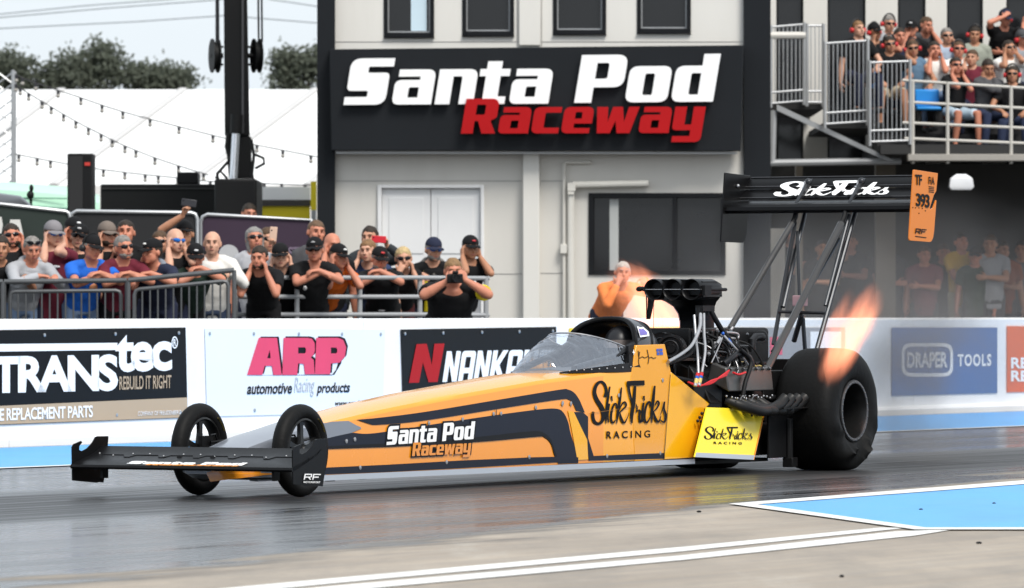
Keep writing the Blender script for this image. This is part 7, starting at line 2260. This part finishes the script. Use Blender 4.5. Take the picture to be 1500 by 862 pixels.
# ---- people under the balcony, behind the smoke
G3 = 'spectators under the balcony behind the smoke'
def under(hx, hy, label, **k):
    rnd = random.Random(hx)
    return person(hx + rnd.uniform(-6, 6), hy + rnd.uniform(-5, 9), rnd.uniform(81.4, 83.4), label, group=G3, rail_z=99, **k)
under(1160, 345, 'dark clothed spectator with folded bare arms behind the wing struts', arms=('fold', 'fold'), hair=H_DARK, skin=1, yaw=.1)
under(1250, 350, 'dark clothed spectator with a red face right of the wing struts', arms=('ear', 'fold'), hair=H_BROWN, skin=1)
under(1348, 372, 'spectator in a dull maroon top below the orange end plate', shirt=(.22, .07, .08), arms=('down', 'fold'), hair=H_BROWN, skin=1, girth=1.3, lower=C_DGREY)
under(1408, 357, 'spectator in a yellow top with folded arms behind the smoke', shirt=(.65, .38, .04), arms=('fold', 'fold'), hair=H_DARK, skin=1, lower=(.45, .38, .22))
under(1453, 351, 'spectator in a grey top right of the yellow top', shirt=(.30, .30, .31), arms=('down', 'fold'), hair=H_BROWN, skin=2, girth=1.3, lower=C_DGREY)
under(1210, 362, 'spectator in black half hidden by the wing struts', arms=('down', 'fold'), hair=H_DARK, skin=2, lower=C_BLACK)
under(1305, 358, 'dark clothed spectator beside the brown column', shirt=(.03, .03, .035), arms=('fold', 'down'), hair=H_DARK, skin=1, lower=C_BLACK)
under(1380, 366, 'spectator in a dark brown top left of the yellow top', shirt=(.06, .04, .03), arms=('down', 'ear'), hair=H_BROWN, skin=1, lower=C_BLACK)
under(1428, 372, 'shorter spectator in a dark green top behind the yellow top', shirt=(.03, .05, .03), arms=('down', 'down'), hair=H_DARK, skin=1, cap=C_BLACK, lower=C_BLACK)
under(1474, 360, 'spectator in a rust coloured top right of the grey top', shirt=(.25, .07, .03), arms=('fold', 'down'), hair=H_DARK, skin=2, lower=C_DGREY)
under(1492, 368, 'dark clothed spectator at the right edge under the balcony', shirt=(.12, .12, .13), arms=('down', 'down'), hair=H_DARK, skin=2)

# ================================================================== flames and tyre smoke
def blob(pts, radii, n=18, seg=5, amp=0.25, seed=0):
    """a wavering tongue along pts"""
    P_ = [Vector(p) for p in pts]
    line, rr = [], []
    for i in range(len(P_) - 1):
        a = P_[max(i - 1, 0)]; b_ = P_[i]; c = P_[i + 1]; d = P_[min(i + 2, len(P_) - 1)]
        for k in range(seg):
            u = k / seg
            line.append(0.5 * ((2 * b_) + (c - a) * u + (2 * a - 5 * b_ + 4 * c - d) * u * u + (3 * b_ - a - 3 * c + d) * u ** 3)); rr.append(radii[i] * (1 - u) + radii[i + 1] * u)
    line.append(P_[-1]); rr.append(radii[-1])
    mb = MB(); mb.tube(line, rr, n)
    for i, v in enumerate(mb.v):
        k = noise.noise_vector(v * 4 + Vector((seed, 0, 0)))
        mb.v[i] = v + k * amp * rr[min(i // n, len(rr) - 1)]
    return mb
def flame_material(power, dens):
    m = bpy.data.materials.new('nitro flame'); m.use_nodes = True
    nt = m.node_tree; n, l = nt.nodes, nt.links
    n.remove(n['Principled BSDF'])
    v = n.new('ShaderNodeVolumePrincipled')
    v.inputs['Color'].default_value = (1.0, 0.6, 0.42, 1)
    v.inputs['Emission Color'].default_value = (1.0, 0.27, 0.10, 1)
    tc = n.new('ShaderNodeTexCoord'); no = n.new('ShaderNodeTexNoise'); no.inputs['Scale'].default_value = 6.5; no.inputs['Detail'].default_value = 5
    mp = n.new('ShaderNodeMapping'); mp.inputs['Scale'].default_value = (1.6, 1.6, .30)
    l.new(tc.outputs['Object'], mp.inputs['Vector']); l.new(mp.outputs['Vector'], no.inputs['Vector'])
    r = n.new('ShaderNodeMapRange'); r.inputs['From Min'].default_value = .40; r.inputs['From Max'].default_value = .62
    r.inputs['To Min'].default_value = 0.0
    l.new(no.outputs['Fac'], r.inputs['Value'])
    # the tongue runs along local z; it fades from its core outwards
    sub = n.new('ShaderNodeVectorMath'); sub.operation = 'SUBTRACT'; sub.inputs[1].default_value = (.5, .5, .5); l.new(tc.outputs['Generated'], sub.inputs[0])
    ln = n.new('ShaderNodeVectorMath'); ln.operation = 'LENGTH'; l.new(sub.outputs['Vector'], ln.inputs[0])
    fo = n.new('ShaderNodeMapRange'); fo.inputs['From Min'].default_value = .47; fo.inputs['From Max'].default_value = .08; l.new(ln.outputs['Value'], fo.inputs['Value'])
    q = n.new('ShaderNodeMath'); q.operation = 'MULTIPLY'; l.new(r.outputs['Result'], q.inputs[0]); l.new(fo.outputs['Result'], q.inputs[1])
    a = n.new('ShaderNodeMath'); a.operation = 'MULTIPLY'; a.inputs[1].default_value = power; l.new(q.outputs[0], a.inputs[0]); l.new(a.outputs[0], v.inputs['Emission Strength'])
    b_ = n.new('ShaderNodeMath'); b_.operation = 'MULTIPLY'; b_.inputs[1].default_value = dens; l.new(q.outputs[0], b_.inputs[0]); l.new(b_.outputs[0], v.inputs['Density'])
    hot = n.new('ShaderNodeMix'); hot.data_type = 'RGBA'; hot.inputs['A'].default_value = (1.0, .24, .10, 1); hot.inputs['B'].default_value = (1.0, .43, .24, 1)
    l.new(q.outputs[0], hot.inputs['Factor']); l.new(hot.outputs['Result'], v.inputs['Emission Color'])
    l.new(v.outputs[0], n['Material Output'].inputs['Volume'])
    return m

def tongue(a, b_, r, label, seed, m=None):
    """a flame from a to b_: a wavering spindle along its own z axis"""
    ax = b_ - a
    L = ax.length
    o_ = thing_matrix = ax.to_track_quat('Z', 'Y').to_matrix().to_4x4()
    mb = MB(); mb.ball((0, 0, 0), (r, r, L * .62), 20, 16)
    for i, v in enumerate(mb.v):
        k = noise.noise_vector(v * 3 + Vector((seed, 0, 0)))
        mb.v[i] = v + Vector((k.x, k.y, 0)) * r * .5 + Vector((r * .25 * math.sin(v.z * 5 + seed), 0, 0))
    o = link_mesh('header_flame', mb.mesh(), m or M_FLAME, None, 80)
    o.matrix_basis = Matrix.Translation((a + b_) / 2) @ thing_matrix
    return tag(o, label, 'flame')
def smoke_material(dens):
    m = bpy.data.materials.new('tyre smoke'); m.use_nodes = True
    nt = m.node_tree; n, l = nt.nodes, nt.links
    n.remove(n['Principled BSDF'])
    v = n.new('ShaderNodeVolumePrincipled'); v.inputs['Color'].default_value = (0.30, 0.29, 0.285, 1)
    tc = n.new('ShaderNodeTexCoord')
    no = n.new('ShaderNodeTexNoise'); no.inputs['Scale'].default_value = 1.6; no.inputs['Detail'].default_value = 3
    l.new(tc.outputs['Object'], no.inputs['Vector'])
    r = n.new('ShaderNodeMapRange'); r.inputs['From Min'].default_value = .32; r.inputs['From Max'].default_value = .70
    l.new(no.outputs['Fac'], r.inputs['Value'])
    # thin out towards the rim of the cloud (generated coordinates run 0..1 over its box)
    sub = n.new('ShaderNodeVectorMath'); sub.operation = 'SUBTRACT'; sub.inputs[1].default_value = (.5, .5, .5); l.new(tc.outputs['Generated'], sub.inputs[0])
    ln = n.new('ShaderNodeVectorMath'); ln.operation = 'LENGTH'; l.new(sub.outputs['Vector'], ln.inputs[0])
    fo = n.new('ShaderNodeMapRange'); fo.inputs['From Min'].default_value = .48; fo.inputs['From Max'].default_value = .12
    l.new(ln.outputs['Value'], fo.inputs['Value'])
    q = n.new('ShaderNodeMath'); q.operation = 'MULTIPLY'; l.new(r.outputs['Result'], q.inputs[0]); l.new(fo.outputs['Result'], q.inputs[1])
    k = n.new('ShaderNodeMath'); k.operation = 'MULTIPLY'; k.inputs[1].default_value = dens; l.new(q.outputs[0], k.inputs[0])
    l.new(k.outputs[0], v.inputs['Density']); l.new(v.outputs[0], n['Material Output'].inputs['Volume'])
    return m
M_FLAME, M_FLAME_FAINT, M_SMOKE = flame_material(7.5, 4.0), flame_material(4.5, 2.5), smoke_material(.36)
M_SMOKE_THICK = smoke_material(2.0)
def world_car(s, w_, z): return P0 + D_AL * s + D_NEAR * w_ + Vector((0, 0, z))
def px_car(px, py, w_): s, z = car_s(px, py, w_); return world_car(s, w_, z)
for (x0, y0, x1, y1, w_, r_, sd, lab) in (
    (1222, 560, 1284, 424, .80, .115, 1, 'tallest peach flame tongue leaning right above the rear tyre'),
    (1220, 556, 1266, 430, .76, .12, 4, 'middle peach flame tongue above the rear tyre'),
    (1212, 560, 1246, 430, .72, .10, 7, 'upright peach flame tongue next to the wing strut'),
    (1204, 556, 1228, 455, .70, .085, 11, 'leftmost thin peach flame tongue by the wing strut'),
    (1250, 510, 1290, 428, .82, .10, 15, 'short ragged flame tongue at the right of the flames')):
    tongue(px_car(x0, y0, w_ - .04), px_car(x1, y1, w_), r_, lab, sd)
tongue(px_car(1015, 520, -.66), px_car(955, 415, -.85), .20, 'faint flame between the cockpit hood and the intake scoop', 9, M_FLAME_FAINT)
tongue(px_car(990, 515, -.75), px_car(905, 392, -1.0), .22, 'orange flame plume left of the intake scoop in front of the marshal', 12, M_FLAME_FAINT)
tongue(px_car(975, 500, -.72), px_car(925, 388, -.95), .15, 'thin upright flame wisp between the marshal and the intake scoop', 21, M_FLAME_FAINT)
def cloud(c, r, label, m=None):
    mb = MB(); mb.ball(c, r, 24, 16)
    for i, v in enumerate(mb.v):
        d = v - Vector(c); mb.v[i] = v + d * .18 * noise.noise(v * 1.3)
    o = wpart('tyre_smoke', mb, m or M_SMOKE); tag(o, label, 'smoke', kind='stuff')
cloud(world_car(9.6, -.6, .95), (2.3, 1.6, 1.25), 'thin grey smoke hanging behind the rear tyre')
cloud(world_car(12.0, -1.2, 1.0), (2.2, 2.0, 1.2), 'wider thin grey smoke trailing before the blue banner')




cloud(world_car(9.5, .05, .55), (.85, .9, .95), 'denser grey puff of smoke right behind the rear tyre', M_SMOKE_THICK)

# the side bench scene is no longer needed
bpy.data.scenes.remove(BENCH)
